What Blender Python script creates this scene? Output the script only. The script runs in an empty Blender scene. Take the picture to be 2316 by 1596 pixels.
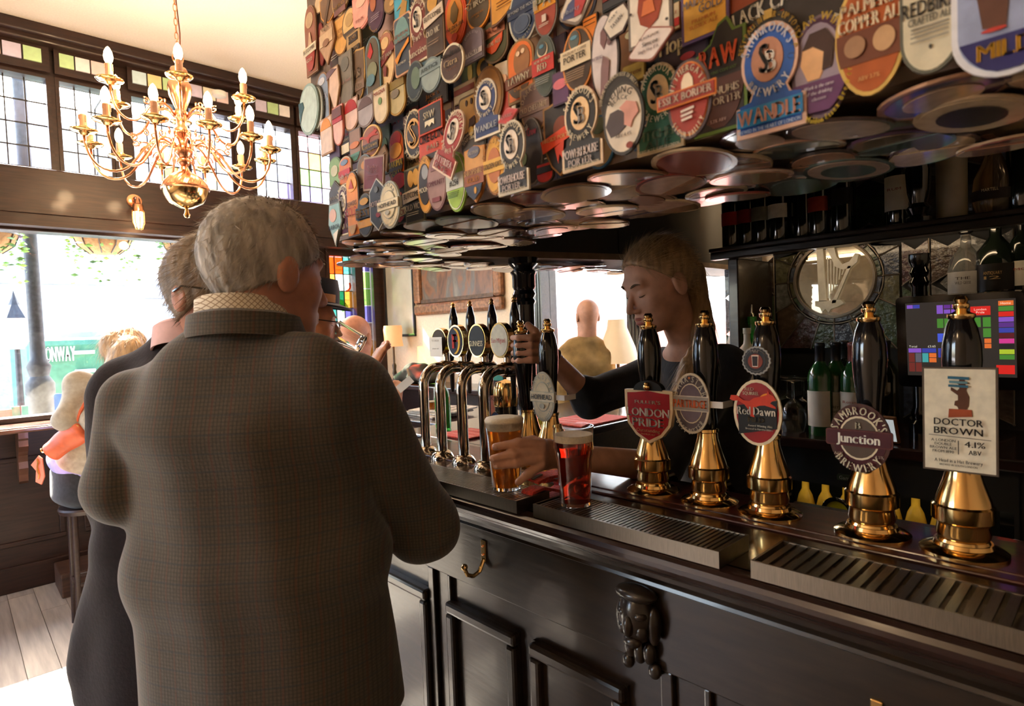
import bpy, math, random, colorsys
import numpy as np
from mathutils import Vector, Matrix

# ------------------------------------------------------------------ camera, sky, sun, exposure
SC = bpy.context.scene
COL = SC.collection
PPX, PPY = 1158.0, 798.0
VP_BAR = np.array([-122.0 - PPX, 795.0 - PPY])       # vanishing point along the bar (+Y)
VP_WALL = np.array([2578.0 - PPX, 691.0 - PPY])      # vanishing point along the window wall (+X)
FPX = math.sqrt(-float(VP_BAR @ VP_WALL))
_Y = np.r_[VP_BAR, FPX]; _Y /= np.linalg.norm(_Y)
_X = np.r_[VP_WALL, FPX]; _X /= np.linalg.norm(_X)
RC = np.array([_X, _Y, np.cross(_X, _Y)])            # world axes in camera coordinates
CAMZ = 1.5
cam_d = bpy.data.cameras.new('camera')
cam = bpy.data.objects.new('camera', cam_d); COL.objects.link(cam)
cam_d.sensor_width = 36.0
cam_d.lens = 36.0 * FPX / 2316.0
cam_d.clip_start = 0.02
M = Matrix.Identity(4)
for i in range(3):
    M[i][0], M[i][1], M[i][2] = RC[i, 0], -RC[i, 1], -RC[i, 2]
M[2][3] = CAMZ
cam.matrix_world = M
cam_d.dof.use_dof = True
cam_d.dof.focus_distance = 1.75
cam_d.dof.aperture_fstop = 6.3
SC.camera = cam
SC.view_settings.view_transform = 'Standard'
SC.view_settings.look = 'None'
SC.view_settings.exposure = 0.0
SC.view_settings.gamma = 1.0
SC.view_settings.use_curve_mapping = False

try:
    SC.cycles.max_bounces = 9; SC.cycles.caustics_reflective = False; SC.cycles.sample_clamp_indirect = 8.0
except Exception: pass
world = bpy.data.worlds.new('sky'); SC.world = world
world.use_nodes = True
wt = world.node_tree; wt.nodes.clear()
sky = wt.nodes.new('ShaderNodeTexSky'); sky.sky_type = 'NISHITA'
sky.sun_disc = False; sky.sun_elevation = math.radians(44); sky.sun_rotation = math.radians(10)
sky.air_density = 1.0; sky.dust_density = 3.0; sky.ozone_density = 1.0
bgn = wt.nodes.new('ShaderNodeBackground'); bgn.inputs[1].default_value = 4.5
won = wt.nodes.new('ShaderNodeOutputWorld')
wt.links.new(sky.outputs[0], bgn.inputs[0]); wt.links.new(bgn.outputs[0], won.inputs[0])

sun_d = bpy.data.lights.new('sun', 'SUN'); sun_d.energy = 62.0; sun_d.angle = math.radians(0.6)
sun_d.color = (1.0, 0.95, 0.86)
sun = bpy.data.objects.new('sun', sun_d); COL.objects.link(sun)
sun_dir = Vector((0.22, -1.0, -1.0)).normalized()     # light falls in through the street window
sun.rotation_euler = sun_dir.to_track_quat('-Z', 'Y').to_euler()
sun.location = (-2, 12, 12)

def light(name, loc, energy, color, size):
    d = bpy.data.lights.new(name, 'POINT'); d.energy = energy; d.color = color; d.shadow_soft_size = size
    o = bpy.data.objects.new(name, d); COL.objects.link(o); o.location = loc
    return o
WARM = (1.0, 0.66, 0.36)
PEND = 42.0

# ------------------------------------------------------------------ pixel helpers (2316 x 1596 frame)
CAMP = np.array([0.0, 0.0, CAMZ])
def ray(px, py): return RC @ np.array([px - PPX, py - PPY, FPX])
def onz(px, py, z): d = ray(px, py); return d * ((z - CAMZ) / d[2]) + CAMP
def onx(px, py, x): d = ray(px, py); return d * (x / d[0]) + CAMP
def ony(px, py, y): d = ray(px, py); return d * (y / d[1]) + CAMP
def at(px, py, depth): return ray(px, py) / FPX * depth + CAMP

# ------------------------------------------------------------------ materials
MATS = {}
def pm(name, col, rough=0.5, metal=0.0, var=0.12, scale=25.0, bump=0.0, stretch=None, coat=0.0, spec=0.5, col2=None, emit=None, estr=0.0, detail=4.0, alpha=1.0, trans=0.0, ior=1.45, sheen=0.0):
    if name in MATS: return MATS[name]
    m = bpy.data.materials.new(name); m.use_nodes = True
    nt = m.node_tree; b = nt.nodes['Principled BSDF']
    tc = nt.nodes.new('ShaderNodeTexCoord'); nz = nt.nodes.new('ShaderNodeTexNoise')
    nz.inputs['Scale'].default_value = scale; nz.inputs['Detail'].default_value = detail
    if stretch:
        mp = nt.nodes.new('ShaderNodeMapping'); mp.inputs['Scale'].default_value = stretch
        nt.links.new(tc.outputs['Object'], mp.inputs[0]); nt.links.new(mp.outputs[0], nz.inputs[0])
    else:
        nt.links.new(tc.outputs['Object'], nz.inputs[0])
    cr = nt.nodes.new('ShaderNodeValToRGB')
    c1 = tuple(max(0, c * (1 - var)) for c in col[:3]) + (1,)
    c2 = (tuple(min(1, c * (1 + var)) for c in col[:3]) + (1,)) if col2 is None else tuple(col2) + (1,)
    cr.color_ramp.elements[0].color = c1; cr.color_ramp.elements[1].color = c2
    cr.color_ramp.elements[0].position = 0.35; cr.color_ramp.elements[1].position = 0.68
    nt.links.new(nz.outputs['Fac'], cr.inputs[0]); nt.links.new(cr.outputs[0], b.inputs['Base Color'])
    b.inputs['Roughness'].default_value = rough; b.inputs['Metallic'].default_value = metal
    b.inputs['Specular IOR Level'].default_value = spec
    b.inputs['Coat Weight'].default_value = coat; b.inputs['Coat Roughness'].default_value = 0.08
    b.inputs['Transmission Weight'].default_value = trans; b.inputs['IOR'].default_value = ior
    b.inputs['Sheen Weight'].default_value = sheen
    if emit is not None:
        b.inputs['Emission Color'].default_value = tuple(emit) + (1,); b.inputs['Emission Strength'].default_value = estr
    if bump > 0:
        bp = nt.nodes.new('ShaderNodeBump'); bp.inputs['Strength'].default_value = bump; bp.inputs['Distance'].default_value = 0.01
        nt.links.new(nz.outputs['Fac'], bp.inputs['Height']); nt.links.new(bp.outputs[0], b.inputs['Normal'])
    MATS[name] = m
    return m

def pane_mat(name, tint, gloss=0.08, rough=0.02, bump=0.0):
    if name in MATS: return MATS[name]
    m = bpy.data.materials.new(name); m.use_nodes = True
    nt = m.node_tree; nt.nodes.clear()
    out = nt.nodes.new('ShaderNodeOutputMaterial'); mx = nt.nodes.new('ShaderNodeMixShader')
    tr = nt.nodes.new('ShaderNodeBsdfTransparent'); gl = nt.nodes.new('ShaderNodeBsdfGlossy')
    tc = nt.nodes.new('ShaderNodeTexCoord'); nz = nt.nodes.new('ShaderNodeTexNoise'); nz.inputs['Scale'].default_value = 30
    cr = nt.nodes.new('ShaderNodeValToRGB')
    cr.color_ramp.elements[0].color = tuple(c * 0.82 for c in tint) + (1,); cr.color_ramp.elements[1].color = tuple(tint) + (1,)
    nt.links.new(tc.outputs['Object'], nz.inputs[0]); nt.links.new(nz.outputs['Fac'], cr.inputs[0])
    nt.links.new(cr.outputs[0], tr.inputs[0]); gl.inputs['Roughness'].default_value = rough
    if bump:
        bp = nt.nodes.new('ShaderNodeBump'); bp.inputs['Strength'].default_value = bump
        nt.links.new(nz.outputs['Fac'], bp.inputs['Height']); nt.links.new(bp.outputs[0], gl.inputs['Normal'])
    mx.inputs[0].default_value = gloss
    nt.links.new(tr.outputs[0], mx.inputs[1]); nt.links.new(gl.outputs[0], mx.inputs[2]); nt.links.new(mx.outputs[0], out.inputs[0])
    MATS[name] = m
    return m

def srgb(r, g, b):
    f = lambda c: (c / 255 / 12.92) if c <= 10 else ((c / 255 + 0.055) / 1.055) ** 2.4
    return (f(r), f(g), f(b))

WOOD = pm('dark_wood', (0.026, 0.010, 0.006), 0.42, var=0.4, scale=6, stretch=(1, 12, 12), bump=0.05, coat=0.05)
BARWOOD = pm('black_varnished_wood', (0.017, 0.010, 0.006), 0.28, var=0.35, scale=5, stretch=(14, 2, 14), bump=0.06, coat=0.22, spec=0.5)
TOPWOOD = pm('counter_wood', (0.018, 0.006, 0.004), 0.25, var=0.4, scale=5, stretch=(14, 1, 14), coat=0.5)
REDWOOD = pm('red_stained_wood', (0.07, 0.016, 0.010), 0.3, var=0.4, scale=6, stretch=(14, 1, 14), coat=0.3)
BLACK = pm('gloss_black', (0.006, 0.006, 0.007), 0.12, var=0.1, coat=0.5)
MATTBLACK = pm('matt_black', (0.010, 0.010, 0.010), 0.6)
BRASS = pm('polished_brass', (0.86, 0.58, 0.24), 0.13, 1.0, var=0.08, scale=12)
COPPER = pm('copper_brass', (0.80, 0.38, 0.20), 0.22, 1.0, var=0.12, scale=15)
CHROME = pm('nickel_chrome', (0.50, 0.44, 0.36), 0.1, 1.0, var=0.06)
STEEL = pm('brushed_steel', (0.24, 0.21, 0.17), 0.33, 1.0, var=0.15, scale=40, stretch=(1, 30, 1))
CREAM = pm('cream_wall', (0.80, 0.66, 0.50), 0.75, var=0.05, scale=60, bump=0.12)
CEIL = pm('cream_ceiling', (0.82, 0.74, 0.62), 0.8, var=0.04, scale=90, bump=0.1)
CLEAR = pane_mat('clear_pane', (0.97, 0.98, 0.97), 0.05)
GLASS = pm('clear_glass', (1, 1, 1), 0.0, var=0.0, trans=1.0, ior=1.45)
PAPER = pm('white_paper', (0.82, 0.80, 0.74), 0.7, var=0.04)
LEAD = pm('lead_came', (0.05, 0.045, 0.04), 0.45, 0.6)

# ------------------------------------------------------------------ mesh building
class MB:
    def __init__(s, origin=(0, 0, 0)):
        s.v = []; s.f = []; s.o = np.array(origin, float); s.T = None
    def add(s, vs, fs):
        n = len(s.v)
        if s.T is not None: vs = [tuple(s.T @ Vector(p)) for p in vs]
        s.v.extend([(p[0] - s.o[0], p[1] - s.o[1], p[2] - s.o[2]) for p in vs]); s.f.extend([tuple(i + n for i in f) for f in fs]); return s
    def box(s, c, d, R=None):
        hx, hy, hz = d[0] / 2, d[1] / 2, d[2] / 2
        vs = [Vector((x, y, z)) for x in (-hx, hx) for y in (-hy, hy) for z in (-hz, hz)]
        if R is not None: vs = [R @ p for p in vs]
        vs = [(p[0] + c[0], p[1] + c[1], p[2] + c[2]) for p in vs]
        return s.add(vs, [(0, 1, 3, 2), (4, 6, 7, 5), (0, 4, 5, 1), (2, 3, 7, 6), (0, 2, 6, 4), (1, 5, 7, 3)])
    def span(s, a, b):
        return s.box([(a[i] + b[i]) / 2 for i in range(3)], [abs(b[i] - a[i]) for i in range(3)])
    def lathe(s, prof, n=20, c=(0, 0, 0), axis=None, cap=True):
        A = Matrix.Identity(3)
        if axis is not None: A = Vector((0, 0, 1)).rotation_difference(Vector(axis)).to_matrix()
        vs = []; fs = []
        for r, z in prof:
            for i in range(n):
                t = 2 * math.pi * i / n
                p = A @ Vector((r * math.cos(t), r * math.sin(t), z)); vs.append((p[0] + c[0], p[1] + c[1], p[2] + c[2]))
        for j in range(len(prof) - 1):
            for i in range(n):
                fs.append((j * n + i, j * n + (i + 1) % n, (j + 1) * n + (i + 1) % n, (j + 1) * n + i))
        if cap:
            if prof[0][0] > 1e-5: fs.append(tuple(range(n))[::-1])
            if prof[-1][0] > 1e-5: fs.append(tuple((len(prof) - 1) * n + i for i in range(n)))
        return s.add(vs, fs)
    def tube(s, pts, rad, n=8, cap=True):
        pts = [Vector(p) for p in pts]
        rad = [rad] * len(pts) if not hasattr(rad, '__len__') else rad
        vs = []; fs = []; up = None
        for k, p in enumerate(pts):
            d = (pts[min(k + 1, len(pts) - 1)] - pts[max(k - 1, 0)]).normalized()
            if up is None:
                up = Vector((0, 0, 1)) if abs(d.z) < 0.9 else Vector((1, 0, 0))
            e = d.cross(up); e = e.normalized() if e.length > 1e-6 else Vector((1, 0, 0))
            g = e.cross(d).normalized(); up = g
            for i in range(n):
                t = 2 * math.pi * i / n
                q = p + (e * math.cos(t) + g * math.sin(t)) * rad[k]; vs.append(tuple(q))
        for k in range(len(pts) - 1):
            for i in range(n):
                fs.append((k * n + i, k * n + (i + 1) % n, (k + 1) * n + (i + 1) % n, (k + 1) * n + i))
        if cap:
            fs.append(tuple(range(n))[::-1]); fs.append(tuple((len(pts) - 1) * n + i for i in range(n)))
        return s.add(vs, fs)
    def prism(s, pts, h, M3=None, loc=(0, 0, 0)):
        """outline in the local XY plane, extruded along local +Z by h, then M3 and loc"""
        n = len(pts)
        vs = [Vector((p[0], p[1], 0)) for p in pts] + [Vector((p[0], p[1], h)) for p in pts]
        if M3 is not None: vs = [M3 @ p for p in vs]
        vs = [(p[0] + loc[0], p[1] + loc[1], p[2] + loc[2]) for p in vs]
        fs = [tuple(range(n))[::-1], tuple(range(n, 2 * n))] + [(i, (i + 1) % n, n + (i + 1) % n, n + i) for i in range(n)]
        return s.add(vs, fs)
    def ell(s, c, r, R=None, nu=16, nv=10):
        vs = []; fs = []
        for j in range(nv + 1):
            ph = math.pi * j / nv
            for i in range(nu):
                t = 2 * math.pi * i / nu
                p = Vector((r[0] * math.sin(ph) * math.cos(t), r[1] * math.sin(ph) * math.sin(t), -r[2] * math.cos(ph)))
                if R is not None: p = R @ p
                vs.append((p[0] + c[0], p[1] + c[1], p[2] + c[2]))
        for j in range(nv):
            for i in range(nu):
                fs.append((j * nu + i, j * nu + (i + 1) % nu, (j + 1) * nu + (i + 1) % nu, (j + 1) * nu + i))
        return s.add(vs, fs)
    def mesh(s, name):
        me = bpy.data.meshes.new(name); me.from_pydata(s.v, [], s.f); me.validate(); me.update(); return me
    def build(s, name, mat, parent=None, smooth=False, bevel=0.0, angle=40, loc=None, rot=None):
        me = s.mesh(name)
        if smooth:
            me.polygons.foreach_set('use_smooth', [True] * len(me.polygons))
            try: me.set_sharp_from_angle(angle=math.radians(angle))
            except Exception: pass
        me.materials.append(mat)
        o = bpy.data.objects.new(name, me); COL.objects.link(o)
        if parent is not None: o.parent = parent
        if loc is not None: o.location = loc
        if rot is not None: o.rotation_euler = rot
        if bevel > 0:
            bm = o.modifiers.new('bevel', 'BEVEL'); bm.width = bevel; bm.segments = 2; bm.limit_method = 'ANGLE'
        return o

def tag(o, label=None, cat=None, group=None, kind=None):
    if label: o['label'] = label
    if cat: o['category'] = cat
    if group: o['group'] = group
    if kind: o['kind'] = kind
    return o
def thing(name, label, cat, loc=(0, 0, 0), rot=(0, 0, 0), group=None):
    o = bpy.data.objects.new(name, None); COL.objects.link(o); o.empty_display_size = 0.05
    o.location = loc; o.rotation_euler = rot
    return tag(o, label, cat, group)
def group_root(name, loc=(0, 0, 0), kind='structure'):
    o = bpy.data.objects.new(name, None); COL.objects.link(o); o.location = loc; o.empty_display_size = 0.05
    return tag(o, kind=kind)
def dup(root, loc, rotz=None, label=None, group=None):
    """a copy of a thing with copies of its parts and sub-parts (mesh data shared)"""
    r = root.copy(); COL.objects.link(r); r.location = loc
    if rotz is not None: r.rotation_euler = (0, 0, rotz)
    if label: r['label'] = label
    if group: r['group'] = group
    for ch in list(root.children):
        c = ch.copy(); COL.objects.link(c); c.parent = r
        for g in ch.children:
            d = g.copy(); COL.objects.link(d); d.parent = c
    return r
def share(o, parent, loc, rot=None):
    c = o.copy(); COL.objects.link(c); c.parent = parent; c.location = loc
    if rot is not None: c.rotation_euler = rot
    return c
def arc(n, a0, a1, rx, ry=None, cx=0, cy=0):
    ry = rx if ry is None else ry
    return [(cx + rx * math.cos(a0 + (a1 - a0) * i / n), cy + ry * math.sin(a0 + (a1 - a0) * i / n)) for i in range(n + 1)]
def rrect(w, h, r, n=4):
    o = []
    for cx, cy, a in ((w / 2 - r, h / 2 - r, 0), (-w / 2 + r, h / 2 - r, 90), (-w / 2 + r, -h / 2 + r, 180), (w / 2 - r, -h / 2 + r, 270)):
        o += arc(n, math.radians(a), math.radians(a + 90), r, None, cx, cy)
    return o
def bez(p0, p1, p2, p3, n=10):
    p0, p1, p2, p3 = map(np.array, (p0, p1, p2, p3)); o = []
    for i in range(n + 1):
        t = i / n; o.append(tuple((1 - t) ** 3 * p0 + 3 * (1 - t) ** 2 * t * p1 + 3 * (1 - t) * t * t * p2 + t ** 3 * p3))
    return o

# faces -X: local x -> -Y (image right), local y -> Z, local z -> -X (towards the room)
FACE = Matrix(((0, 0, -1), (-1, 0, 0), (0, 1, 0)))

# ------------------------------------------------------------------ lettering: glyph meshes cached once, laid out straight or on an arc
GLY = {}
def glyph(ch):
    if ch in GLY: return GLY[ch]
    cu = bpy.data.curves.new('g', 'FONT'); cu.body = ch; cu.resolution_u = 2; cu.fill_mode = 'FRONT'
    o = bpy.data.objects.new('g', cu); COL.objects.link(o)
    dg = bpy.context.evaluated_depsgraph_get(); dg.update()
    me = bpy.data.meshes.new_from_object(o.evaluated_get(dg))
    vs = [(v.co.x, v.co.y) for v in me.vertices]; fs = [tuple(p.vertices) for p in me.polygons]
    xs = [v[0] for v in vs] or [0, 0.25]
    adv = max(xs) + 0.07 if vs else 0.3
    x0 = min(xs) - 0.03 if vs else 0
    bpy.data.objects.remove(o); bpy.data.curves.remove(cu); bpy.data.meshes.remove(me)
    GLY[ch] = ([(x - x0, y) for x, y in vs], fs, adv - x0)
    return GLY[ch]
def text_shape(mb, s, size, cx=0, cy=0, z=0, width=None, arc_r=None, arc_mid=90, flip=False, bold=0.0, M3=None, loc=(0, 0, 0), shear=0.0, ry=None):
    """writes s into mb; size = cap height. Straight text centred at (cx,cy), fitted to width when given; arc_r puts it on a circle/ellipse."""
    k = size / 0.70
    gs = [glyph(c) for c in s]
    tot = sum(g[2] for g in gs) * k
    sx = 1.0
    if width: sx = width / tot if tot > 0 else 1
    elif arc_r:
        mx = arc_r * (1.9 if flip else 2.6)
        if tot > mx: sx = mx / tot
    x = -tot * sx / 2
    def put(vs, fs):
        vv = [Vector((a, b, z)) for a, b in vs]
        if M3 is not None: vv = [M3 @ p for p in vv]
        mb.add([(p[0] + loc[0], p[1] + loc[1], p[2] + loc[2]) for p in vv], fs)
    for g in gs:
        w = g[2] * k * sx
        for dx in ((-bold, bold) if bold else (0,)):
            vs = []
            for a, b in g[0]:
                lx, ly = a * k * sx, b * k
                if arc_r:
                    xm = x + w / 2; th = xm / arc_r
                    yy = ry / arc_r if ry else 1.0
                    if not flip:
                        t = math.radians(arc_mid) - th; r = arc_r
                        px_, py_ = r * math.cos(t), r * math.sin(t) * yy
                        nx, ny = math.cos(t), math.sin(t)
                        q = lx - w / 2 + dx
                        vs.append((cx + px_ + ny * q + nx * ly, cy + py_ - nx * q + ny * ly))
                    else:
                        t = math.radians(arc_mid) + th; r = arc_r + size
                        px_, py_ = r * math.cos(t), r * math.sin(t) * yy
                        nx, ny = math.cos(t), math.sin(t)
                        q = lx - w / 2 + dx
                        vs.append((cx + px_ - ny * q - nx * ly, cy + py_ + nx * q - ny * ly))
                else:
                    vs.append((cx + x + lx + dx + shear * ly, cy + ly - size / 2))
            put(vs, g[1])
        x += w
    return mb
# ------------------------------------------------------------------ room shell
WY = 4.82; RX = 2.97; CZ_ = 3.5
floor = MB(); floor.span((-3.2, -2.6, -0.12), (RX + 0.2, WY + 0.1, -0.006)); floor = tag(floor.build('floor', pm('floor_base', (0.10, 0.075, 0.055), 0.5)), kind='structure')
BOARD = [pm('floor_board_%d' % i, c, 0.38, var=0.18, scale=3, stretch=(14, 1, 1), bump=0.06) for i, c in enumerate([(0.42, 0.36, 0.30), (0.36, 0.31, 0.26), (0.46, 0.40, 0.33)])]
bw = 0.125
proto = {}
for i in range(-20, 19):
    rnd = random.Random(i); y = 0.6 + rnd.random() * 0.5
    while y < WY:
        L = min(rnd.choice((1.2, 1.6, 2.0)), WY - y)
        k = (round(L, 2), rnd.randrange(3))
        if k not in proto:
            me = MB().span((-bw / 2 + 0.0015, 0.0015, -0.006), (bw / 2 - 0.0015, L - 0.0015, 0.0)).mesh('board'); me.materials.append(BOARD[k[1]]); proto[k] = me
        o = bpy.data.objects.new('board', proto[k]); COL.objects.link(o); o.parent = floor; o.location = (i * bw, y, 0)
        y += L
ceiling = tag(MB().span((-3.2, -2.6, CZ_), (RX + 0.2, WY + 0.1, CZ_ + 0.1)).build('ceiling', CEIL), kind='structure')
tag(MB().span((-3.2, -2.7, 0), (RX + 0.2, -2.6, CZ_)).build('wall_back', CREAM), kind='structure')
# left wall (outside the frame) with its own two street windows
wl = MB(); wl.span((-3.3, -2.6, 0), (-3.2, WY, 1.0)).span((-3.3, -2.6, 2.5), (-3.2, WY, CZ_))
for a, b in ((-2.6, 2.4), (3.3, 3.5), (4.4, WY)): wl.span((-3.3, a, 1.0), (-3.2, b, 2.5))
tag(wl.build('wall_left', CREAM), kind='structure')
# right wall: cream, with a large mirror-like street window
wr = MB()
wr.span((RX, 2.90, 0), (RX + 0.12, WY, CZ_)).span((RX, -2.6, 0), (RX + 0.12, 1.30, CZ_)).span((RX, 1.30, 2.15), (RX + 0.12, 2.90, CZ_)).span((RX, 1.30, 0), (RX + 0.12, 2.90, 0.98))
wall_right = tag(wr.build('wall_right', CREAM), kind='structure')

# window wall: dark timber with transom lights above the head beam
ww = MB()
ww.span((-3.2, WY, 0), (RX, WY + 0.14, 1.0))
ww.span((-3.2, WY, 3.24), (RX, WY + 0.14, CZ_))
ww.span((2.24, WY, 1.0), (2.40, WY + 0.14, 2.27))
ww.span((2.70, WY, 0), (2.76, WY + 0.14, 2.27)); ww.span((2.86, WY, 0), (RX, WY + 0.14, 2.27))
ww.span((-3.2, WY, 1.0), (-1.9, WY + 0.14, 2.27))
ww.span((-3.2, WY, 2.62), (-1.62, WY + 0.14, 3.24)); ww.span((2.56, WY, 2.62), (RX, WY + 0.14, 3.24))
wall_front = tag(ww.build('wall_front', WOOD), kind='structure')
tag(MB().span((-3.2, WY - 0.10, 2.27), (RX, WY + 0.14, 2.62)).build('trim_1', WOOD, bevel=0.01), kind='structure')
tag(MB().span((-3.2, WY - 0.12, 3.40), (RX, WY + 0.0, CZ_)).span((-3.2, WY - 0.16, 3.43), (RX, WY - 0.10, CZ_)).build('trim_2', WOOD, bevel=0.008), kind='structure')
tag(MB().span((-3.2, WY - 0.13, 2.255), (RX, WY - 0.03, 2.285)).span((-3.2, WY - 0.115, 2.335), (RX, WY - 0.098, 2.35)).build('trim_3', WOOD), kind='structure')
# top lights: coloured panes in a raked strip under the ceiling beam
TINT = {'green': (0.55, 0.80, 0.40), 'lilac': (0.72, 0.66, 0.86), 'cream': (0.95, 0.90, 0.72), 'white': (0.93, 0.93, 0.97), 'rose': (0.92, 0.72, 0.72), 'blue': (0.60, 0.80, 0.90), 'amber': (0.93, 0.74, 0.36)}
TM = {k: pane_mat('pane_' + k, v, 0.12, 0.1) for k, v in TINT.items()}
seq = ['green', 'lilac', 'cream', 'rose', 'lilac', 'green', 'white', 'rose', 'blue', 'amber']
def lead_window(n, x0, x1, z0, z1, nx, nz, tints, frame=0.022):
    root = group_root('window_%d' % n, (x0, WY, z0))
    fr = MB(origin=(x0, WY, z0))
    fr.span((x0, WY - 0.02, z0), (x0 + frame, WY + 0.10, z1)).span((x1 - frame, WY - 0.02, z0), (x1, WY + 0.10, z1))
    fr.span((x0 + frame, WY - 0.02, z0), (x1 - frame, WY + 0.10, z0 + frame)).span((x0 + frame, WY - 0.02, z1 - frame), (x1 - frame, WY + 0.10, z1))
    fr.build('window_frame', WOOD, root)
    gx0, gx1, gz0, gz1 = x0 + frame, x1 - frame, z0 + frame, z1 - frame
    lw = 0.0075
    for i in range(1, nx):
        x = gx0 + (gx1 - gx0) * i / nx
        MB(origin=(x0, WY, z0)).span((x - lw / 2, WY + 0.045, gz0), (x + lw / 2, WY + 0.055, gz1)).build('lead_bar', LEAD, root)
    for j in range(1, nz):
        z = gz0 + (gz1 - gz0) * j / nz
        MB(origin=(x0, WY, z0)).span((gx0, WY + 0.044, z - lw / 2), (gx1, WY + 0.056, z + lw / 2)).build('lead_bar', LEAD, root)
    rnd = random.Random(n)
    pw, ph = (gx1 - gx0) / nx - lw, (gz1 - gz0) / nz - lw
    key = {}
    for i in range(nx):
        for j in range(nz):
            t = tints(i, j, rnd)
            if t not in key:
                me = MB().box((0, 0, 0), (pw, 0.004, ph)).mesh('pane'); me.materials.append(TM[t] if t in TM else CLEAR); key[t] = me
            o = bpy.data.objects.new('pane', key[t]); COL.objects.link(o); o.parent = root
            o.location = (gx0 + (gx1 - gx0) * (i + 0.5) / nx - x0, 0.05, gz0 + (gz1 - gz0) * (j + 0.5) / nz - z0)
    return root
def plain(i, j, r):
    if j == 0 and r.random() < 0.25: return r.choice(('amber', 'lilac', 'cream'))
    return 'white' if r.random() < 0.3 else 'clear'
def colourful(i, j, r): return r.choice(('green', 'amber', 'clear', 'rose', 'lilac', 'clear', 'clear'))
WPAIRS = [(-1.62, -1.27), (-1.24, -0.89), (-0.75, -0.42), (-0.39, -0.06), (0.12, 0.575), (0.60, 0.905), (1.0, 1.335), (1.36, 1.69), (1.83, 2.165), (2.19, 2.56)]
wp = MB(); last = -1.62
for a, b in WPAIRS:
    if a > last + 0.001: wp.span((last, WY - 0.04 if a - last > 0.05 else WY - 0.01, 2.62), (a, WY + 0.14, 3.24))
    last = b
tag(wp.build('trim_4', WOOD), kind='structure')
for k, (a, b) in enumerate(WPAIRS):
    lead_window(k + 1, a, b, 2.62, 3.235, 4 if b - a > 0.4 else 3, 4, colourful if k == 9 else plain)
    # coloured glazing tiles along the raked strip above each light
    rt = group_root('trim_%d' % (k + 5), (a, WY, 3.25))
    MB(origin=(a, WY, 3.25)).span((a, WY - 0.05, 3.245), (b, WY - 0.04, 3.40)).build('strip_board', WOOD, rt)
    nn = 4 if b - a > 0.4 else 3
    for q in range(nn):
        c = seq[(k * 3 + q) % len(seq)]; pw = (b - a) / (nn + 0.6)
        tm = pm('tile_' + c, TINT[c], 0.12, var=0.06, coat=0.5)
        MB(origin=(a, WY, 3.25)).box((a + pw * (q + 0.75), WY - 0.055, 3.335), (pw * 0.9, 0.012, 0.085)).build('pane', tm, rt)
# the big street window: one pane in a dark frame
big = group_root('window_11', (-1.9, WY, 1.0))
MB(origin=(-1.9, WY, 1.0)).span((-1.9, WY - 0.03, 1.04), (-1.84, WY + 0.1, 2.27)).span((2.18, WY - 0.03, 1.04), (2.24, WY + 0.1, 2.27)).span((-1.84, WY - 0.03, 1.04), (2.18, WY + 0.1, 1.075)).span((-1.84, WY - 0.03, 2.235), (2.18, WY + 0.1, 2.27)).build('window_frame', WOOD, big, bevel=0.006)
MB(origin=(-1.9, WY, 1.0)).span((-1.84, WY + 0.045, 1.075), (2.18, WY + 0.051, 2.235)).build('pane', CLEAR, big)
# deep window shelf, scrolled bracket, panelling, foot rail
shelf = tag(MB().span((-3.2, 4.52, 1.005), (2.2, WY + 0.0, 1.04)).span((-3.2, 4.50, 1.012), (2.2, 4.53, 1.033)).build('window_shelf', pm('shelf_wood', (0.16, 0.075, 0.045), 0.2, var=0.3, scale=5, stretch=(1, 14, 14), coat=0.4), bevel=0.006), 'deep polished wooden shelf under the street window', 'shelf')
for bx_ in (-1.15, -0.45, 0.28, 1.0, 1.75):
    prof = [(0, 0), (0.26, 0), (0.26, -0.035), (0.235, -0.05), (0.24, -0.085), (0.20, -0.12), (0.15, -0.15), (0.13, -0.19), (0.14, -0.23), (0.10, -0.275), (0.085, -0.315), (0.05, -0.335), (0, -0.335)]
    M3 = Matrix(((0, 0, 1), (-1, 0, 0), (0, 1, 0)))
    tag(MB().prism(prof, 0.045, M3, (bx_, WY - 0.025, 1.005)).build('shelf_bracket', pm('bracket_wood', (0.13, 0.055, 0.032), 0.3, var=0.3, scale=8, coat=0.3)), 'scrolled wooden bracket under the window shelf', 'bracket', 'shelf brackets')
tag(MB().span((-3.2, WY - 0.025, 0.0), (2.24, WY, 1.0)).build('trim_20', WOOD), kind='structure')
for a in (-1.0, -0.2, 0.6, 1.4):
    t = group_root('trim_%d' % (21 + int(a * 10 + 10)), (a, WY - 0.025, 0.3))
    for (x0, x1, z0, z1) in ((a, a + 0.7, 0.80, 0.83), (a, a + 0.7, 0.28, 0.31), (a, a + 0.03, 0.31, 0.80), (a + 0.67, a + 0.7, 0.31, 0.80)):
        MB(origin=(a, WY - 0.025, 0.3)).span((x0, WY - 0.04, z0), (x1, WY - 0.0252, z1)).build('panel_moulding', WOOD, t, bevel=0.005)
tag(MB().span((-3.2, WY - 0.05, 0.0), (2.24, WY - 0.0255, 0.16)).build('baseboard_front', WOOD, bevel=0.006), kind='structure')
tag(MB().span((0.42, 4.42, 0.0), (1.55, 4.72, 0.145)).build('wooden_step', pm('step_wood', (0.07, 0.035, 0.022), 0.45, var=0.4, scale=5, stretch=(1, 10, 10)), bevel=0.008), 'low dark wooden step on the floor below the window shelf', 'step')
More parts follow.
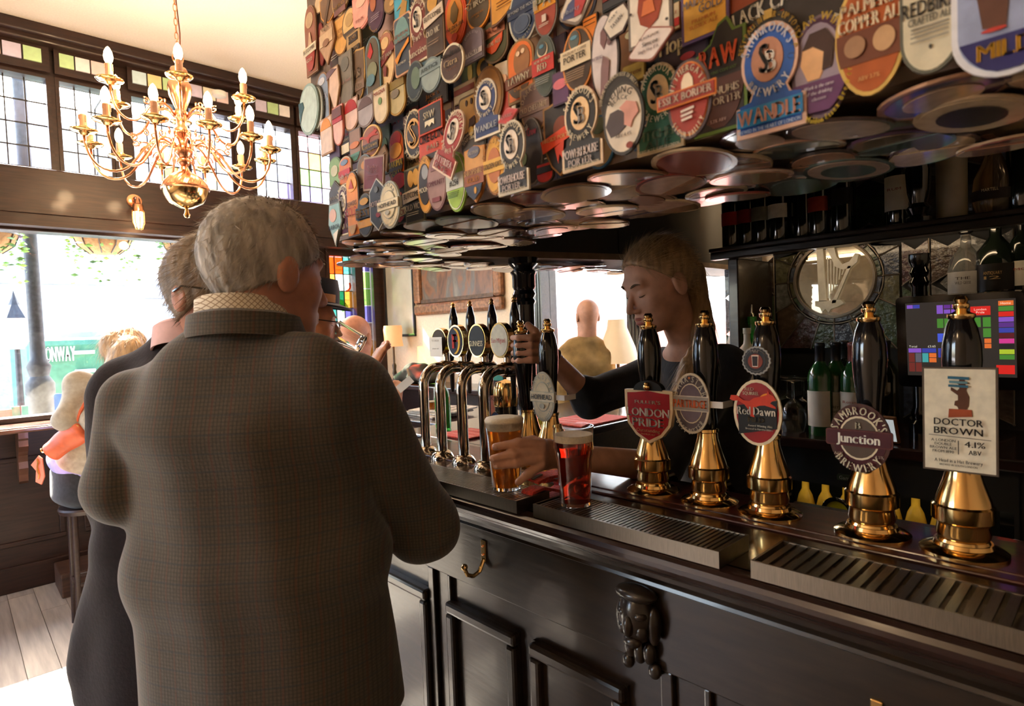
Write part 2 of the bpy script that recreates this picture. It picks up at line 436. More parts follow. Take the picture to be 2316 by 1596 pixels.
# stained glass entrance screen beside the street window
sg = group_root('door_1', (2.40, WY, 0.0))
o_ = (2.40, WY, 0.0)
for a_, b_ in (((2.40, WY - 0.02, 0), (2.43, WY + 0.1, 2.27)), ((2.67, WY - 0.02, 0), (2.70, WY + 0.1, 2.27)), ((2.43, WY - 0.02, 2.2), (2.67, WY + 0.1, 2.27)), ((2.43, WY - 0.02, 0), (2.67, WY + 0.1, 1.0))): MB(origin=o_).span(a_, b_).build('door_frame', WOOD, sg)
rnd = random.Random(5)
stc = {'s_green': (0.10, 0.45, 0.28), 's_lilac': (0.42, 0.40, 0.78), 's_amber': (0.95, 0.62, 0.22), 's_teal': (0.30, 0.70, 0.62), 's_clear': (0.92, 0.95, 0.88), 's_orange': (0.95, 0.26, 0.07), 's_rose': (0.75, 0.6, 0.55), 's_lime': (0.55, 0.85, 0.35)}
SM = {k: pane_mat(k, v, 0.10, 0.15, 0.4) for k, v in stc.items()}
pat = ['s_clear', 's_clear', 's_amber', 's_green', 's_teal', 's_clear', 's_amber', 's_orange', 's_lilac', 's_teal', 's_green', 's_rose', 's_clear', 's_green', 's_clear', 's_orange', 's_rose', 's_lilac', 's_clear', 's_green', 's_lilac', 's_amber', 's_clear', 's_teal']
nx, nz = 3, 8
for i in range(nx):
    for j in range(nz):
        x = 2.43 + 0.24 * (i + 0.5) / nx; z = 1.0 + 1.2 * (j + 0.5) / nz
        MB(origin=o_).box((x, WY + 0.05, z), (0.24 / nx - 0.006, 0.005, 1.2 / nz - 0.006)).build('pane', SM[pat[(i * nz + j) % len(pat)]], sg)
for i in range(1, nx): MB(origin=o_).box((2.43 + 0.24 * i / nx, WY + 0.05, 1.6), (0.007, 0.012, 1.2)).build('lead_bar', LEAD, sg)
for j in range(1, nz): MB(origin=o_).box((2.55, WY + 0.05, 1.0 + 1.2 * j / nz), (0.24, 0.013, 0.007)).build('lead_bar', LEAD, sg)
# orange ribbon motif leaded into the screen
for k, (cx, cz, a0, a1, r) in enumerate(((2.47, 1.93, 100, 250, 0.07), (2.52, 1.72, 20, 80, 0.11), (2.60, 1.95, -80, 30, 0.06), (2.47, 1.66, 30, 70, 0.16))):
    t = MB(origin=o_); pts = arc(8, math.radians(a0), math.radians(a1), r, None, cx, cz) + arc(8, math.radians(a1), math.radians(a0), r * 0.7, None, cx, cz)
    t.prism(pts, 0.006, Matrix(((1, 0, 0), (0, 0, -1), (0, 1, 0))), (0, WY + 0.05, 0)); t.build('pane', SM['s_orange' if k % 2 == 0 else 's_lime'], sg)
sl = group_root('window_12', (2.76, WY, 0.0))
for j, c in enumerate(('s_clear', 's_lilac', 's_amber', 's_rose', 's_lilac', 's_lime', 's_lime', 's_lilac')):
    MB(origin=(2.76, WY, 0)).span((2.765, WY + 0.05, 1.0 + j * 0.155), (2.855, WY + 0.055, 1.148 + j * 0.155)).build('pane', SM[c], sl)
MB(origin=(2.76, WY, 0)).span((2.76, WY, 0), (2.86, WY + 0.1, 0.98)).span((2.76, WY, 2.24), (2.86, WY + 0.1, 2.27)).build('window_frame', WOOD, sl)
h = MB(origin=o_); h.tube([(2.69, WY - 0.02, 1.50), (2.69, WY - 0.05, 1.52), (2.69, WY - 0.05, 1.62), (2.69, WY - 0.02, 1.64)], 0.007); h.build('handle', BRASS, sg, True)

# right-hand street window behind the server: dark reeded posts and clear panes
rw = group_root('window_13', (RX, 1.30, 0.98))
o_ = (RX, 1.30, 0.98)
for y in (2.79, 2.00, 1.30):
    MB(origin=o_).span((RX - 0.03, y, 0.98), (RX + 0.12, y + 0.10, 2.15)).build('window_frame', BARWOOD, rw)
    for q in range(3): MB(origin=o_).tube([(RX - 0.03, y + 0.025 + q * 0.025, 0.98), (RX - 0.03, y + 0.025 + q * 0.025, 2.15)], 0.008, 8).build('reed', BLACK, rw, True)
MB(origin=o_).span((RX - 0.05, 1.30, 0.96), (RX + 0.12, 2.90, 0.995)).span((RX - 0.02, 1.30, 2.13), (RX + 0.12, 2.90, 2.16)).build('window_frame', BARWOOD, rw)
for a, b in ((1.40, 2.00), (2.10, 2.79)):
    MB(origin=o_).span((RX + 0.05, a, 0.995), (RX + 0.056, b, 2.13)).build('pane', CLEAR, rw)
# ledge along the right wall below pictures and window
tag(MB().span((RX - 0.34, 1.35, 1.055), (RX, 4.70, 1.095)).build('wall_ledge', TOPWOOD, bevel=0.006), 'dark drinking ledge running along the cream wall', 'ledge')
tag(MB().span((RX - 0.03, 1.35, 0.0), (RX - 0.001, 4.70, 1.055)).build('trim_19', WOOD), kind='structure')

# ------------------------------------------------------------------ the bar
BARX = 0.83; CT = 1.12
bar = thing('bar_counter', 'long black varnished bar counter with moulded edge and framed front panels', 'bar counter', (1.0, 0.5, 0))
OB = (1.0, 0.5, 0)
Y0, Y1 = -0.9, 1.80
MB(origin=OB).span((0.865, Y0, 1.085), (1.27, Y1, CT)).build('counter_top', TOPWOOD, bar)
# nosing profile along Y
def along_y(prof, y0, y1, mat, name, parent, origin, smooth=True):
    m = MB(origin=origin); n = len(prof)
    vs = [(x, y0, z) for x, z in prof] + [(x, y1, z) for x, z in prof]
    fs = [tuple(range(n)), tuple(range(n, 2 * n))[::-1]] + [(i, n + i, n + (i + 1) % n, (i + 1) % n) for i in range(n)]
    m.add(vs, fs); return m.build(name, mat, parent, smooth, angle=25)
nose = [(0.87, 1.12)] + [(0.848 - 0.018 * math.sin(a), 1.102 + 0.018 * math.cos(a)) for a in np.linspace(0, math.pi, 8)] + [(0.85, 1.078), (0.862, 1.07), (0.87, 1.07)]
along_y(nose, Y0, Y1, TOPWOOD, 'nosing', bar, OB)
cove = [(0.91, 1.075), (0.855, 1.075), (0.857, 1.066), (0.872, 1.058), (0.880, 1.046), (0.878, 1.040), (0.884, 1.036), (0.884, 1.028), (0.91, 1.024)]
along_y(cove, Y0, Y1, BARWOOD, 'cove_moulding', bar, OB)
MB(origin=OB).span((0.905, Y0, 0.0), (1.24, Y1, 1.085)).build('carcass', BARWOOD, bar)
MB(origin=OB).span((0.890, Y0, 0.885), (0.905, Y1, 1.03)).build('frieze_board', BARWOOD, bar, bevel=0.003)
# pilaster strips either side of the dark gaps, framed panels between
for y in (1.215, 0.505, -0.20):
    MB(origin=OB).span((0.893, y - 0.012, 0.0), (0.905, y + 0.0, 0.885)).span((0.893, y + 0.06, 0.0), (0.905, y + 0.085, 0.885)).build('stile', BARWOOD, bar, bevel=0.003)
def bar_panel(ya, yb, zt=0.82, zb=0.12):
    MB(origin=OB).span((0.897, ya, zb), (0.9045, yb, zt)).build('panel', BARWOOD, bar)
    w = 0.03
    for (a, b, c, d) in ((ya, yb, zt - w, zt), (ya, yb, zb, zb + w), (ya, ya + w, zb + w, zt - w), (yb - w, yb, zb + w, zt - w)):
        MB(origin=OB).span((0.879, a, c), (0.9046, b, d)).build('panel_moulding', BARWOOD, bar, bevel=0.008)
for ya, yb in ((0.960, 1.213), (0.665, 0.915), (1.30, 1.62), (0.24, 0.46), (-0.10, 0.18)): bar_panel(ya, yb)
MB(origin=OB).span((0.88, Y0, 0.0), (0.905, Y1, 0.11)).build('plinth', BARWOOD, bar, bevel=0.005)
MB(origin=OB).span((1.085, Y0, CT), (1.235, Y1 - 0.15, CT + 0.006)).span((1.06, Y0, CT - 0.001), (1.085, Y1 - 0.15, CT + 0.004)).build('pump_plinth', REDWOOD, bar, bevel=0.003)
# return of the bar towards the right wall
MB(origin=OB).span((1.27, 1.42, 1.085), (2.45, 2.02, CT)).build('counter_top', TOPWOOD, bar, bevel=0.008)
MB(origin=OB).span((1.24, 1.47, 0.0), (2.45, 1.95, 1.085)).build('carcass', BARWOOD, bar)
# brass coat hooks
hk = thing('coat_hook', 'brass coat hook screwed to the bar front left of the carved mask', 'hook', (0.888, 1.06, 0.985))
MB().box((0, 0, 0), (0.004, 0.016, 0.05)).build('back_plate', BRASS, hk, bevel=0.0018)
MB().tube([(0, 0, -0.02), (-0.012, 0.002, -0.045), (-0.03, 0.004, -0.052), (-0.046, 0.006, -0.045), (-0.052, 0.007, -0.03)], [0.005, 0.005, 0.005, 0.005, 0.005]).ell((-0.053, 0.007, -0.025), (0.008, 0.008, 0.008)).build('prong', BRASS, hk, True)
for z in (0.012, -0.008): MB().lathe([(0.003, 0), (0.003, 0.002), (0, 0.003)], 8, (-0.002, 0, z), (-1, 0, 0)).build('screw', COPPER, hk, True)
dup(hk, (0.888, 0.245, 0.955), label='brass coat hook in deep shadow on the bar front, under the ribbed tray')
# carved mask corbel
cb = thing('carved_mask', 'carved dark wooden mask bracket on the bar front', 'carving', (0.89, 0.62, 0.97))
m = MB(); m.ell((-0.018, 0, 0.01), (0.03, 0.034, 0.05)); m.ell((-0.045, 0, 0.0), (0.012, 0.010, 0.02)); m.ell((-0.032, 0.016, 0.02), (0.014, 0.014, 0.009)); m.ell((-0.032, -0.016, 0.02), (0.014, 0.014, 0.009)); m.ell((-0.034, 0, -0.03), (0.014, 0.018, 0.012)); m.ell((-0.02, 0, 0.052), (0.026, 0.042, 0.014))
for s in (-1, 1): m.ell((-0.015, s * 0.033, 0.0), (0.014, 0.012, 0.035)); m.ell((-0.03, s * 0.018, -0.008), (0.014, 0.012, 0.014))
m.build('face', BARWOOD, cb, True)
m = MB()
for s, z in ((-1, -0.055), (0, -0.06), (1, -0.055)): m.ell((-0.012, s * 0.02, z), (0.012, 0.012, 0.02))
m.ell((-0.01, -0.028, -0.085), (0.01, 0.012, 0.014)).ell((-0.01, 0.028, -0.085), (0.01, 0.012, 0.014)).box((-0.004, 0, -0.085), (0.01, 0.07, 0.02)).build('drop_ornament', BARWOOD, cb, True)

# drip trays with slotted tops
def tray(y0, y1, x0, x1, label, pitch):
    t = thing('drip_tray', label, 'drip tray', ((x0 + x1) / 2, (y0 + y1) / 2, CT), group=None)
    hx, hy, H, w = (x1 - x0) / 2, (y1 - y0) / 2, 0.027, 0.004
    MB().span((-hx, -hy, 0.0005), (-hx + w, hy, H)).span((hx - w, -hy, 0.0005), (hx, hy, H)).span((-hx + w, -hy, 0.0005), (hx - w, -hy + w, H)).span((-hx + w, hy - w, 0.0005), (hx - w, hy, H)).span((-hx + w, -hy + w, 0.0005), (hx - w, hy - w, 0.004)).build('pan', STEEL, t)
    me = MB().box((0, 0, 0), (2 * hx - 2 * w, pitch * 0.62, 0.004)).mesh('slat'); me.materials.append(STEEL)
    n = int((2 * hy - 2 * w) / pitch)
    for i in range(n):
        o = bpy.data.objects.new('slat', me); COL.objects.link(o); o.parent = t; o.location = (0, -hy + w + pitch * (i + 0.5), H - 0.003)
    return t
tray(0.885, 1.33, 0.835, 0.935, 'steel drip tray with the amber pint standing on it', 0.009)
tray(0.445, 0.845, 0.843, 0.945, 'steel drip tray with the dark ruby pint standing on it', 0.009)
tray(-0.35, 0.395, 0.843, 0.955, 'steel ribbed drip tray with nothing standing on it', 0.017)

# ------------------------------------------------------------------ canopy over the bar (soffit at 1.72 m)
ZB = 1.72; XF = 0.672
YE = float(onx(752, 450, XF)[1]); YU = float(onx(699, 100, XF)[1])
can = thing('bar_canopy', 'boxed canopy hung over the bar, its front and underside hidden by pump clips', 'canopy', (0.9, 0.6, ZB))
OC = (0.9, 0.6, ZB)
BOARDM = pm('canopy_board', (0.16, 0.10, 0.06), 0.6, var=0.2)
m = MB(origin=OC); m.span((XF, -0.9, ZB), (XF + 0.03, YE, 3.2)); m.build('front_board', BOARDM, can)
m = MB(origin=OC); m.span((XF, YE, 2.02), (XF + 0.03, YU, 3.2))
m.build('upper_end_board', BOARDM, can)
m = MB(origin=OC)
ring = [(XF + 0.03, -0.9), (0.985, -0.9), (0.985, 1.21), (1.10, 1.36), (1.65, 1.20), (1.65, 1.42), (1.17, 1.55), (0.95, 1.62), (XF + 0.03, 1.285)]
m.prism(ring, 0.02, None, (0, 0, ZB)); m.build('soffit', BOARDM, can)
m = MB(origin=OC)
m.add([(XF, 1.27, ZB), (0.95, 1.62, ZB), (0.95, 1.62, 3.2), (XF, 1.27, 3.2), (XF + 0.02, 1.25, ZB), (0.96, 1.60, ZB), (0.96, 1.60, 3.2), (XF + 0.02, 1.25, 3.2)], [(0, 1, 2, 3), (5, 4, 7, 6), (0, 4, 5, 1), (3, 2, 6, 7), (1, 5, 6, 2), (4, 0, 3, 7)]); m.build('end_board', BOARDM, can)
m = MB(origin=OC); m.span((1.65, 1.20, ZB), (2.75, 1.42, ZB + 0.02)); m.build('soffit', BOARDM, can)
m = MB(origin=OC); m.add([(0.95, 1.62, ZB), (1.65, 1.42, ZB), (1.65, 1.42, 3.2), (0.95, 1.62, 3.2), (0.96, 1.60, ZB), (1.65, 1.40, ZB), (1.65, 1.40, 3.2), (0.96, 1.60, 3.2)], [(0, 1, 2, 3), (5, 4, 7, 6), (0, 4, 5, 1), (3, 2, 6, 7), (1, 5, 6, 2), (4, 0, 3, 7)]); m.span((1.65, 1.40, ZB), (2.75, 1.42, 3.2)); m.build('end_board', BOARDM, can)
# inner dark fascia and lid of the hollow canopy
m = MB(origin=OC); m.span((0.975, -0.9, ZB + 0.02), (0.99, 1.2, 3.2)).build('inner_board', MATTBLACK, can)
MB(origin=OC).add([(1.11, 1.35, ZB + 0.02), (1.65, 1.205, ZB + 0.02), (1.65, 1.205, 2.6), (1.11, 1.35, 2.6)], [(0, 1, 2, 3)]).add([(0.985, 1.2, ZB + .02), (1.11, 1.35, ZB + 0.02), (1.11, 1.35, 2.6), (0.985, 1.2, 2.6)], [(0, 1, 2, 3)]).span((1.65, 1.2, ZB + 0.02), (2.75, 1.215, 2.6)).build('inner_board', MATTBLACK, can)
tag(MB().span((0.99, -0.9, 2.6), (2.96, 1.2, 2.64)).build('bar_ceiling_panel', MATTBLACK), 'black ceiling panel above the serving area', 'panel')
# turned column carrying the canopy
c = onx(1187, 700, 1.30)
colm = thing('turned_column', 'black turned wooden column between counter and canopy', 'column', (1.30, float(c[1]), CT + 0.0))
MB().lathe([(0.045, 0), (0.045, 0.03), (0.034, 0.04), (0.036, 0.06), (0.028, 0.07), (0.030, 0.30), (0.031, 0.46)], 20).build('shaft', BLACK, colm, True)
MB().lathe([(0.031, 0.455), (0.036, 0.465), (0.030, 0.475), (0.037, 0.487), (0.031, 0.50), (0.036, 0.51), (0.036, 0.545), (0.042, 0.555), (0.030, 0.565), (0.046, 0.58), (0.046, 0.598)], 20).build('capital', BLACK, colm, True)
GLOSS = False
# ------------------------------------------------------------------ printed clips (flat boards with print)
def ink(c, rough=0.45):
    if GLOSS: return pm('gloss_%02x%02x%02x' % tuple(c), srgb(*c), 0.16, var=0.10, scale=60, spec=0.7, coat=0.6)
    return pm('print_%02x%02x%02x' % tuple(c), srgb(*c), rough, var=0.10, scale=60, spec=0.3)
def outline(shape, w, h):
    a, b = w / 2, h / 2
    if shape == 'oval': return arc(27, 0, 2 * math.pi * 27 / 28, a, b)
    if shape == 'rect': return [(-a, -b), (a, -b), (a, b), (-a, b)]
    if shape == 'rrect': return rrect(w, h, min(w, h) * 0.12, 3)
    if shape == 'arch': return [(-a, -b), (a, -b)] + arc(12, 0, math.pi, a, h * 0.28, 0, b - h * 0.28)
    if shape == 'ubot': return [(a, b), (-a, b)] + arc(14, math.pi, 2 * math.pi, a, h * 0.34, 0, -b + h * 0.34)
    if shape == 'shield': return [(0, -b), (a * 0.55, -b + h * 0.14), (a * 0.9, -b + h * 0.34), (a, -b + h * 0.6), (a, b * 0.9), (a * 0.6, b * 0.92), (0, b), (-a * 0.6, b * 0.92), (-a, b * 0.9), (-a, -b + h * 0.6), (-a * 0.9, -b + h * 0.34), (-a * 0.55, -b + h * 0.14)]
    if shape == 'kite': return [(0, -b), (a, b * 0.1), (a * 0.75, b), (-a * 0.75, b), (-a, b * 0.1)]
    if shape == 'hex': return [(0, -b), (a, -b * 0.55), (a, b * 0.55), (0, b), (-a, b * 0.55), (-a, -b * 0.55)]
    if shape == 'pent': return [(-a, -b), (a, -b), (a, b * 0.3), (0, b), (-a, b * 0.3)]
    if shape == 'lozenge':
        o = []
        P = [(-a, -b * 0.35), (a * 0.05, -b), (a, b * 0.35), (-a * 0.05, b)]
        for i in range(4):
            p, q, r = Vector(P[i - 1]), Vector(P[i]), Vector(P[(i + 1) % 4])
            o += [tuple(q + (p - q).normalized() * h * 0.12), tuple(q + (p - q).normalized() * h * 0.04 + (r - q).normalized() * h * 0.04), tuple(q + (r - q).normalized() * h * 0.12)]
        return o
    if shape == 'tumbler': return [(-a * 0.72, -b), (a * 0.72, -b), (a, b), (-a, b)]
    if shape == 'bandoval':
        t = math.asin(0.22)
        r = arc(10, t, math.pi - t, a * 0.93, b); l = arc(10, math.pi + t, 2 * math.pi - t, a * 0.93, b)
        return [(a, -0.22 * b), (a, 0.22 * b)] + r + [(-a, 0.22 * b), (-a, -0.22 * b)] + l
    if shape == 'keyhole':
        r = a * 0.82; ry = h * 0.335; cy = b - ry
        t = math.radians(52)
        return [(-a, -b), (a, -b), (a, -b + h * 0.285), (a * 0.62, -b + h * 0.31)] + arc(20, -t, math.pi + t, r, ry, 0, cy) + [(-a * 0.62, -b + h * 0.31), (-a, -b + h * 0.285)]
    if shape == 'dsh': return [(-a, b), (-a, -b * 0.9)] + arc(12, -math.pi / 2, 0.15, a * 1.9, h * 0.96, -a * 0.95, b * 0.98)[1:]
    if shape == 'raw': return [(-a, -b), (a, -b), (a, b * 0.75), (a * 0.6, b * 0.75), (a * 0.35, b), (0, b * 0.92), (-a * 0.3, b * 0.62), (-a, b * 0.42)]
    if shape == 'scal':
        return [(a * (1 + 0.07 * (i % 2)) * math.cos(math.pi * i / 21), b * (1 + 0.07 * (i % 2)) * math.sin(math.pi * i / 21)) for i in range(42)]
    raise ValueError(shape)

def clip(name, label, loc, w, h, shape, rim, face, layers=(), tilt=0.0, inset=0.06, thick=0.004, group=None, B3=FACE, cat='pump clip', extra=None):
    R3 = B3 @ Matrix.Rotation(math.radians(tilt), 3, 'Z')
    if extra is not None: R3 = extra @ R3
    root = thing(name, label, cat, tuple(loc), R3.to_euler(), group)
    ol = outline(shape, w, h)
    MB().prism(ol, thick).build('backing', ink(rim), root)
    z = thick + 0.0003
    if face is not None:
        k = min(w, h) * inset * 2
        MB().prism([(x * (1 - k / w), y * (1 - k / h)) for x, y in ol], 0.0007, None, (0, 0, z - 0.0004)).build('face', ink(face), root)
        z += 0.0006
    for L in layers:
        t = L[0]; m = MB(); nm = 'emblem'
        if t == 'band':
            _, c, y, hh, ww = L[:5]; yaw = L[5] if len(L) > 5 else 0
            R = Matrix.Rotation(math.radians(yaw), 3, 'Z')
            m.prism([tuple((R @ Vector((p[0], p[1], 0)))[:2]) for p in [(-ww * w / 2, -hh * h / 2), (ww * w / 2, -hh * h / 2), (ww * w / 2, hh * h / 2), (-ww * w / 2, hh * h / 2)]], 0.0010, None, (0, y * h, z)); nm = 'band'
        elif t == 'oval':
            _, c, x, y, rw, rh = L; m.prism([(p[0] + x * w, p[1] + y * h) for p in arc(21, 0, 2 * math.pi * 21 / 22, rw * w / 2, rh * h / 2)], 0.0008, None, (0, 0, z)); nm = 'disc'
        elif t == 'poly':
            _, c, pts = L; m.prism([(p[0] * w, p[1] * h) for p in pts], 0.0008, None, (0, 0, z))
        elif t == 'chord':     # lower (or upper) part of an oval face in another colour
            _, c, y0, y1 = L; s = 0.94
            ys = np.linspace(y0, y1, 9)
            hw = lambda y: s * w / 2 * math.sqrt(max(0.0004, 1 - (2 * y / s) ** 2))
            m.prism([(-hw(y), y * h) for y in ys] + [(hw(y), y * h) for y in ys[::-1]], 0.0006, None, (0, 0, z)); nm = 'band'
        elif t == 'text':
            _, c, s, size, x, y = L[:6]; wd = L[6] * w if len(L) > 6 and L[6] else None; nm = 'lettering'
            sh = L[7] if len(L) > 7 else 0
            text_shape(m, s, size * h, x * w, y * h, z + 0.0013, wd, bold=size * h * 0.03, shear=sh)
        elif t == 'arc':
            _, c, s, size, r, mid, flip = L[:7]; cx, cy = (L[7], L[8]) if len(L) > 8 else (0, 0); ry = L[9] if len(L) > 9 else r * w / h
            text_shape(m, s, size * h, cx * w, cy * h, z + 0.0013, L[10] * w if len(L) > 10 else None, arc_r=r * w, arc_mid=mid, flip=flip, bold=size * h * 0.03, ry=ry * h); nm = 'lettering'
        elif t == 'line':
            _, c, pts, wd = L
            pts = [(p[0] * w, p[1] * h) for p in pts]
            for (p, q) in zip(pts[:-1], pts[1:]):
                d = Vector((q[0] - p[0], q[1] - p[1])); n = Vector((-d.y, d.x)).normalized() * wd * w / 2
                m.prism([(p[0] - n.x, p[1] - n.y), (q[0] - n.x, q[1] - n.y), (q[0] + n.x, q[1] + n.y), (p[0] + n.x, p[1] + n.y)], 0.0006, None, (0, 0, z + 0.0002))
        m.build(nm, ink(L[1]), root)
        z += 0.0002 if t in ('text', 'arc', 'line') else 0.0009
    return root

# ------------------------------------------------------------------ hand pumps
PUMPX = 1.138
def make_pump():
    r = thing('hand_pump', 'x', 'beer pump', (PUMPX, 0, CT + 0.006), group='brass hand pumps along the counter')
    MB().lathe([(0.058, 0), (0.058, 0.004), (0.052, 0.008), (0.040, 0.012), (0.038, 0.018)], 28).build('flange', BRASS, r, True)
    MB().lathe([(0.036, 0.016), (0.033, 0.022), (0.036, 0.03), (0.034, 0.045), (0.036, 0.05)], 28).build('stem', BRASS, r, True)
    MB().lathe([(0.036, 0.049), (0.041, 0.052), (0.041, 0.074), (0.037, 0.078)], 28).build('collar', BRASS, r, True)
    MB().lathe([(0.038, 0.077), (0.036, 0.086), (0.027, 0.112), (0.021, 0.135), (0.0205, 0.146), (0.023, 0.148), (0.023, 0.154), (0.019, 0.156)], 28).build('cone', BRASS, r, True)
    hd = MB().lathe([(0.019, 0.155), (0.021, 0.17), (0.0185, 0.20), (0.020, 0.23), (0.0245, 0.27), (0.0265, 0.30), (0.0255, 0.325), (0.021, 0.35), (0.0165, 0.362), (0.0160, 0.365)], 24).build('handle', BLACK, r, True, angle=60)
    MB().lathe([(0.0165, 0.364), (0.0185, 0.367), (0.0185, 0.3715), (0.012, 0.374), (0.0075, 0.377), (0.011, 0.382), (0.011, 0.387), (0.008, 0.389), (0.010, 0.394), (0.007, 0.399), (0.0, 0.400)], 16).build('finial', BRASS, hd, True)
    MB().tube([(0.04, 0.0, 0.02), (0.062, -0.012, 0.026), (0.072, -0.014, 0.012)], 0.007, 8).build('cable_gland', BLACK, r, True)
    return r
pump0 = make_pump()
PY = [1.063, 0.755, 0.619, 0.493, 0.317, 0.190]
PL = ['brass and black hand pump with the strapped cream oval clip', 'brass and black hand pump carrying the red shield clip', 'brass and black hand pump with the strapped grey oval clip', 'brass and black hand pump carrying the red oval squirrel clip', 'brass and black hand pump carrying the round maroon roundel clip', 'brass and black hand pump carrying the white rectangular clip']
pump0.location = (PUMPX, PY[0], CT + 0.006); pump0['label'] = PL[0]
pumps = [pump0] + [dup(pump0, (PUMPX, y, CT + 0.006), label=l) for y, l in zip(PY[1:], PL[1:])]
pulled = dup(pump0, (PUMPX + 0.02, 1.163, CT + 0.006), label='black hand pump gripped by the server while she pulls a pint')
for ch in pulled.children:
    if ch.name.startswith('handle'): ch.rotation_euler = (0, math.radians(-3), 0)

def on_pump(u0, v0, u1, v1, X):
    cx, cy = (u0 + u1) / 2, (v0 + v1) / 2
    c = onx(cx, cy, X)
    return c, abs(onx(u0, cy, X)[1] - onx(u1, cy, X)[1]), abs(onx(cx, v0, X)[2] - onx(cx, v1, X)[2])
CX = PUMPX - 0.036
G = 'clips on the hand pumps'
c, w, h = on_pump(1420, 868, 1527, 1008, CX)
lp = clip('pump_clip', 'red shield-shaped clip with cream lettering on a hand pump', c, w, h * 0.9, 'shield', (214, 190, 150), (150, 16, 20), [
    ('text', (245, 232, 200), "FULLER'S", 0.06, 0, 0.24, 0.55), ('text', (245, 235, 215), 'LONDON', 0.15, 0.0, 0.06, 0.90), ('text', (245, 235, 215), 'PRIDE', 0.15, 0.0, -0.12, 0.68),
    ('text', (214, 160, 110), 'Outstanding', 0.06, 0, -0.26, 0.5), ('text', (214, 160, 110), 'PREMIUM ALE', 0.03, 0, -0.33, 0.3)], group=G, thick=0.012)
m = MB(); m.prism(arc(14, 0, math.pi, w * 0.30, h * 0.16) , 0.014, None, (0, h * 0.40, -0.001)); m.build('crest_plate', ink((24, 22, 18)), lp)
m = MB(); m.ell((0, h * 0.46, 0.016), (w * 0.07, h * 0.05, 0.006)).ell((0, h * 0.51, 0.016), (w * 0.04, h * 0.03, 0.006)); m.build('griffin_emblem', BRASS, lp, True)
c, w, h = on_pump(1525, 843, 1606, 980, CX)
def strap(root, w, y=0.0):
    MB().box((w * 0.62, y, 0.001), (w * 0.40, 0.013, 0.0015)).box((w * 0.82, y, -0.02), (0.0015, 0.013, 0.042)).build('strap', PAPER, root)
p = clip('pump_clip', 'grey oval clip with orange lettering, held to a hand pump by a white strap', c, w, h, 'oval', (226, 210, 178), (96, 82, 80), [
    ('oval', (226, 210, 178), 0, 0, 0.68, 0.66), ('oval', (110, 92, 96), 0, 0, 0.64, 0.62), ('band', (214, 200, 176), 0, 0.25, 1.02), ('band', (150, 140, 128), 0, 0.22, 0.98), ('text', (226, 104, 44), 'PARTRIDGE', 0.13, 0, 0.0, 0.94),
    ('arc', (214, 204, 180), 'DARK STAR', 0.10, 0.36, 90, False, 0, 0, 0.36), ('arc', (214, 204, 180), 'BEST BITTER', 0.09, 0.36, 270, True, 0, 0, 0.36), ('oval', (200, 110, 50), 0, 0.42, 0.06, 0.04)], group=G)
strap(p, w)
c, w, h = on_pump(1203, 840, 1258, 953, CX)
p = clip('pump_clip', 'cream oval clip with a lettered band, held to a hand pump by a white strap', c, w, h, 'bandoval', (196, 190, 170), (226, 212, 178), [
    ('oval', (180, 178, 160), 0, 0, 0.62, 0.60), ('oval', (226, 212, 178), 0, 0, 0.58, 0.56), ('band', (190, 186, 160), 0, 0.21, 0.98), ('band', (228, 214, 180), 0, 0.185, 0.96), ('text', (130, 134, 130), 'HOPHEAD', 0.10, 0, 0, 0.86),
    ('arc', (186, 184, 166), 'DARK STAR', 0.085, 0.36, 90, False, 0, 0, 0.36), ('arc', (170, 170, 156), 'LIGHT AND HOPPY', 0.06, 0.38, 270, True, 0, 0, 0.38), ('oval', (186, 184, 164), 0, -0.18, 0.2, 0.1)], group=G)
strap(p, w)
c, w, h = on_pump(1660, 858, 1769, 1007, CX)
def squirrel(s, ox, oy): return [(ox + x * s, oy + y * s * 0.85) for x, y in [(-1.0, 0.15), (-0.95, 0.30), (-0.7, 0.30), (-0.45, 0.14), (-0.2, 0.12), (0.0, 0.24), (0.3, 0.30), (0.5, 0.36), (0.55, 0.50), (0.6, 0.38), (0.75, 0.34), (0.85, 0.2), (0.68, 0.14), (0.62, 0.08), (0.82, -0.02), (0.84, -0.09), (0.68, -0.06), (0.42, 0.0), (0.2, -0.02), (0.0, -0.1), (-0.06, -0.28), (0.0, -0.42), (-0.16, -0.40), (-0.26, -0.15), (-0.4, 0.0), (-0.65, 0.12), (-0.85, 0.10)]]
rd = clip('pump_clip', 'red oval clip with a leaping squirrel and black label on a hand pump', c, w, h, 'oval', (232, 214, 176), (150, 14, 14), [
    ('oval', (240, 150, 30), 0.22, 0.13, 0.40, 0.34), ('poly', (20, 15, 12), [(-0.40, 0.10), (0.42, 0.20), (0.40, -0.22), (-0.38, -0.34)]), ('poly', (206, 54, 14), squirrel(0.52, -0.04, 0.12)),
    ('text', (236, 214, 180), 'RED', 0.05, -0.13, 0.36, 0.2), ('text', (236, 214, 180), 'SQUIRREL', 0.05, -0.1, 0.295, 0.34), ('text', (240, 230, 210), 'Red Dawn', 0.125, 0.0, 0.03, 0.80), ('text', (80, 64, 30), 'MILD', 0.08, 0.0, -0.10, 0.34),
    ('text', (220, 210, 190), 'Award Winning Ales', 0.032, 0.08, -0.19, 0.5), ('text', (220, 210, 190), 'Brewed in Hertfordshire', 0.03, 0.06, -0.24, 0.56)], group=G)
cc = onx(1712, 815, CX); w2 = 0.052
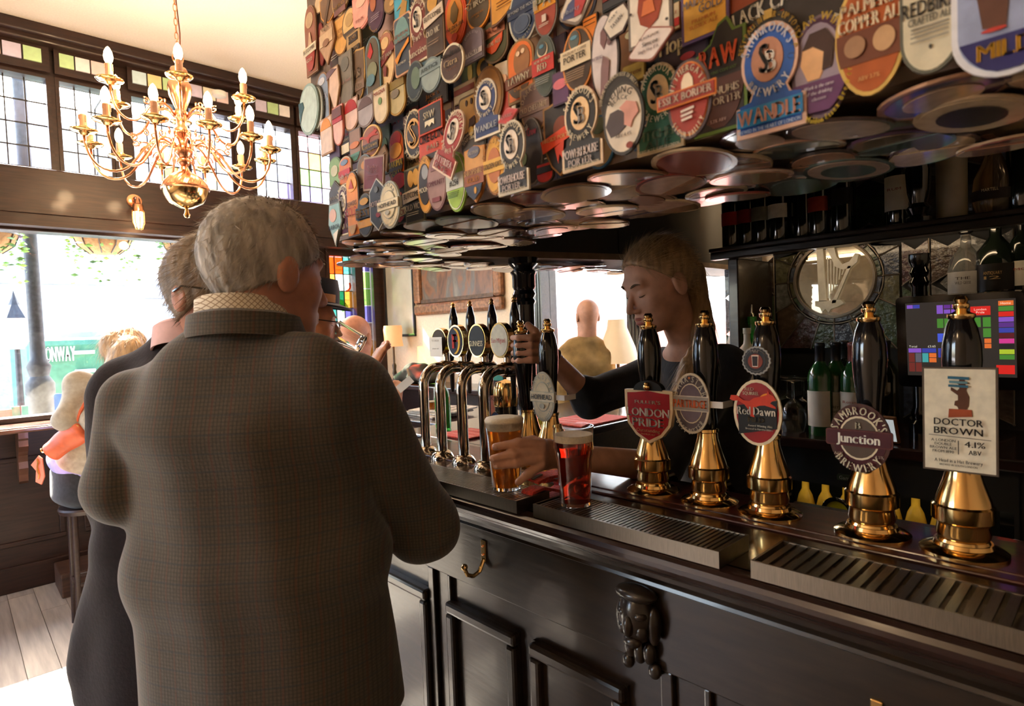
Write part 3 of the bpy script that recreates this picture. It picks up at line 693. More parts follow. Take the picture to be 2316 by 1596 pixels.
clip('bottle_cap_badge', 'small crinkled black badge showing a pint glass, above the red oval squirrel clip', cc, w2, w2, 'scal', (160, 156, 148), (34, 30, 30), [
    ('oval', (120, 116, 110), 0, 0, 0.80, 0.80), ('oval', (34, 28, 28), 0, 0, 0.77, 0.77), ('oval', (140, 52, 24), 0, -0.02, 0.54, 0.54), ('poly', (240, 214, 190), [(-0.13, 0.2), (0.13, 0.2), (0.10, -0.22), (-0.10, -0.22)]), ('poly', (40, 14, 10), [(-0.10, 0.16), (0.10, 0.16), (0.08, -0.19), (-0.08, -0.19)]), ('arc', (170, 160, 150), 'Mild', 0.11, 0.30, 90, False)], group=G, cat='badge')
c, w, h = on_pump(1870, 912, 2020, 1067, CX)
jn = clip('pump_clip', 'round maroon roundel clip with a cross bar and cream lettering on a hand pump', c, w * 0.93, h, 'oval', (70, 36, 26), (66, 12, 22), [
    ('oval', (224, 208, 176), 0, 0, 0.66, 0.64), ('oval', (82, 66, 54), 0, 0, 0.60, 0.58), ('oval', (66, 12, 22), 0, 0, 0.0001, 0.0001), ('text', (210, 200, 170), 'B', 0.10, 0, 0.19),
    ('arc', (232, 220, 190), "SAMBROOK'S", 0.115, 0.345, 90, False, 0, 0, 0.345), ('arc', (232, 220, 190), 'BREWERY', 0.115, 0.345, 270, True, 0, 0, 0.345), ('text', (200, 180, 160), 'ABV', 0.04, -0.33, -0.24), ('text', (200, 180, 160), '4.5%', 0.04, 0.33, -0.24)], group=G)
bb = MB().prism(rrect(w * 1.0, h * 0.24, h * 0.03, 2), 0.004, None, (0, 0, 0.0055)).build('cross_bar', ink((84, 34, 30)), jn)
MB().prism(rrect(w * 0.96, h * 0.20, h * 0.03, 2), 0.001, None, (0, 0, 0.0093)).build('face', ink((66, 12, 22)), bb)
tm = MB(); text_shape(tm, 'Junction', h * 0.14, 0, 0, 0.0106, w * 0.66, bold=h * 0.006); tm.build('lettering', ink((238, 232, 214)), bb)
c, w, h = on_pump(2086, 830, 2256, 1067, CX)
SEAT = [(-0.06, 0.14), (-0.02, 0.13), (0.0, 0.10), (0.10, 0.10), (0.13, 0.14), (0.14, 0.22), (0.10, 0.28), (0.11, 0.31), (0.09, 0.345), (0.15, 0.35), (0.09, 0.36), (0.08, 0.39), (0.01, 0.385), (0.0, 0.36), (-0.03, 0.35), (0.0, 0.34), (0.01, 0.30), (-0.02, 0.28), (-0.10, 0.31), (-0.105, 0.28), (-0.01, 0.235), (-0.01, 0.19), (-0.05, 0.18)]
clip('pump_clip', 'white rectangular clip with a seated figure on a suitcase, on a hand pump', c, w, h, 'rect', (84, 70, 56), (224, 212, 186), [
    ('poly', (84, 46, 24), SEAT), ('poly', (150, 66, 30), [(-0.13, 0.105), (0.17, 0.105), (0.18, 0.04), (-0.14, 0.02)]), ('band', (40, 96, 120), 0.40, 0.025, 0.28, -2), ('band', (90, 130, 140), 0.36, 0.022, 0.24, -2), ('band', (40, 96, 120), 0.325, 0.022, 0.26, -2),
    ('text', (52, 44, 40), 'DOCTOR', 0.065, 0, -0.015, 0.66), ('text', (52, 44, 40), 'BROWN', 0.065, 0, -0.10, 0.66), ('line', (60, 52, 46), [(-0.40, -0.15), (0.42, -0.165)], 0.008), ('line', (60, 52, 46), [(0.0, -0.19), (0.0, -0.32)], 0.012),
    ('text', (70, 62, 56), 'A LONDON', 0.025, -0.2, -0.195), ('text', (70, 62, 56), 'DOUBLE', 0.025, -0.2, -0.23), ('text', (70, 62, 56), 'BROWN ALE', 0.025, -0.2, -0.265), ('text', (70, 62, 56), 'FROM 1890', 0.025, -0.2, -0.30),
    ('text', (60, 52, 46), '4.1%', 0.055, 0.22, -0.215, 0.28), ('text', (60, 52, 46), 'ABV', 0.042, 0.22, -0.29, 0.17), ('text', (90, 80, 70), 'A Head in a Hat Brewery', 0.032, 0, -0.385, 0.64), ('text', (90, 80, 70), 'BREWED IN SOUTH LONDON', 0.018, 0, -0.425, 0.5)], group=G, inset=0.03, thick=0.006)

# ------------------------------------------------------------------ lager fonts (swan-neck taps)
FL = ['nickel swan-neck tap with a round badge and white card', 'nickel swan-neck tap with a dark blue and yellow oval badge', 'nickel swan-neck tap with a black oval badge', 'nickel swan-neck tap with a white oval badge']
FP = [(1.084, 1.554), (1.074, 1.455), (1.072, 1.350), (1.062, 1.24)]
def font_tap(k):
    x, y = FP[k]
    r = thing('beer_tap', FL[k], 'beer tap', (x, y, CT), group='swan-neck taps on the counter')
    MB().lathe([(0.036, 0), (0.036, 0.006), (0.030, 0.016), (0.020, 0.024)], 20).build('base', CHROME, r, True)
    MB().tube([(0, 0, 0.015), (0, 0, 0.12), (0, 0, 0.20)] + [(0.055 - 0.055 * math.cos(t), 0, 0.215 + 0.055 * math.sin(t)) for t in np.linspace(0.1, math.pi / 2, 7)] + [(0.075, 0, 0.270)], 0.0155, 16).build('neck', CHROME, r, True)
    MB().lathe([(0.018, -0.03), (0.022, -0.02), (0.023, 0.02), (0.018, 0.032)], 16, (0.10, 0, 0.268), (1, 0, 0)).lathe([(0.012, 0), (0.010, 0.03)], 12, (0.095, 0, 0.285)).build('tap_body', CHROME, r, True)
    MB().lathe([(0.010, 0.03), (0.008, -0.01), (0.0065, -0.055)], 10, (0.115, 0, 0.24)).build('spout', BLACK, r, True)
    MB().lathe([(0.011, 0), (0.013, 0.03), (0.0165, 0.06), (0.015, 0.09), (0.008, 0.12), (0.006, 0.125)], 14, (0.13, 0, 0.335)).tube([(0.11, 0, 0.28), (0.13, 0, 0.335)], 0.009, 10).build('handle', BLACK, r, True, angle=60)
    MB().lathe([(0.006, 0), (0.009, 0.003), (0.006, 0.007), (0.008, 0.013), (0.0, 0.02)], 10, (0.13, 0, 0.459)).build('finial', BRASS, r, True)
    # badge: thick oval lens facing the customers
    bx = 0.088; w, h = (0.078, 0.10) if k else (0.078, 0.085)
    b = MB().prism([(p[0], p[1]) for p in arc(27, 0, 2 * math.pi * 27 / 28, w / 2, h / 2)], 0.022, FACE, (bx, 0, 0.352)).build('badge', BRASS, r)
    f_ = ink([(60, 44, 24), (10, 14, 44), (12, 12, 12), (206, 200, 180)][k])
    MB().prism(arc(27, 0, 2 * math.pi * 27 / 28, w * 0.45, h * 0.45), 0.002, FACE, (bx - 0.0215, 0, 0.352)).build('badge_face', f_, b)
    t = MB()
    if k == 0:
        MB().box((bx - 0.034, 0, 0.335), (0.001, 0.066, 0.062)).build('card', PAPER, b)
        text_shape(t, 'TO ORDER', 0.006, 0, 0.01, 0, 0.04, M3=FACE, loc=(bx - 0.0352, 0, 0.345)); text_shape(t, 'please ask', 0.005, 0, 0, 0, 0.035, M3=FACE, loc=(bx - 0.0352, 0, 0.33)); t.build('lettering', ink((120, 110, 100)), b)
    elif k == 1:
        MB().prism(arc(21, -1.75, 1.75, w * 0.34, h * 0.40) + arc(14, 1.4, -1.4, w * 0.22, h * 0.34), 0.001, FACE, (bx - 0.0238, 0, 0.352)).build('crescent', ink((220, 170, 40)), b)
        text_shape(t, 'F', 0.045, 0.004, 0, 0.0265, None, bold=0.002, M3=FACE, loc=(bx, 0, 0.352)); t.build('lettering', ink((196, 40, 24)), b)
    elif k == 2:
        text_shape(t, 'GUINNESS', 0.016, 0, -0.008, 0.0265, 0.062, M3=FACE, loc=(bx, 0, 0.352)); t.build('lettering', ink((226, 210, 170)), b)
    else:
        text_shape(t, 'San Miguel', 0.013, 0, 0.0, 0.0265, 0.058, M3=FACE, loc=(bx, 0, 0.352)); t.build('lettering', ink((170, 40, 36)), b)
    return r
for k in range(4): font_tap(k)
# squat keg font with a blue oval badge
r = thing('keg_tap', 'brass and black barrel tap with a tilted blue oval badge behind the amber pint', 'beer tap', (1.20, 1.30, CT))
MB().lathe([(0.04, 0), (0.04, 0.01), (0.034, 0.02), (0.034, 0.16)], 24).build('barrel', BLACK, r, True)
MB().lathe([(0.035, 0.155), (0.037, 0.16), (0.037, 0.205), (0.034, 0.215), (0.030, 0.225), (0, 0.235)], 24).build('brass_top', BRASS, r, True)
b = MB().prism(arc(25, 0, 2 * math.pi * 25 / 26, 0.027, 0.042), 0.008, FACE, (-0.034, 0.002, 0.10)).build('badge', CHROME, r)
MB().prism(arc(25, 0, 2 * math.pi * 25 / 26, 0.024, 0.039), 0.001, FACE, (-0.0425, 0.002, 0.10)).build('badge_face', ink((40, 64, 120)), b)
t = MB()
for s, y in (('KING', 0.012), ('EAST', 0), ('BITTER', -0.012)): text_shape(t, s, 0.008, 0, y, 0.0102, None, M3=FACE, loc=(-0.034, 0.002, 0.10))
t.build('lettering', ink((200, 200, 190)), b)
t = MB(); text_shape(t, 'KEYS', 0.014, 0, 0, 0.0375, 0.05, M3=FACE, loc=(0, 0, 0.18)); t.build('lettering', ink((40, 26, 14)), r)

# ------------------------------------------------------------------ pints, bar towel
ALE1 = pm('amber_ale', (0.95, 0.30, 0.025), 0.03, var=0.06, trans=0.55, ior=1.33)
ALE2 = pm('ruby_ale', (0.42, 0.022, 0.006), 0.03, var=0.06, trans=0.92, ior=1.33)
FOAM = pm('beer_foam', (0.86, 0.74, 0.54), 0.7, var=0.06, scale=200, bump=0.2)
def pint(name, label, loc, beer, H, fill, foam, nonic, dome=0.0):
    r = thing(name, label, 'glass', loc)
    if nonic: out = [(0.030, 0.0), (0.031, 0.006), (0.035, 0.09), (0.0385, 0.108), (0.041, 0.116), (0.040, 0.126), (0.041, H)]
    else: out = [(0.031, 0.0), (0.032, 0.006), (0.036, 0.06), (0.0400, 0.12), (0.0425, H - 0.01), (0.0428, H)]
    t = 0.0018
    inn = [(max(0.001, a - t), max(b, 0.007)) for a, b in out]
    MB().lathe(out + inn[::-1][0:] + [(0.0, 0.007)], 32, cap=False).add([], []).lathe([(0.0, 0.0), (0.030, 0.0)], 32, cap=False).build('glass_body', GLASS, r, True, angle=50)
    liq = [(0.0, 0.0072)] + [(a - t - 0.0003, max(b, 0.0074)) for a, b in out if b < fill]
    ra = np.interp(fill, [b for a, b in out], [a for a, b in out]) - t - 0.0003
    MB().lathe(liq + [(ra, fill), (0, fill)], 32, cap=False).build('beer', beer, r, True, angle=50)
    fr = np.interp(foam, [b for a, b in out], [a for a, b in out]) - t - 0.0003
    top = [(fr, foam), (0, foam)] if not dome else [(fr + 0.002, foam), (fr + 0.0035, foam + dome * 0.35), (fr + 0.0005, foam + dome * 0.8), (fr * 0.7, foam + dome), (0, foam + dome)]
    MB().lathe([(0, fill + 0.0003), (ra, fill + 0.0003)] + top, 32, cap=False).build('foam', FOAM, r, True, angle=60)
    return r
g1 = onz(1146, 1102, CT + 0.028); g2 = onz(1302, 1138, CT + 0.028)
pint('pint_of_amber_ale', 'full pint of amber ale with a domed foam head, held by the server', (g1[0], g1[1], CT + 0.0265), ALE1, 0.150, 0.133, 0.150, False, 0.012)
pint('pint_of_dark_ale', 'pint of dark ruby ale with a thin head, standing beside the red bar towel', (g2[0], g2[1], CT + 0.0265), ALE2, 0.158, 0.128, 0.142, True)
TOWEL = pm('red_towel', (0.62, 0.045, 0.025), 0.95, var=0.3, scale=150, bump=0.5, sheen=0.3)
# crumpled towel between the trays: a folded strip with loops
def strip(pts, width, thick, mat, name, parent, axis):
    m = MB(); ax = Vector(axis); vs = []; fs = []
    P = [Vector(p) for p in pts]; n = len(P)
    for i, p in enumerate(P):
        d = (P[min(i + 1, n - 1)] - P[max(i - 1, 0)]).normalized(); nr = d.cross(ax).normalized() * thick / 2
        vs += [tuple(p - ax * width / 2 + nr), tuple(p + ax * width / 2 + nr), tuple(p + ax * width / 2 - nr), tuple(p - ax * width / 2 - nr)]
    for i in range(n - 1):
        for k in range(4): fs.append((4 * i + k, 4 * i + (k + 1) % 4, 4 * i + 4 + (k + 1) % 4, 4 * i + 4 + k))
    fs += [(0, 1, 2, 3), (4 * n - 1, 4 * n - 2, 4 * n - 3, 4 * n - 4)]
    m.add(vs, fs); return m.build(name, mat, parent, True, angle=70)
tp = onz(1215, 1135, CT)
tw = thing('bar_towel', 'crumpled red bar towel wedged between the two steel trays', 'towel', (float(tp[0]) + 0.035, float(tp[1]) - 0.004, CT)); tw.scale = (1.1, 1.0, 1.25)
strip([(0.10, 0, 0.004), (0.0, 0, 0.004), (-0.05, 0, 0.004), (-0.068, 0, 0.012), (-0.060, 0, 0.024), (-0.03, 0, 0.026), (0.0, 0, 0.018), (0.02, 0, 0.012), (0.035, 0, 0.016), (0.03, 0, 0.026), (0.0, 0, 0.036), (-0.03, 0, 0.038)], 0.034, 0.005, TOWEL, 'cloth', tw, (0, 1, 0))
strip([(0.10, 0, 0.006), (0.11, 0, 0.02), (0.08, 0, 0.032), (0.03, 0, 0.042), (-0.02, 0, 0.044), (-0.045, 0, 0.04)], 0.034, 0.005, TOWEL, 'fold', tw, (0, 1, 0.1))
strip([(-0.02, 0, 0.0475), (-0.035, 0, 0.0465), (-0.047, 0, 0.0435)], 0.008, 0.002, ink((70, 60, 52)), 'stripe', tw, (0, 1, 0))
# flat bar towels on the return counter
for k, (a, b, lab) in enumerate((((1.30, 1.62), (1.46, 1.79), 'red bar towel lying flat at the corner of the counter'), ((1.72, 1.44), (2.02, 1.66), 'red bar towel lying flat on the counter behind the server'))):
    t = thing('bar_towel', lab, 'towel', ((a[0] + b[0]) / 2, (a[1] + b[1]) / 2, CT))
    MB(origin=((a[0] + b[0]) / 2, (a[1] + b[1]) / 2, 0)).span((a[0], a[1], 0.0005), (b[0], b[1], 0.007)).build('cloth', TOWEL, t, bevel=0.002)
    for q in range(3): MB(origin=((a[0] + b[0]) / 2, (a[1] + b[1]) / 2, 0)).span((a[0] + 0.03 + q * 0.045, a[1] + 0.001, 0.0068), (a[0] + 0.05 + q * 0.045, b[1] - 0.001, 0.0078)).build('stripe', ink((214, 120, 110)), t)
# ------------------------------------------------------------------ pump clips crowding the canopy front
CROP = {'S': (0, 0, 1.0), 'A': (690, 0, 6.94), 'B': (680, 170, 6.94), 'C': (740, 330, 6.94), 'D': (960, 0, 6.94), 'E': (960, 200, 6.1375), 'F': (1240, 0, 6.94), 'G': (1220, 180, 6.65), 'H': (1540, 0, 5.319)}
CRM = (236, 220, 186); DK = (40, 28, 22); BRN = (88, 62, 44); GLD = (206, 150, 62); TAN = (176, 140, 96)
def T(c, s, size, x, y, w=None, sh=0): return ('text', c, s, size, x, y, w, sh)
def keyhole_set(main, disc, word, wordc, words=None, foot=None):
    # brewery clip: lettered ring round an S disc over a name plate
    r = [('oval', disc, 0, 0.165, 0.46, 0.40), ('arc', CRM, "SAMBROOK'S", 0.085, 0.285, 90, False, 0, 0.165, 0.235), ('arc', CRM, 'BREWERY', 0.075, 0.285, 270, True, 0, 0.165, 0.235),
         T((20, 18, 18), 'S', 0.26, -0.04, 0.175, 0.20), T((170, 160, 150), 'B', 0.20, 0.06, 0.14, 0.18)]
    r += [T(wordc, word, 0.11, 0, -0.30 if words else -0.34, 0.88)]
    if words: r += [T(wordc, words, 0.09, 0, -0.415, 0.60)]
    if foot: r += [T(CRM, foot, 0.035, 0, -0.47, 0.9)]
    return r
def lines(c, ys, w=0.5): return [('band', c, y, 0.012, w) for y in ys]
CL = [
 # (crop, u0, v0, u1, v1, shape, rim, face, layers, tilt, label)
 # --- lower layers first
 ('A', 1160, 230, 1420, 560, 'rrect', (200, 160, 130), (214, 172, 150), [], 0, 'plain pale pink clip half covered by a cream oval clip with a red sash'),
 ('A', 910, 380, 1160, 1000, 'rect', (96, 92, 62), (120, 112, 76), [T(CRM, 'Corvus', 0.10, 0, 0.15, 0.8)], 0, 'olive clip behind the parrot picture clip'),
 ('A', 210, 350, 330, 1050, 'oval', (120, 40, 34), (140, 60, 50), [], 0, 'narrow dark red clip wedged behind the tan tankard-shaped clip'),
 ('A', 450, 880, 640, 1250, 'rect', (60, 44, 34), (74, 54, 42), [T(CRM, 'ST', 0.16, 0, 0, 0.5)], 0, 'small brown rectangular clip under a rounded gold clip'),
 ('A', 1330, 1130, 1600, 1500, 'rect', (40, 44, 30), (58, 62, 38), [], 0, 'dark green clip above the pale clip with a yellow header'),
 ('A', 1840, 800, 2180, 1050, 'rect', (70, 96, 106), (96, 124, 130), [], 0, 'flat slate blue clip under a brown clip with a cream band'),
 ('B', 1640, 330, 1890, 660, 'rect', (22, 18, 22), (32, 24, 28), [T(CRM, 'ROGUE', 0.22, 0, 0.22, 0.9), ('band', (96, 24, 36), -0.30, 0.34, 0.96), T(CRM, 'DEAD GUY', 0.12, 0, -0.30, 0.7)], 0, 'black and maroon rectangular clip with white capitals'),
 ('B', 1880, 170, 2330, 520, 'rect', (30, 22, 20), (44, 32, 28), [T((210, 130, 50), "Jack's", 0.2, 0, 0.1, 0.5), T((210, 130, 50), 'Porter', 0.2, 0.1, -0.2, 0.5)], 0, 'dark clip with orange script above the tilted maroon brewery clip'),
 ('B', 1230, 570, 1650, 960, 'rect', (34, 24, 40), (50, 34, 54), [T((110, 90, 120), 'HOUND', 0.16, 0, 0.2, 0.7), T((160, 40, 60), 'BERRY', 0.1, 0.1, -0.1, 0.6)], 0, 'dark purple clip behind a round-ended pale clip'),
 ('B', 620, 860, 800, 1260, 'rect', (36, 28, 30), (48, 34, 34), [T((180, 30, 34), 'SANTAS', 0.13, 0, 0.25, 0.9), T(CRM, 'DRINKERS', 0.1, 0, 0.05, 0.9), ('band', CRM, -0.28, 0.36, 0.9)], 0, 'black and cream clip with red capitals near the canopy corner'),
 ('B', 470, 1130, 640, 1330, 'rect', (60, 40, 64), (74, 52, 76), [], 0, 'small dark violet clip at the canopy corner'),
 ('B', 1270, 790, 1440, 1560, 'rect', (34, 44, 30), (48, 62, 42), [('oval', (70, 96, 60), 0, 0.1, 0.5, 0.3)], 0, 'tall dark green clip behind the squirrel oval on the canopy'),
 ('B', 1240, 1120, 1420, 1560, 'kite', (150, 110, 70), (190, 146, 100), lines(BRN, (0.2, 0.1, 0.0), 0.6), 20, 'tilted tan kite clip over the tall dark green clip'),
 ('D', 600, 900, 850, 1420, 'rect', (54, 62, 34), (76, 84, 40), [('oval', (190, 160, 70), 0.1, 0, 0.3, 0.6)], 0, 'dark olive clip beneath the cream-rimmed brown oval with bubble letters'),
 ('D', 830, 860, 1110, 1250, 'oval', (40, 34, 26), (200, 146, 40), [('oval', (52, 40, 30), 0, 0, 0.45, 0.5)], 0, 'yellow and black badge above the blue ringed brewery clip'),
 ('D', 480, 1300, 830, 1596, 'rect', (170, 140, 96), (200, 172, 126), [('band', (150, 70, 44), 0.1, 0.3, 0.9)], 0, 'cream and red striped clip behind the gold face clip'),
 ('D', 1280, 640, 1420, 1000, 'rect', (60, 30, 44), (90, 44, 70), [], 0, 'plum clip showing between the round brown clip and the orange owl clip'),
 ('D', 2020, 560, 2260, 1596, 'rect', (46, 30, 40), (64, 40, 50), [T(CRM, 'BREWING', 0.06, 0, 0.1, 0.8), T((200, 190, 200), 'ISTANBUL', 0.09, 0, -0.18, 0.9), ('band', (196, 110, 110), -0.36, 0.16, 0.9)], 0, 'violet and pink clip behind the brown oval clip with a wide cream band'),
 ('F', 560, 250, 800, 640, 'rect', (60, 44, 26), (230, 130, 40), lines((60, 44, 26), (0.3, 0.1), 0.8), 0, 'orange fringed clip behind the white oval clip with a drawing'),
 ('F', 1130, 480, 1460, 1100, 'rect', (90, 56, 28), (126, 78, 36), [('oval', (200, 190, 150), 0.1, 0.35, 0.5, 0.2)], 0, 'brown clip with a cream cloud behind the two white lozenges'),
 ('F', 1180, 1000, 1540, 1300, 'rrect', (140, 110, 40), (206, 178, 90), [T((130, 70, 60), 'Extreme', 0.25, 0, 0, 0.8)], 0, 'yellow clip above the black-ringed pig clip'),
 ('F', 860, -300, 1290, 120, 'rect', (34, 34, 36), (56, 56, 60), [('band', (120, 34, 24), 0.0, 0.3, 0.9), T((200, 200, 200), 'BREWING', 0.16, 0, 0.3, 0.7)], 0, 'dark grey clip above the small white hexagonal clip'),
 ('S', 1492, 58, 1604, 150, 'rect', (40, 22, 34), (52, 28, 40), [T((226, 206, 160), 'Hopfen', 0.42, 0, 0.12, 0.95), ('oval', (150, 26, 30), 0.1, -0.32, 0.3, 0.18)], 0, 'dark plum rectangular clip with big cream letters'),
 ('F', 1940, 60, 2090, 480, 'rect', (150, 96, 40), (214, 190, 150), [('band', (190, 30, 20), -0.25, 0.3, 0.95), T((190, 60, 40), 'ALE', 0.12, 0, 0.1, 0.7)], 0, 'cream and red strip clip beside the yellow-gold arched clip'),
 ('G', 690, 540, 1160, 1355, 'oval', (60, 110, 150), (176, 150, 104), [('oval', (110, 120, 90), 0, 0.3, 0.5, 0.3)], 0, 'buff oval clip with a blue rim behind the black porter clip'),
 ('S', 1640, -60, 1810, 80, 'rect', (90, 44, 26), (150, 66, 30), [('band', (30, 22, 18), -0.1, 0.34, 1.04, 0), T((240, 232, 214), 'BLACK CAT', 0.26, 0, -0.1, 0.98)], 6, 'rust clip with a black banner and bold white capitals'),
 ('S', 1770, -60, 1920, 90, 'oval', (36, 28, 26), (44, 34, 30), [('arc', (220, 214, 200), 'CHAMPION BEER OF BRITAIN', 0.08, 0.38, 270, True, 0, 0, 0.40), T((220, 214, 200), '2011', 0.08, 0, -0.25)], 0, 'black oval clip with white lettering above the purple portrait clip'),
 # --- upper left group
 ('A', 165, -80, 310, 225, 'oval', (110, 80, 54), (226, 196, 150), [], 0, 'cream oval clip with a brown rim high on the canopy corner'),
 ('A', 250, -120, 520, 385, 'shield', (206, 140, 60), (124, 88, 56), [('band', (90, 62, 40), 0, 0.16, 1.0, 60)], 0, 'brown shield clip with a gold rim and diagonal banner'),
 ('A', 440, -170, 700, 265, 'shield', (214, 176, 120), (112, 74, 50), [('band', (130, 80, 74), -0.32, 0.2, 0.7), T(GLD, 'NERO', 0.13, 0, -0.12, 0.7)], 0, 'brown shield clip with gold capitals on a cream edge'),
 ('A', 470, 250, 690, 885, 'ubot', (120, 86, 46), (226, 164, 84), [T((196, 130, 60), 'TOP', 0.1, 0, 0.12, 0.6), T((196, 130, 60), 'WIN', 0.1, 0, -0.02, 0.6)], 0, 'plain gold clip with a rounded foot'),
 ('A', 600, 110, 850, 640, 'oval', (70, 50, 36), (226, 184, 116), [('oval', (190, 150, 90), 0, 0.1, 0.5, 0.4), ('chord', (66, 48, 36), -0.45, -0.22), ('arc', (226, 190, 130), 'TICKLE', 0.07, 0.34, 270, True, 0, 0, 0.38)], 0, 'gold oval clip with knot lines and a dark crescent foot'),
 ('A', 670, 480, 910, 960, 'rect', (110, 84, 50), (186, 146, 90), [('band', (50, 36, 26), 0.24, 0.26, 0.6), T(TAN, 'LAND', 0.14, 0, 0.24, 0.5), ('band', (50, 36, 26), -0.18, 0.2, 0.85), T(TAN, 'IN HOPS', 0.12, 0, -0.18, 0.75)], 0, 'tan rectangular clip with two dark lettered bars'),
 ('A', 20, 70, 200, 1195, 'arch', (150, 110, 80), (150, 90, 66), [('oval', (196, 160, 120), 0, 0.28, 0.66, 0.22), ('poly', (206, 170, 130), [(-0.2, -0.12), (0.2, -0.12), (0.05, 0.1), (-0.05, 0.1)]), ('chord', (160, 56, 42), -0.45, -0.20), ('band', CRM, -0.15, 0.12, 1.14), T((120, 96, 76), 'BUTCOMBE', 0.055, 0, -0.15, 1.0), T(CRM, 'GOLD', 0.05, 0, -0.30, 0.5)], 0, 'tall dusty red clip with a cream name band at the canopy edge'),
 ('A', 235, 390, 495, 1035, 'kite', (160, 120, 84), (190, 148, 112), [('band', (206, 170, 130), 0.16, 0.30, 0.8), T(CRM, 'TEA', 0.09, 0, 0.40, 0.5), ('oval', (150, 104, 74), 0, 0.05, 0.4, 0.18)], 0, 'tan tankard-shaped clip tapering to a point'),
 ('A', 765, -100, 1035, 465, 'ubot', (236, 150, 130), (238, 168, 146), [('oval', (240, 190, 160), 0.05, 0.25, 0.6, 0.3), T((214, 110, 96), 'PINK', 0.08, 0, -0.25, 0.5)], 0, 'salmon pink clip with a rounded foot'),
 ('A', 1000, -140, 1275, 515, 'oval', (66, 48, 62), (80, 44, 66), [('oval', (180, 100, 60), -0.12, 0.25, 0.34, 0.44), ('arc', GLD, 'Brewery', 0.07, 0.40, 250, True, 0, 0, 0.42)] + lines((190, 160, 170), (-0.1, -0.16, -0.22), 0.5), 0, 'small purple oval portrait clip with yellow lettering'),
 ('A', 1255, -140, 1485, 220, 'oval', (100, 74, 40), (160, 118, 62), [('oval', (206, 160, 90), 0.1, -0.1, 0.3, 0.25)], 0, 'bronze oval clip with a small gold disc'),
 ('A', 1420, -80, 1660, 365, 'rect', (60, 120, 140), (70, 166, 190), [('poly', (176, 132, 60), [(-0.2, -0.35), (0.0, 0.05), (-0.3, 0.0), (0.1, 0.2), (0.05, 0.4), (0.3, 0.15), (0.42, 0.1), (0.3, -0.35)])], 0, 'bright sky blue clip with a gold hop cone'),
 ('A', 1165, 470, 1440, 1400, 'oval', (150, 110, 70), (236, 196, 140), [('oval', (176, 110, 80), 0, 0.30, 0.7, 0.28), ('oval', (232, 190, 130), 0, 0.27, 0.45, 0.2), ('band', (120, 34, 30), 0.03, 0.16, 1.12, 24), T(CRM, 'RUBY JANE', 0.07, 0, 0.03, 0.95), ('poly', (120, 44, 34), [(-0.08, -0.3), (0.05, -0.32), (0.1, -0.18), (0.0, -0.1), (-0.12, -0.18)])], 0, 'tall cream oval clip with a red diagonal sash'),
 ('A', 975, 570, 1200, 1500, 'arch', (110, 146, 156), (92, 76, 54), [('poly', (190, 34, 30), [(-0.3, 0.2), (-0.05, 0.40), (0.1, 0.22), (-0.1, 0.12)]), ('oval', (130, 130, 96), 0, -0.1, 0.7, 0.3), ('oval', (90, 124, 130), -0.1, -0.25, 0.6, 0.2)], 0, 'tall picture clip of a red parrot in a blue-grey frame'),
 ('A', 1420, 240, 1695, 1185, 'rrect', (206, 150, 110), (62, 68, 78), [('chord', (112, 150, 146), 0.08, 0.46), T((196, 96, 80), 'SEVERN', 0.06, 0, 0.17, 0.8), T((196, 96, 80), 'CASTLE', 0.06, 0, 0.08, 0.8), ('poly', (222, 140, 40), [(-0.4, -0.2), (0.1, -0.05), (0.42, 0.05), (0.42, -0.03), (0.0, -0.14), (-0.3, -0.3)]), T(CRM, 'PREMIUM', 0.04, 0, -0.32, 0.5)], 0, 'tall teal over navy clip with an orange flame'),
 ('A', 1640, -30, 1968, 1000, 'keyhole', (236, 214, 180), (118, 44, 38), keyhole_set(0, (240, 224, 196), 'Junction', CRM), 0, 'maroon keyhole-shaped clip with a cream S disc, high on the canopy'),
 ('A', 1915, -60, 2205, 905, 'rect', (120, 92, 66), (72, 54, 44), [('oval', GLD, -0.05, 0.40, 0.55, 0.3), ('band', (224, 204, 176), 0.17, 0.20, 1.1, 8), T((96, 74, 60), 'BUTCOMBE', 0.085, 0, 0.17, 0.95), T(CRM, 'OLD VIC', 0.10, 0, -0.10, 0.75)] + lines((150, 120, 96), (-0.25, -0.3), 0.6), 0, 'brown clip with a slanting cream name band beside a bright orange oval'),
 ('A', 720, 770, 970, 1640, 'shield', (196, 150, 84), (112, 86, 62), [T((180, 150, 120), '23', 0.18, 0, 0.05, 0.6), ('band', (130, 100, 80), -0.2, 0.16, 0.9), T((210, 186, 150), 'BLACK', 0.08, 0, -0.2, 0.7)], 0, 'brown shield clip with a cut-out top and pointed foot'),
 ('A', 560, 820, 775, 1750, 'ubot', (120, 110, 92), (128, 116, 100), [('oval', (110, 104, 92), 0, 0.3, 0.6, 0.25), T((180, 130, 116), 'Black Swan', 0.07, 0, 0.0, 0.85)], 0, 'long grey clip with pinkish script and a rounded foot'),
 ('A', 395, 1050, 575, 1810, 'kite', (170, 130, 90), (226, 190, 164), [('poly', (110, 80, 84), [(-0.6, 0.3), (0.3, 0.42), (-0.1, 0.48), (-0.6, 0.46)])], 0, 'cream clip with a ragged mauve corner and pointed foot'),
 ('A', 205, 1130, 400, 1960, 'arch', (160, 120, 84), (146, 160, 180), [('oval', (226, 226, 230), 0, 0.32, 0.5, 0.14), T((226, 226, 236), 'SUSSEX', 0.10, 0, 0.0, 0.85), T((226, 226, 236), 'BEST', 0.08, 0, -0.14, 0.6)], 0, 'pale blue clip with white capitals and a peaked top'),
 ('A', 90, 1330, 310, 2060, 'oval', (96, 90, 80), (206, 208, 196), [], 0, 'white oval clip tucked behind the mint oval clip'),
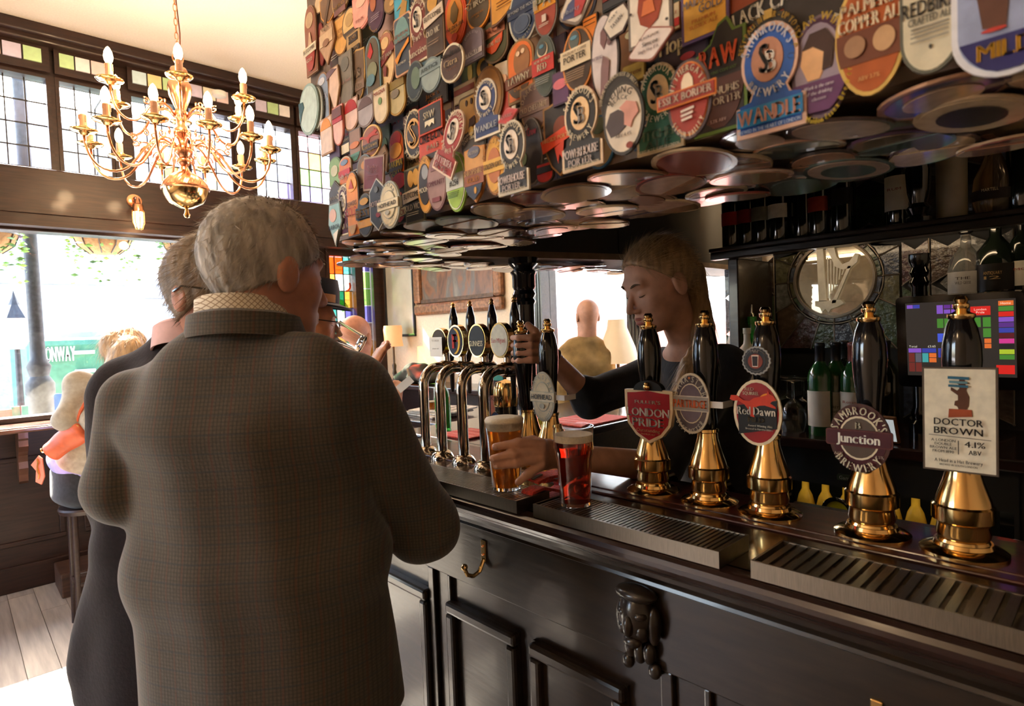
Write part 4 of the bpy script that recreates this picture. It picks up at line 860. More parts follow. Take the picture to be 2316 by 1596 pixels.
 ('A', -80, 1310, 235, 2130, 'oval', (150, 170, 160), (196, 212, 200), [('poly', (26, 70, 70), [(-0.48, 0.22), (-0.25, 0.2), (-0.2, 0.08), (-0.32, -0.02), (-0.42, -0.2)])], 0, 'pale mint oval clip with a dark green smear at the canopy end'),
 ('A', 1610, 960, 1890, 1600, 'oval', (96, 104, 100), (38, 52, 58), [('oval', (96, 116, 96), 0.08, 0.05, 0.5, 0.55), ('arc', (150, 150, 130), 'PORTSMOUTH', 0.05, 0.40, 270, True, 0, 0, 0.42)], 0, 'dark teal oval clip with a grey-green centre'),
 ('A', 1840, 900, 2165, 1460, 'oval', (110, 126, 126), (148, 160, 152), [('band', (130, 146, 144), 0.2, 0.26, 1.04), T((70, 80, 84), 'JUSTICE', 0.11, 0, 0.2, 0.85)], 0, 'grey-blue oval clip with a dull lettered band'),
 ('B', 1170, 180, 1395, 765, 'ubot', (190, 160, 110), (226, 204, 168), [T((170, 44, 44), 'MAGNA', 0.11, 0, 0.34, 0.8), ('oval', (120, 150, 90), 0, 0.1, 0.25, 0.2)], 0, 'long cream clip with red capitals and a green sprig'),
 ('B', 1400, 70, 1670, 640, 'ubot', (176, 134, 60), (190, 170, 120), [('band', (130, 104, 40), 0.36, 0.22, 0.96), ('oval', (126, 110, 90), -0.05, 0.1, 0.5, 0.25)], 0, 'pale clip with a mustard header and rounded foot'),
 ('B', 330, 660, 525, 1250, 'rect', (176, 130, 90), (224, 196, 176), [('chord', (222, 140, 40), 0.18, 0.46)], 0, 'white clip with an orange top hanging below the step'),
 ('B', 530, 480, 690, 1115, 'ubot', (196, 110, 90), (236, 186, 170), [('band', (176, 30, 40), 0.14, 0.12, 0.96), ('band', (110, 60, 56), 0.32, 0.24, 0.9)], 0, 'long pink clip with a red stripe'),
 ('B', 700, 370, 928, 885, 'ubot', (150, 110, 80), (234, 196, 180), [('chord', (176, 34, 34), 0.10, 0.46)], 0, 'pink and red clip with drips of red at the top'),
 ('B', 918, 330, 1172, 825, 'ubot', (130, 110, 100), (170, 158, 156), [('chord', (96, 66, 60), 0.14, 0.46)], 0, 'grey clip with a brown top, left of a long cream clip'),
 ('B', 790, 840, 975, 1370, 'rect', (96, 84, 80), (150, 116, 96), [('chord', (86, 140, 116), -0.46, -0.24), ('oval', (206, 120, 60), 0, 0.0, 0.8, 0.2), T((60, 100, 84), 'TOWER', 0.08, 0, -0.36, 0.8)], 0, 'skyline picture clip with a sea green foot'),
 ('B', 975, 780, 1285, 1295, 'oval', (232, 190, 120), (150, 92, 70), [('poly', (184, 60, 40), squirrel(0.5, -0.05, 0.12)), ('band', (60, 44, 36), -0.18, 0.24, 0.8), T((232, 196, 130), 'Red Dawn', 0.12, 0, -0.16, 0.75), T((226, 170, 70), 'MILD', 0.09, 0.05, -0.33, 0.35)], 0, 'brown oval clip with a squirrel, among the canopy clips'),
 ('B', 1410, 850, 1655, 1660, 'arch', (60, 54, 44), (206, 96, 30), [('oval', (190, 44, 24), 0, 0.3, 0.7, 0.3), ('oval', (226, 150, 30), 0, 0.08, 0.8, 0.3), ('chord', (70, 56, 30), -0.45, -0.12), T((232, 200, 60), 'YAKIMA', 0.13, 0, -0.18, 0.95), T((222, 190, 60), 'GOLD', 0.10, 0, -0.36, 0.8)], 0, 'fiery orange arched clip with jagged yellow letters'),
 ('B', 1640, 640, 1720, 1000, 'rect', (70, 50, 44), (110, 84, 76), [], 0, 'narrow mauve clip beside the black oval clip with a pale S'),
 ('C', 1235, 140, 1520, 420, 'rect', (236, 216, 170), (206, 160, 84), [T((96, 60, 30), 'ITMAN', 0.3, 0, 0.1, 0.9)], 0, 'ochre clip below the black oval clip with a pale S'),
 ('B', 1650, 535, 1955, 1315, 'oval', (236, 214, 170), (40, 32, 32), [('oval', (226, 174, 106), 0, 0.0, 0.74, 0.62), ('oval', (70, 60, 56), 0.0, 0, 0.60, 0.50), T((226, 174, 106), 'S', 0.5, 0.02, 0.0, 0.42), ('arc', CRM, 'TITANIC', 0.095, 0.385, 95, False, 0, 0, 0.385), ('arc', CRM, 'BLACK ICE', 0.095, 0.40, 270, True, 0, 0, 0.40)], 0, 'black oval clip with a pale S and cream ring lettering'),
 ('S', 950, 262, 1008, 362, 'rect', (196, 70, 40), (196, 66, 36), [T(DK, 'OREGON', 0.20, 0.02, 0.02, 0.95), T(CRM, 'PALE', 0.12, 0.1, -0.22, 0.5), ('band', DK, -0.42, 0.12, 0.7)], 0, 'orange clip with outlined black capitals'),
 ('S', 950, 235, 1003, 300, 'rect', (196, 70, 40), (52, 44, 44), [T(CRM, 'SBW', 0.26, 0, 0.12, 0.5), ('poly', CRM, [(-0.2, -0.08), (0.2, -0.08), (0.2, -0.3), (0.1, -0.2), (0, -0.32), (-0.1, -0.2), (-0.2, -0.3)])], 0, 'black square clip with an orange frame and white badge'),
 ('C', 50, 175, 235, 620, 'arch', (110, 130, 84), (128, 160, 100), [('oval', (196, 190, 150), 0, 0, 0.6, 0.4)], 0, 'leaf green clip at the canopy corner'),
 ('C', 210, 165, 400, 610, 'arch', (206, 180, 150), (214, 116, 60), [('oval', (112, 128, 150), 0, 0.28, 0.6, 0.2), ('band', (190, 34, 30), -0.10, 0.22, 0.96), T((240, 224, 200), 'Tally Ho', 0.16, 0, -0.22, 0.9)], 0, 'orange clip with white script and a blue cap'),
 ('C', 50, 540, 250, 1010, 'pent', (90, 80, 64), (66, 54, 46), [T((200, 190, 170), 'MARMA', 0.12, 0, -0.1, 0.9)], 0, 'dark brown house-shaped clip at the canopy corner'),
 ('C', 185, 610, 385, 1405, 'keyhole', (240, 226, 196), (92, 52, 72), keyhole_set(0, (240, 224, 200), 'PALE', CRM), 0, 'purple keyhole-shaped clip with a cream S disc, near the canopy corner'),
 ('C', 495, 130, 725, 840, 'arch', (110, 120, 120), (120, 92, 66), [('oval', (196, 130, 60), 0.1, 0.25, 0.5, 0.2), ('oval', (150, 120, 90), -0.1, 0.0, 0.7, 0.3)] + lines(CRM, (-0.2, -0.24), 0.6), 0, 'brown picture clip with a grey scalloped top'),
 ('C', 590, 165, 910, 700, 'rect', (170, 140, 120), (110, 30, 36), [T((206, 150, 140), 'Lucky', 0.10, 0, 0.2, 0.5), T((206, 150, 140), 'NESS', 0.10, 0, 0.05, 0.5)] + lines((150, 80, 76), (-0.08, -0.12, -0.16), 0.5), -8, 'wine red square clip hung at a slant'),
 ('C', 330, 390, 525, 1435, 'arch', (84, 70, 50), (226, 140, 50), [('oval', (236, 164, 70), 0, 0.30, 0.84, 0.24), ('poly', (186, 60, 34), [(-0.2, 0.24), (0.2, 0.22), (0.02, 0.37)]), T((80, 56, 36), 'BREWERS', 0.07, 0, 0.0, 0.9), T((206, 70, 36), 'GOLD', 0.13, 0, -0.12, 0.9), ('chord', (196, 156, 90), -0.46, -0.33)], 0, 'tall orange arched clip with a red sailing boat'),
 ('C', 490, 740, 755, 1435, 'oval', (90, 84, 66), (46, 42, 34), [('chord', (222, 164, 40), -0.28, -0.10), ('band', (40, 36, 30), 0.06, 0.26, 1.0), T((206, 150, 60), 'BEST', 0.18, 0, 0.05, 0.85), ('oval', (206, 150, 50), 0.05, 0.3, 0.5, 0.16)], 0, 'dark oval clip with gold capitals and a yellow crescent'),
 ('C', 690, 500, 940, 1345, 'hex', (206, 206, 200), (36, 32, 34), [T((226, 196, 180), 'HOTLICK', 0.10, 0, 0.02, 0.9), ('oval', (96, 96, 96), 0, 0.28, 0.25, 0.12), ('oval', (140, 34, 40), 0.1, -0.2, 0.3, 0.1)], 0, 'black long hexagonal clip with a silver edge'),
 ('C', 1050, 400, 1300, 1225, 'arch', (60, 54, 44), (40, 34, 30), [('oval', (186, 34, 34), 0, 0.32, 0.9, 0.3), ('band', (214, 196, 150), -0.30, 0.14, 0.9, 8), T((150, 30, 30), 'BLACK', 0.1, 0, -0.3, 0.7), ('chord', (170, 30, 30), -0.48, -0.38), ('oval', (200, 70, 40), 0, 0.05, 0.4, 0.1)], 0, 'black and red arched clip with a red cap'),
 ('C', 1240, 330, 1540, 1215, 'rect', (110, 106, 80), (64, 58, 46), [('oval', GLD, -0.12, 0.30, 0.32, 0.30), ('oval', GLD, 0.18, 0.30, 0.32, 0.30), ('band', (232, 212, 186), 0.0, 0.2, 1.06, 5), T((60, 50, 44), 'BUTCOMBE', 0.10, 0, 0.0, 0.9), T(CRM, 'OLD VIC', 0.11, 0, -0.22, 0.75)] + lines(CRM, (-0.32, -0.36), 0.6), 0, 'dark clip with two gold hops and a cream name band near the lower edge'),
 ('C', 1440, 150, 1690, 1065, 'oval', (190, 140, 70), (222, 156, 60), [('oval', (44, 34, 34), 0, 0.0, 0.72, 0.72), ('oval', (150, 150, 150), 0.08, 0.2, 0.4, 0.25), T(CRM, 'MOON', 0.09, 0, -0.1, 0.6), ('arc', (90, 60, 30), 'TRIPLE', 0.06, 0.38, 100, False, 0, 0, 0.40)], 0, 'gold-rimmed oval clip with a moon on black'),
 ('C', 1590, 150, 1905, 1025, 'oval', (120, 80, 76), (158, 120, 112), [('band', (130, 90, 90), 0.28, 0.10, 0.5), T((110, 50, 60), 'COMMUNITY', 0.09, 0, 0.0, 0.95), ('band', (130, 60, 64), -0.30, 0.08, 0.4)], 0, 'dusty mauve oval clip behind the lime green oval'),
 ('C', 1890, 90, 2215, 1045, 'oval', (146, 180, 62), (150, 184, 60), [('oval', (236, 236, 210), 0, 0, 0.92, 0.93), ('oval', (158, 190, 70), 0, 0, 0.85, 0.885), ('band', (206, 204, 190), 0.0, 0.26, 0.84), T((60, 60, 56), '#256', 0.10, 0, -0.02, 0.45), T((90, 90, 80), 'NEW', 0.03, 0, 0.08), ('oval', (220, 226, 190), -0.12, 0.30, 0.26, 0.2), ('oval', (60, 60, 70), -0.16, 0.31, 0.16, 0.15)] + lines((90, 120, 40), (-0.18, -0.21, -0.24, -0.27), 0.5), 0, 'lime green oval clip with a grey numbered band'),
 ('C', 835, 545, 1175, 1305, 'bandoval', (176, 176, 160), (232, 216, 178), [('oval', (150, 150, 136), 0, 0, 0.64, 0.60), ('oval', (232, 216, 178), 0, 0, 0.60, 0.56), ('band', (150, 146, 120), 0, 0.21, 0.98), ('band', (234, 218, 182), 0, 0.185, 0.96), T((80, 80, 76), 'HOPHEAD', 0.09, 0, 0, 0.85), ('arc', (80, 80, 76), 'DARK STAR', 0.08, 0.36, 90, False, 0, 0, 0.37), ('arc', (130, 130, 120), 'LIGHT AND HOPPY', 0.05, 0.39, 270, True, 0, 0, 0.40), ('oval', (180, 176, 160), 0, -0.17, 0.2, 0.1)], 0, 'cream oval clip with a lettered cross band, low on the canopy'),
 ('C', 40, 890, 262, 1595, 'kite', (120, 120, 110), (150, 186, 184), [('oval', (214, 170, 150), -0.1, 0.22, 0.5, 0.3), T((60, 70, 76), 'ARBOR', 0.10, 0, -0.05, 0.8), ('poly', (236, 226, 206), [(-0.1, -0.2), (0.3, -0.12), (0.02, -0.46)])], 0, 'powder blue pointed clip hanging past the canopy corner'),
 # --- upper middle
 ('D', 940, 310, 1335, 1000, 'ubot', (120, 96, 70), (84, 84, 56), [('band', (196, 120, 84), 0.24, 0.22, 0.84), ('poly', (216, 84, 34), [(-0.38, -0.06), (0.34, 0.12), (0.30, -0.08), (0.05, -0.26), (-0.12, -0.28), (-0.3, -0.18)]), T(CRM, 'REAL ALE', 0.09, 0, -0.06, 0.55), T((150, 80, 56), 'JACK', 0.18, 0, 0.26, 0.7)], 0, 'olive brown round-footed clip with an orange triangle'),
 ('D', 330, -140, 685, 740, 'oval', (226, 84, 34), (232, 92, 38), [('oval', (238, 150, 40), 0, 0.05, 0.72, 0.66), ('poly', (130, 100, 34), [(-0.05, -0.1), (0.1, -0.08), (0.2, 0.1), (0.05, 0.3), (-0.12, 0.22), (-0.18, 0.02)]), T((80, 44, 24), 'ONE-DER-FUL', 0.06, 0.02, -0.17, 0.9), T((120, 50, 24), 'WHEAT', 0.035, 0, -0.25, 0.3), ('oval', (206, 70, 40), 0.0, -0.36, 0.26, 0.16)], 0, 'bright orange oval clip with a green wheat ear'),
 ('D', 680, -160, 1060, 470, 'oval', (226, 140, 40), (84, 66, 42), [T(CRM, 'CHIRON', 0.16, 0, 0.16, 0.9), T((206, 130, 50), 'AMERICAN', 0.05, 0, -0.12, 0.5), T((206, 130, 50), '5.0%', 0.05, 0, -0.2)], 0, 'dark olive oval clip with an orange rim'),
 ('D', 1050, -240, 1525, 355, 'dsh', (120, 86, 66), (218, 150, 54), lines((150, 90, 40), (0.0, 0.08, -0.1), 0.5), 0, 'plain amber D-shaped clip'),
 ('D', 1340, -240, 1800, 690, 'oval', (206, 200, 180), (44, 60, 90), [('band', (26, 44, 74), 0.08, 0.2, 1.02), T((190, 190, 190), 'BEYOND THE MOON', 0.06, 0, 0.08, 0.95), ('oval', (90, 100, 116), 0, -0.18, 0.6, 0.32), ('oval', (60, 74, 98), 0, -0.18, 0.5, 0.26), ('arc', (180, 176, 150), 'BEST IN BITTER', 0.05, 0.38, 270, True, 0, 0, 0.40)], 0, 'navy oval clip with a dark cross band'),
 ('D', 1740, -200, 2110, 595, 'oval', (110, 100, 90), (152, 62, 44), [('chord', (226, 150, 40), 0.06, 0.20), ('chord', (120, 120, 60), 0.20, 0.46), T(CRM, 'IPA', 0.22, -0.05, 0.2, 0.8), ('band', (214, 190, 170), -0.14, 0.14, 0.18)] + lines((220, 190, 170), (-0.26, -0.3), 0.4), 0, 'brick red and gold oval clip with big pale letters'),
 ('D', 610, 460, 955, 985, 'arch', (110, 96, 96), (120, 104, 110), [('arc', (190, 176, 170), 'DARK STAR', 0.08, 0.34, 90, False, 0, 0.05, 0.30), ('band', (186, 170, 160), -0.26, 0.16, 0.9), T((70, 56, 60), 'STOUT', 0.12, 0, -0.26, 0.7)], 0, 'grey-violet arched clip with a pale name bar'),
 ('D', 270, 690, 640, 1305, 'oval', (236, 220, 186), (74, 48, 40), [T((40, 34, 32), 'Redtail', 0.16, 0.0, 0.25, 0.85), T((236, 200, 150), 'Citra', 0.17, 0, 0.02, 0.6), T((190, 130, 100), 'Pale Ale', 0.06, 0.05, -0.16, 0.4), ('arc', (220, 190, 150), 'Handmade in Otley', 0.04, 0.42, 270, True, 0, 0, 0.42)], 0, 'cream-rimmed brown oval clip with bubble letters'),
 ('S', 1118, 140, 1170, 285, 'rrect', (226, 214, 190), (234, 220, 198), [('poly', (176, 60, 44), [(-0.3, -0.4), (0.35, -0.4), (0.3, 0.1), (0.1, 0.28), (-0.15, 0.25), (-0.3, 0.05)]), ('oval', (236, 190, 150), 0.0, 0.22, 0.3, 0.14), ('poly', (30, 26, 26), [(-0.36, 0.34), (-0.28, 0.40), (-0.2, 0.34), (-0.28, 0.28)])], -4, 'white playing-card clip with a red figure, beside the blue ringed brewery clip'),
 ('D', 1320, 625, 1745, 1600, 'arch', (150, 110, 60), (226, 110, 34), [('oval', (150, 96, 50), 0.08, 0.14, 0.6, 0.5), ('oval', (226, 190, 150), 0.15, 0.28, 0.14, 0.08), ('oval', (226, 190, 150), -0.02, 0.26, 0.14, 0.08), ('band', (120, 66, 40), -0.15, 0.18, 1.02, 5), T(CRM, 'TAWNY', 0.12, 0, -0.15, 0.85), ('chord', (90, 66, 44), -0.46, -0.28), T((226, 140, 50), 'OWL', 0.07, 0, -0.32, 0.3)], 0, 'orange arched clip with an owl and brown name band'),
 ('S', 1180, 185, 1246, 310, 'shield', (150, 116, 76), (110, 84, 76), [('band', (130, 100, 84), 0.02, 0.2, 1.04), T((206, 180, 150), 'OLD CHESTNUT', 0.10, 0, 0.02, 0.95), ('arc', (196, 170, 140), 'DARK STAR', 0.09, 0.34, 90, False, 0, 0.05, 0.28)], 0, 'mauve-brown shield clip with a gold edge and cross bar'),
 ('D', 1735, 555, 2095, 1530, 'oval', (84, 88, 84), (76, 84, 74), [('oval', (226, 206, 170), -0.05, 0.26, 0.46, 0.26), ('oval', (70, 70, 64), -0.05, 0.28, 0.38, 0.22), ('oval', (80, 130, 150), -0.05, 0.31, 0.2, 0.06), ('band', (190, 42, 32), 0.0, 0.27, 0.96), T(CRM, 'NEW WORLD', 0.05, 0, 0.075, 0.7), T(CRM, 'RED', 0.12, 0, -0.03, 0.42)] + lines((150, 150, 140), (-0.2, -0.24, -0.28, -0.32), 0.6), 0, 'grey-green oval clip with a red name band'),
 ('E', 500, 90, 795, 640, 'rrect', (110, 80, 50), (206, 156, 80), [('oval', (80, 54, 34), -0.1, 0.3, 0.1, 0.16), ('oval', (80, 54, 34), 0.15, 0.3, 0.1, 0.16), ('poly', (80, 54, 34), [(0.0, -0.4), (0.3, -0.3), (0.3, -0.1), (0.05, -0.15)])], 0, 'ochre clip with a simple painted face'),
 ('E', 535, 555, 875, 1000, 'oval', (70, 60, 52), (74, 64, 56), [('oval', (196, 160, 84), -0.05, 0.42, 0.2, 0.3), ('arc', CRM, 'CHAMPION BEER OF BRITAIN', 0.07, 0.40, 90, False, 0, 0, 0.30), ('arc', CRM, 'GOLD CHAMPION', 0.10, 0.30, 90, False, 0, 0, 0.16)], 0, 'dark grey domed clip with two lines of curved lettering'),
 ('S', 1073, 150, 1142, 290, 'oval', (120, 84, 44), (150, 104, 50), [], 0, 'ribbed gold halo board behind the blue ringed brewery clip'),
 ('S', 1074, 178, 1133, 312, 'keyhole', (236, 220, 196), (54, 66, 108), keyhole_set(0, (240, 222, 200), 'WANDLE', (226, 226, 226)), 0, 'blue keyhole-shaped clip with a cream S disc and gold halo'),
 ('E', 585, 790, 870, 1596, 'shield', (200, 130, 60), (206, 150, 84), [('oval', (106, 104, 120), 0, 0.38, 0.6, 0.2), T((200, 190, 180), 'SALOPIAN', 0.06, 0, 0.37, 0.5), ('band', (150, 84, 56), -0.05, 0.28, 0.96), T((236, 190, 130), 'SHROPSHIRE', 0.09, 0, 0.03, 0.9), T((226, 150, 60), 'GOLD', 0.09, 0, -0.1, 0.6), ('poly', (52, 58, 76), [(-0.42, -0.2), (0.42, -0.2), (0.3, -0.34), (0, -0.46), (-0.3, -0.34)]), ('oval', (206, 150, 60), 0.1, -0.3, 0.12, 0.12)], 0, 'gold shield clip with a dark blue pointed foot'),
 ('E', 1030, 270, 1335, 510, 'lozenge', (196, 120, 110), (190, 60, 60), [T((236, 190, 180), 'DARK', 0.2, 0, 0, 0.5)], 0, 'red lozenge clip in a pink frame'),
 ('E', 1340, 400, 1665, 1355, 'oval', (110, 96, 84), (58, 48, 46), [T((170, 160, 150), 'Cask', 0.09, -0.2, 0.36, 0.35), T((150, 30, 40), 'Crow', 0.12, 0.1, 0.28, 0.4), ('oval', (110, 126, 84), -0.3, -0.08, 0.3, 0.2)], 0, 'charcoal oval clip with red script and a pale green hop'),
 ('E', 855, 660, 1150, 1490, 'bandoval', (170, 110, 50), (222, 164, 66), [('oval', (186, 110, 60), 0, 0, 0.62, 0.60), ('band', (222, 170, 74), 0, 0.22, 0.98), T((96, 60, 34), 'GOLDEN GATE', 0.09, 0, 0, 0.92), ('arc', (150, 100, 40), 'DARK STAR', 0.08, 0.37, 90, False, 0, 0, 0.37), ('arc', (120, 80, 40), 'CLASSIC AUTUMNAL ALE', 0.05, 0.40, 270, True, 0, 0, 0.40)], 0, 'golden oval clip with a lettered cross band'),
 ('E', 1030, 440, 1455, 1465, 'keyhole', (226, 214, 190), (50, 46, 46), keyhole_set(0, (240, 220, 200), 'POWERHOUSE', (222, 200, 190), 'PORTER', 'BREWED IN THE HEART OF LONDON'), 0, 'black keyhole-shaped clip with a cream S disc beside the golden oval'),
 ('E', 130, 258, 640, 1245, 'keyhole', (236, 206, 180), (160, 52, 48), keyhole_set(0, (240, 222, 200), 'BATTERSEA', (240, 214, 200), 'RYE'), -32, 'maroon keyhole-shaped clip hung askew over the lime green oval'),
 ('G', -20, 1250, 235, 1565, 'ubot', (60, 50, 44), (190, 44, 30), [('band', (50, 40, 36), 0.15, 0.3, 0.9)], 0, 'red and black clip foot just above the canopy edge'),
 ('G', 85, 305, 560, 1465, 'shield', (150, 104, 50), (44, 34, 30), [('oval', (120, 50, 20), 0.1, 0.12, 0.5, 0.3), ('band', (222, 70, 24), 0.0, 0.17, 1.1, 14), T((236, 180, 110), 'FIRESIDE PORTER', 0.055, 0, 0.0, 0.95), ('poly', (206, 60, 24), [(-0.1, -0.12), (0.2, -0.06), (0.15, -0.3), (0.05, -0.22), (0, -0.34)])], 0, 'black shield clip with an orange lettered ribbon'),
 ('F', 90, 1120, 360, 1650, 'rect', (70, 44, 66), (90, 52, 90), [('oval', (214, 110, 120), 0, 0.1, 0.8, 0.3)], 0, 'purple and pink clip half hidden by the black porter clip'),
 ('F', 240, 425, 735, 1460, 'oval', (214, 130, 50), (78, 58, 42), [('oval', (214, 130, 60), -0.05, 0.29, 0.38, 0.32), ('oval', (84, 90, 84), -0.05, 0.30, 0.32, 0.28), ('oval', (90, 140, 160), -0.05, 0.33, 0.22, 0.06), ('band', (226, 206, 170), 0.03, 0.28, 0.96), T((120, 86, 66), 'HAZELNUT COFFEE', 0.04, 0, 0.11, 0.75), T((74, 52, 40), 'PORTER', 0.10, 0, 0.015, 0.72)] + lines((160, 130, 100), (-0.18, -0.22, -0.26, -0.30, -0.34), 0.6), 0, 'brown oval clip with a wide cream name band'),
 ('F', 690, 225, 1140, 1640, 'oval', (64, 56, 54), (214, 200, 196), [('poly', (120, 84, 84), [(-0.1, 0.3), (0.05, 0.36), (0.12, 0.2), (0.0, 0.1), (-0.12, 0.18)]), ('poly', (130, 96, 96), [(-0.15, -0.4), (0.1, -0.38), (0.2, -0.05), (-0.02, 0.03), (-0.1, -0.1)]), T((110, 90, 110), 'WATERFALL', 0.04, -0.2, 0.02, 0.4), ('oval', (110, 80, 80), 0.22, 0.15, 0.14, 0.08)], 0, 'tall white oval clip with a dark sketched figure'),
 ('F', 900, 105, 1310, 590, 'hex', (70, 52, 50), (226, 214, 196), [T((80, 64, 60), 'DAILY', 0.08, 0, 0.2, 0.4), T((60, 46, 44), 'TAVERN', 0.13, 0, -0.05, 0.5)], 30, 'small white hexagonal clip with a dark edge'),
 ('F', 150, -360, 815, 435, 'lozenge', (130, 116, 104), (222, 206, 186), [('poly', (76, 80, 116), [(-0.36, -0.24), (-0.05, -0.30), (-0.02, 0.1), (-0.2, 0.02)]), ('poly', (176, 60, 60), [(-0.05, -0.30), (0.1, -0.30), (0.36, 0.14), (-0.02, 0.1)]), T((190, 190, 200), 'Liberty', 0.08, -0.1, -0.15, 0.4)], 0, 'large lozenge clip in blue and red with a beaded grey frame'),
 ('F', 1265, -420, 1960, 690, 'rect', (110, 100, 92), (230, 218, 200), [('poly', (150, 60, 34), [(-0.20, -0.2), (0.0, -0.3), (0.2, -0.22), (0.30, 0.0), (0.2, 0.3), (-0.2, 0.3), (-0.26, 0.0)]), ('poly', (206, 110, 60), [(-0.16, -0.1), (0.16, -0.1), (0.1, 0.1), (-0.1, 0.1)]), ('oval', (60, 50, 50), -0.40, 0.0, 0.06, 0.04), ('oval', (60, 50, 50), 0.42, -0.30, 0.06, 0.04)], 0, 'large white playing-card clip with a mirrored red figure'),
 ('F', 1235, 415, 2020, 990, 'lozenge', (150, 90, 76), (226, 210, 200), [T((120, 100, 96), 'BLACKJACK', 0.07, 0.0, 0.20, 0.40), T((84, 70, 70), 'Simcoe', 0.12, 0.02, 0.02, 0.32), T((150, 126, 120), 'Single Hop IPA', 0.09, -0.02, -0.15, 0.42)], 0, 'white lozenge clip with a red beaded edge and dark lettering'),
 ('S', 1542, -60, 1650, 88, 'arch', (96, 70, 110), (226, 166, 60), [T((140, 130, 140), 'MAIDSTONE', 0.12, 0, 0.1, 0.9), T((140, 130, 140), 'GOLD', 0.13, 0.15, -0.04, 0.5), T((206, 110, 40), 'PREMIUM', 0.06, 0, -0.2, 0.5), T((206, 110, 40), 'SUSSEX ALE', 0.06, 0, -0.29, 0.6)], 0, 'yellow-gold clip with a violet outline and shadowed letters'),
 ('S', 1440, 143, 1546, 345, 'keyhole', (206, 180, 140), (50, 96, 66), keyhole_set(0, (232, 196, 150), 'PITCHER', (120, 130, 96), 'ALE', 'BREWED IN THE HEART OF LONDON'), 0, 'green keyhole-shaped clip with a peach S disc'),
 ('S', 1272, 195, 1364, 383, 'keyhole', (226, 196, 160), (34, 28, 26), keyhole_set(0, (236, 196, 146), 'POWERHOUSE', (226, 206, 196), 'PORTER', 'BREWED IN THE HEART OF LONDON'), 0, 'black keyhole-shaped clip with a peach S disc and silver edge'),
 ('S', 1362, 165, 1450, 300, 'oval', (50, 44, 38), (44, 38, 34), [('arc', (196, 180, 150), 'SUPREME CHAMPION BEER OF BRITAIN', 0.07, 0.44, 95, False, 0, 0, 0.42, 1.25)], 0, 'dark halo board with curved lettering behind the pig clip'),
 ('S', 1367, 187, 1460, 352, 'oval', (60, 54, 48), (214, 198, 176), [('poly', (74, 60, 60), [(-0.42, -0.05), (-0.3, 0.12), (-0.1, 0.14), (0.06, 0.08), (0.08, -0.12), (-0.1, -0.2), (-0.3, -0.22)]), ('poly', (200, 140, 124), [(-0.06, 0.15), (0.12, 0.22), (0.34, 0.16), (0.40, 0.02), (0.26, -0.06), (0.2, -0.16), (0.05, -0.1), (0.06, 0.06)]), ('arc', (50, 40, 40), 'BEIJING', 0.09, 0.36, 95, False, 0, 0, 0.34), ('arc', (70, 60, 56), 'BLACK', 0.06, 0.30, 95, False, 0, 0, 0.25), T((110, 90, 84), 'ABV 4.4%', 0.05, 0.05, -0.24, 0.4), ('oval', (130, 50, 30), 0.18, -0.40, 0.16, 0.09)], 0, 'white oval clip with a pink and black pig in a dark ring'),
 ('S', 1568, 45, 1690, 302, 'raw', (96, 120, 44), (44, 34, 28), [('chord', (82, 44, 34), -0.46, -0.02), T((206, 80, 34), 'RAW', 0.18, 0.02, 0.17, 0.72), T((86, 104, 50), 'BREWING COMPANY', 0.03, 0.05, 0.03, 0.6), T((206, 180, 150), 'ANUBIS', 0.07, 0.1, -0.14, 0.6), T((206, 180, 150), 'PORTER', 0.07, 0.12, -0.23, 0.6), T((190, 150, 140), '5.2% ABV', 0.03, 0.0, -0.40, 0.3)], 0, 'tall dark brown clip with a peaked green outline and orange capitals'),
 ('S', 1512, 135, 1612, 316, 'oval', (84, 66, 66), (214, 120, 40), [('oval', (150, 44, 28), 0, 0, 0.86, 0.88), ('arc', CRM, 'NETHERGATE', 0.08, 0.33, 92, False, 0, 0, 0.34), ('arc', CRM, 'STOUR VALLEY', 0.07, 0.35, 270, True, 0, 0, 0.37), ('poly', (226, 206, 176), [(-0.14, 0.08), (0.14, 0.08), (0.12, 0.24), (0.04, 0.32), (-0.06, 0.31), (-0.13, 0.22)]), ('band', (222, 206, 190), -0.14, 0.03, 0.3, 6), ('band', (222, 206, 190), -0.20, 0.03, 0.28, 6), ('band', (222, 206, 190), -0.26, 0.03, 0.24, 6), ('band', (214, 120, 40), 0.02, 0.19, 1.34), ('band', (150, 44, 28), 0.02, 0.15, 1.28), T((236, 214, 190), 'ESSEX BORDER', 0.10, 0, 0.02, 1.20)], 0, 'brick red oval clip with an orange-edged bar and a white bulldog'),
 ('S', 1675, 30, 1812, 200, 'oval', (60, 50, 34), (40, 34, 28), [('arc', (206, 160, 60), 'BEST PALE BITTER - UP TO 5%', 0.08, 0.43, 90, False, 0, 0, 0.41, 1.25), ('band', (190, 150, 70), 0.47, 0.12, 0.14)], 0, 'black and gold halo board behind the bright blue clip'),
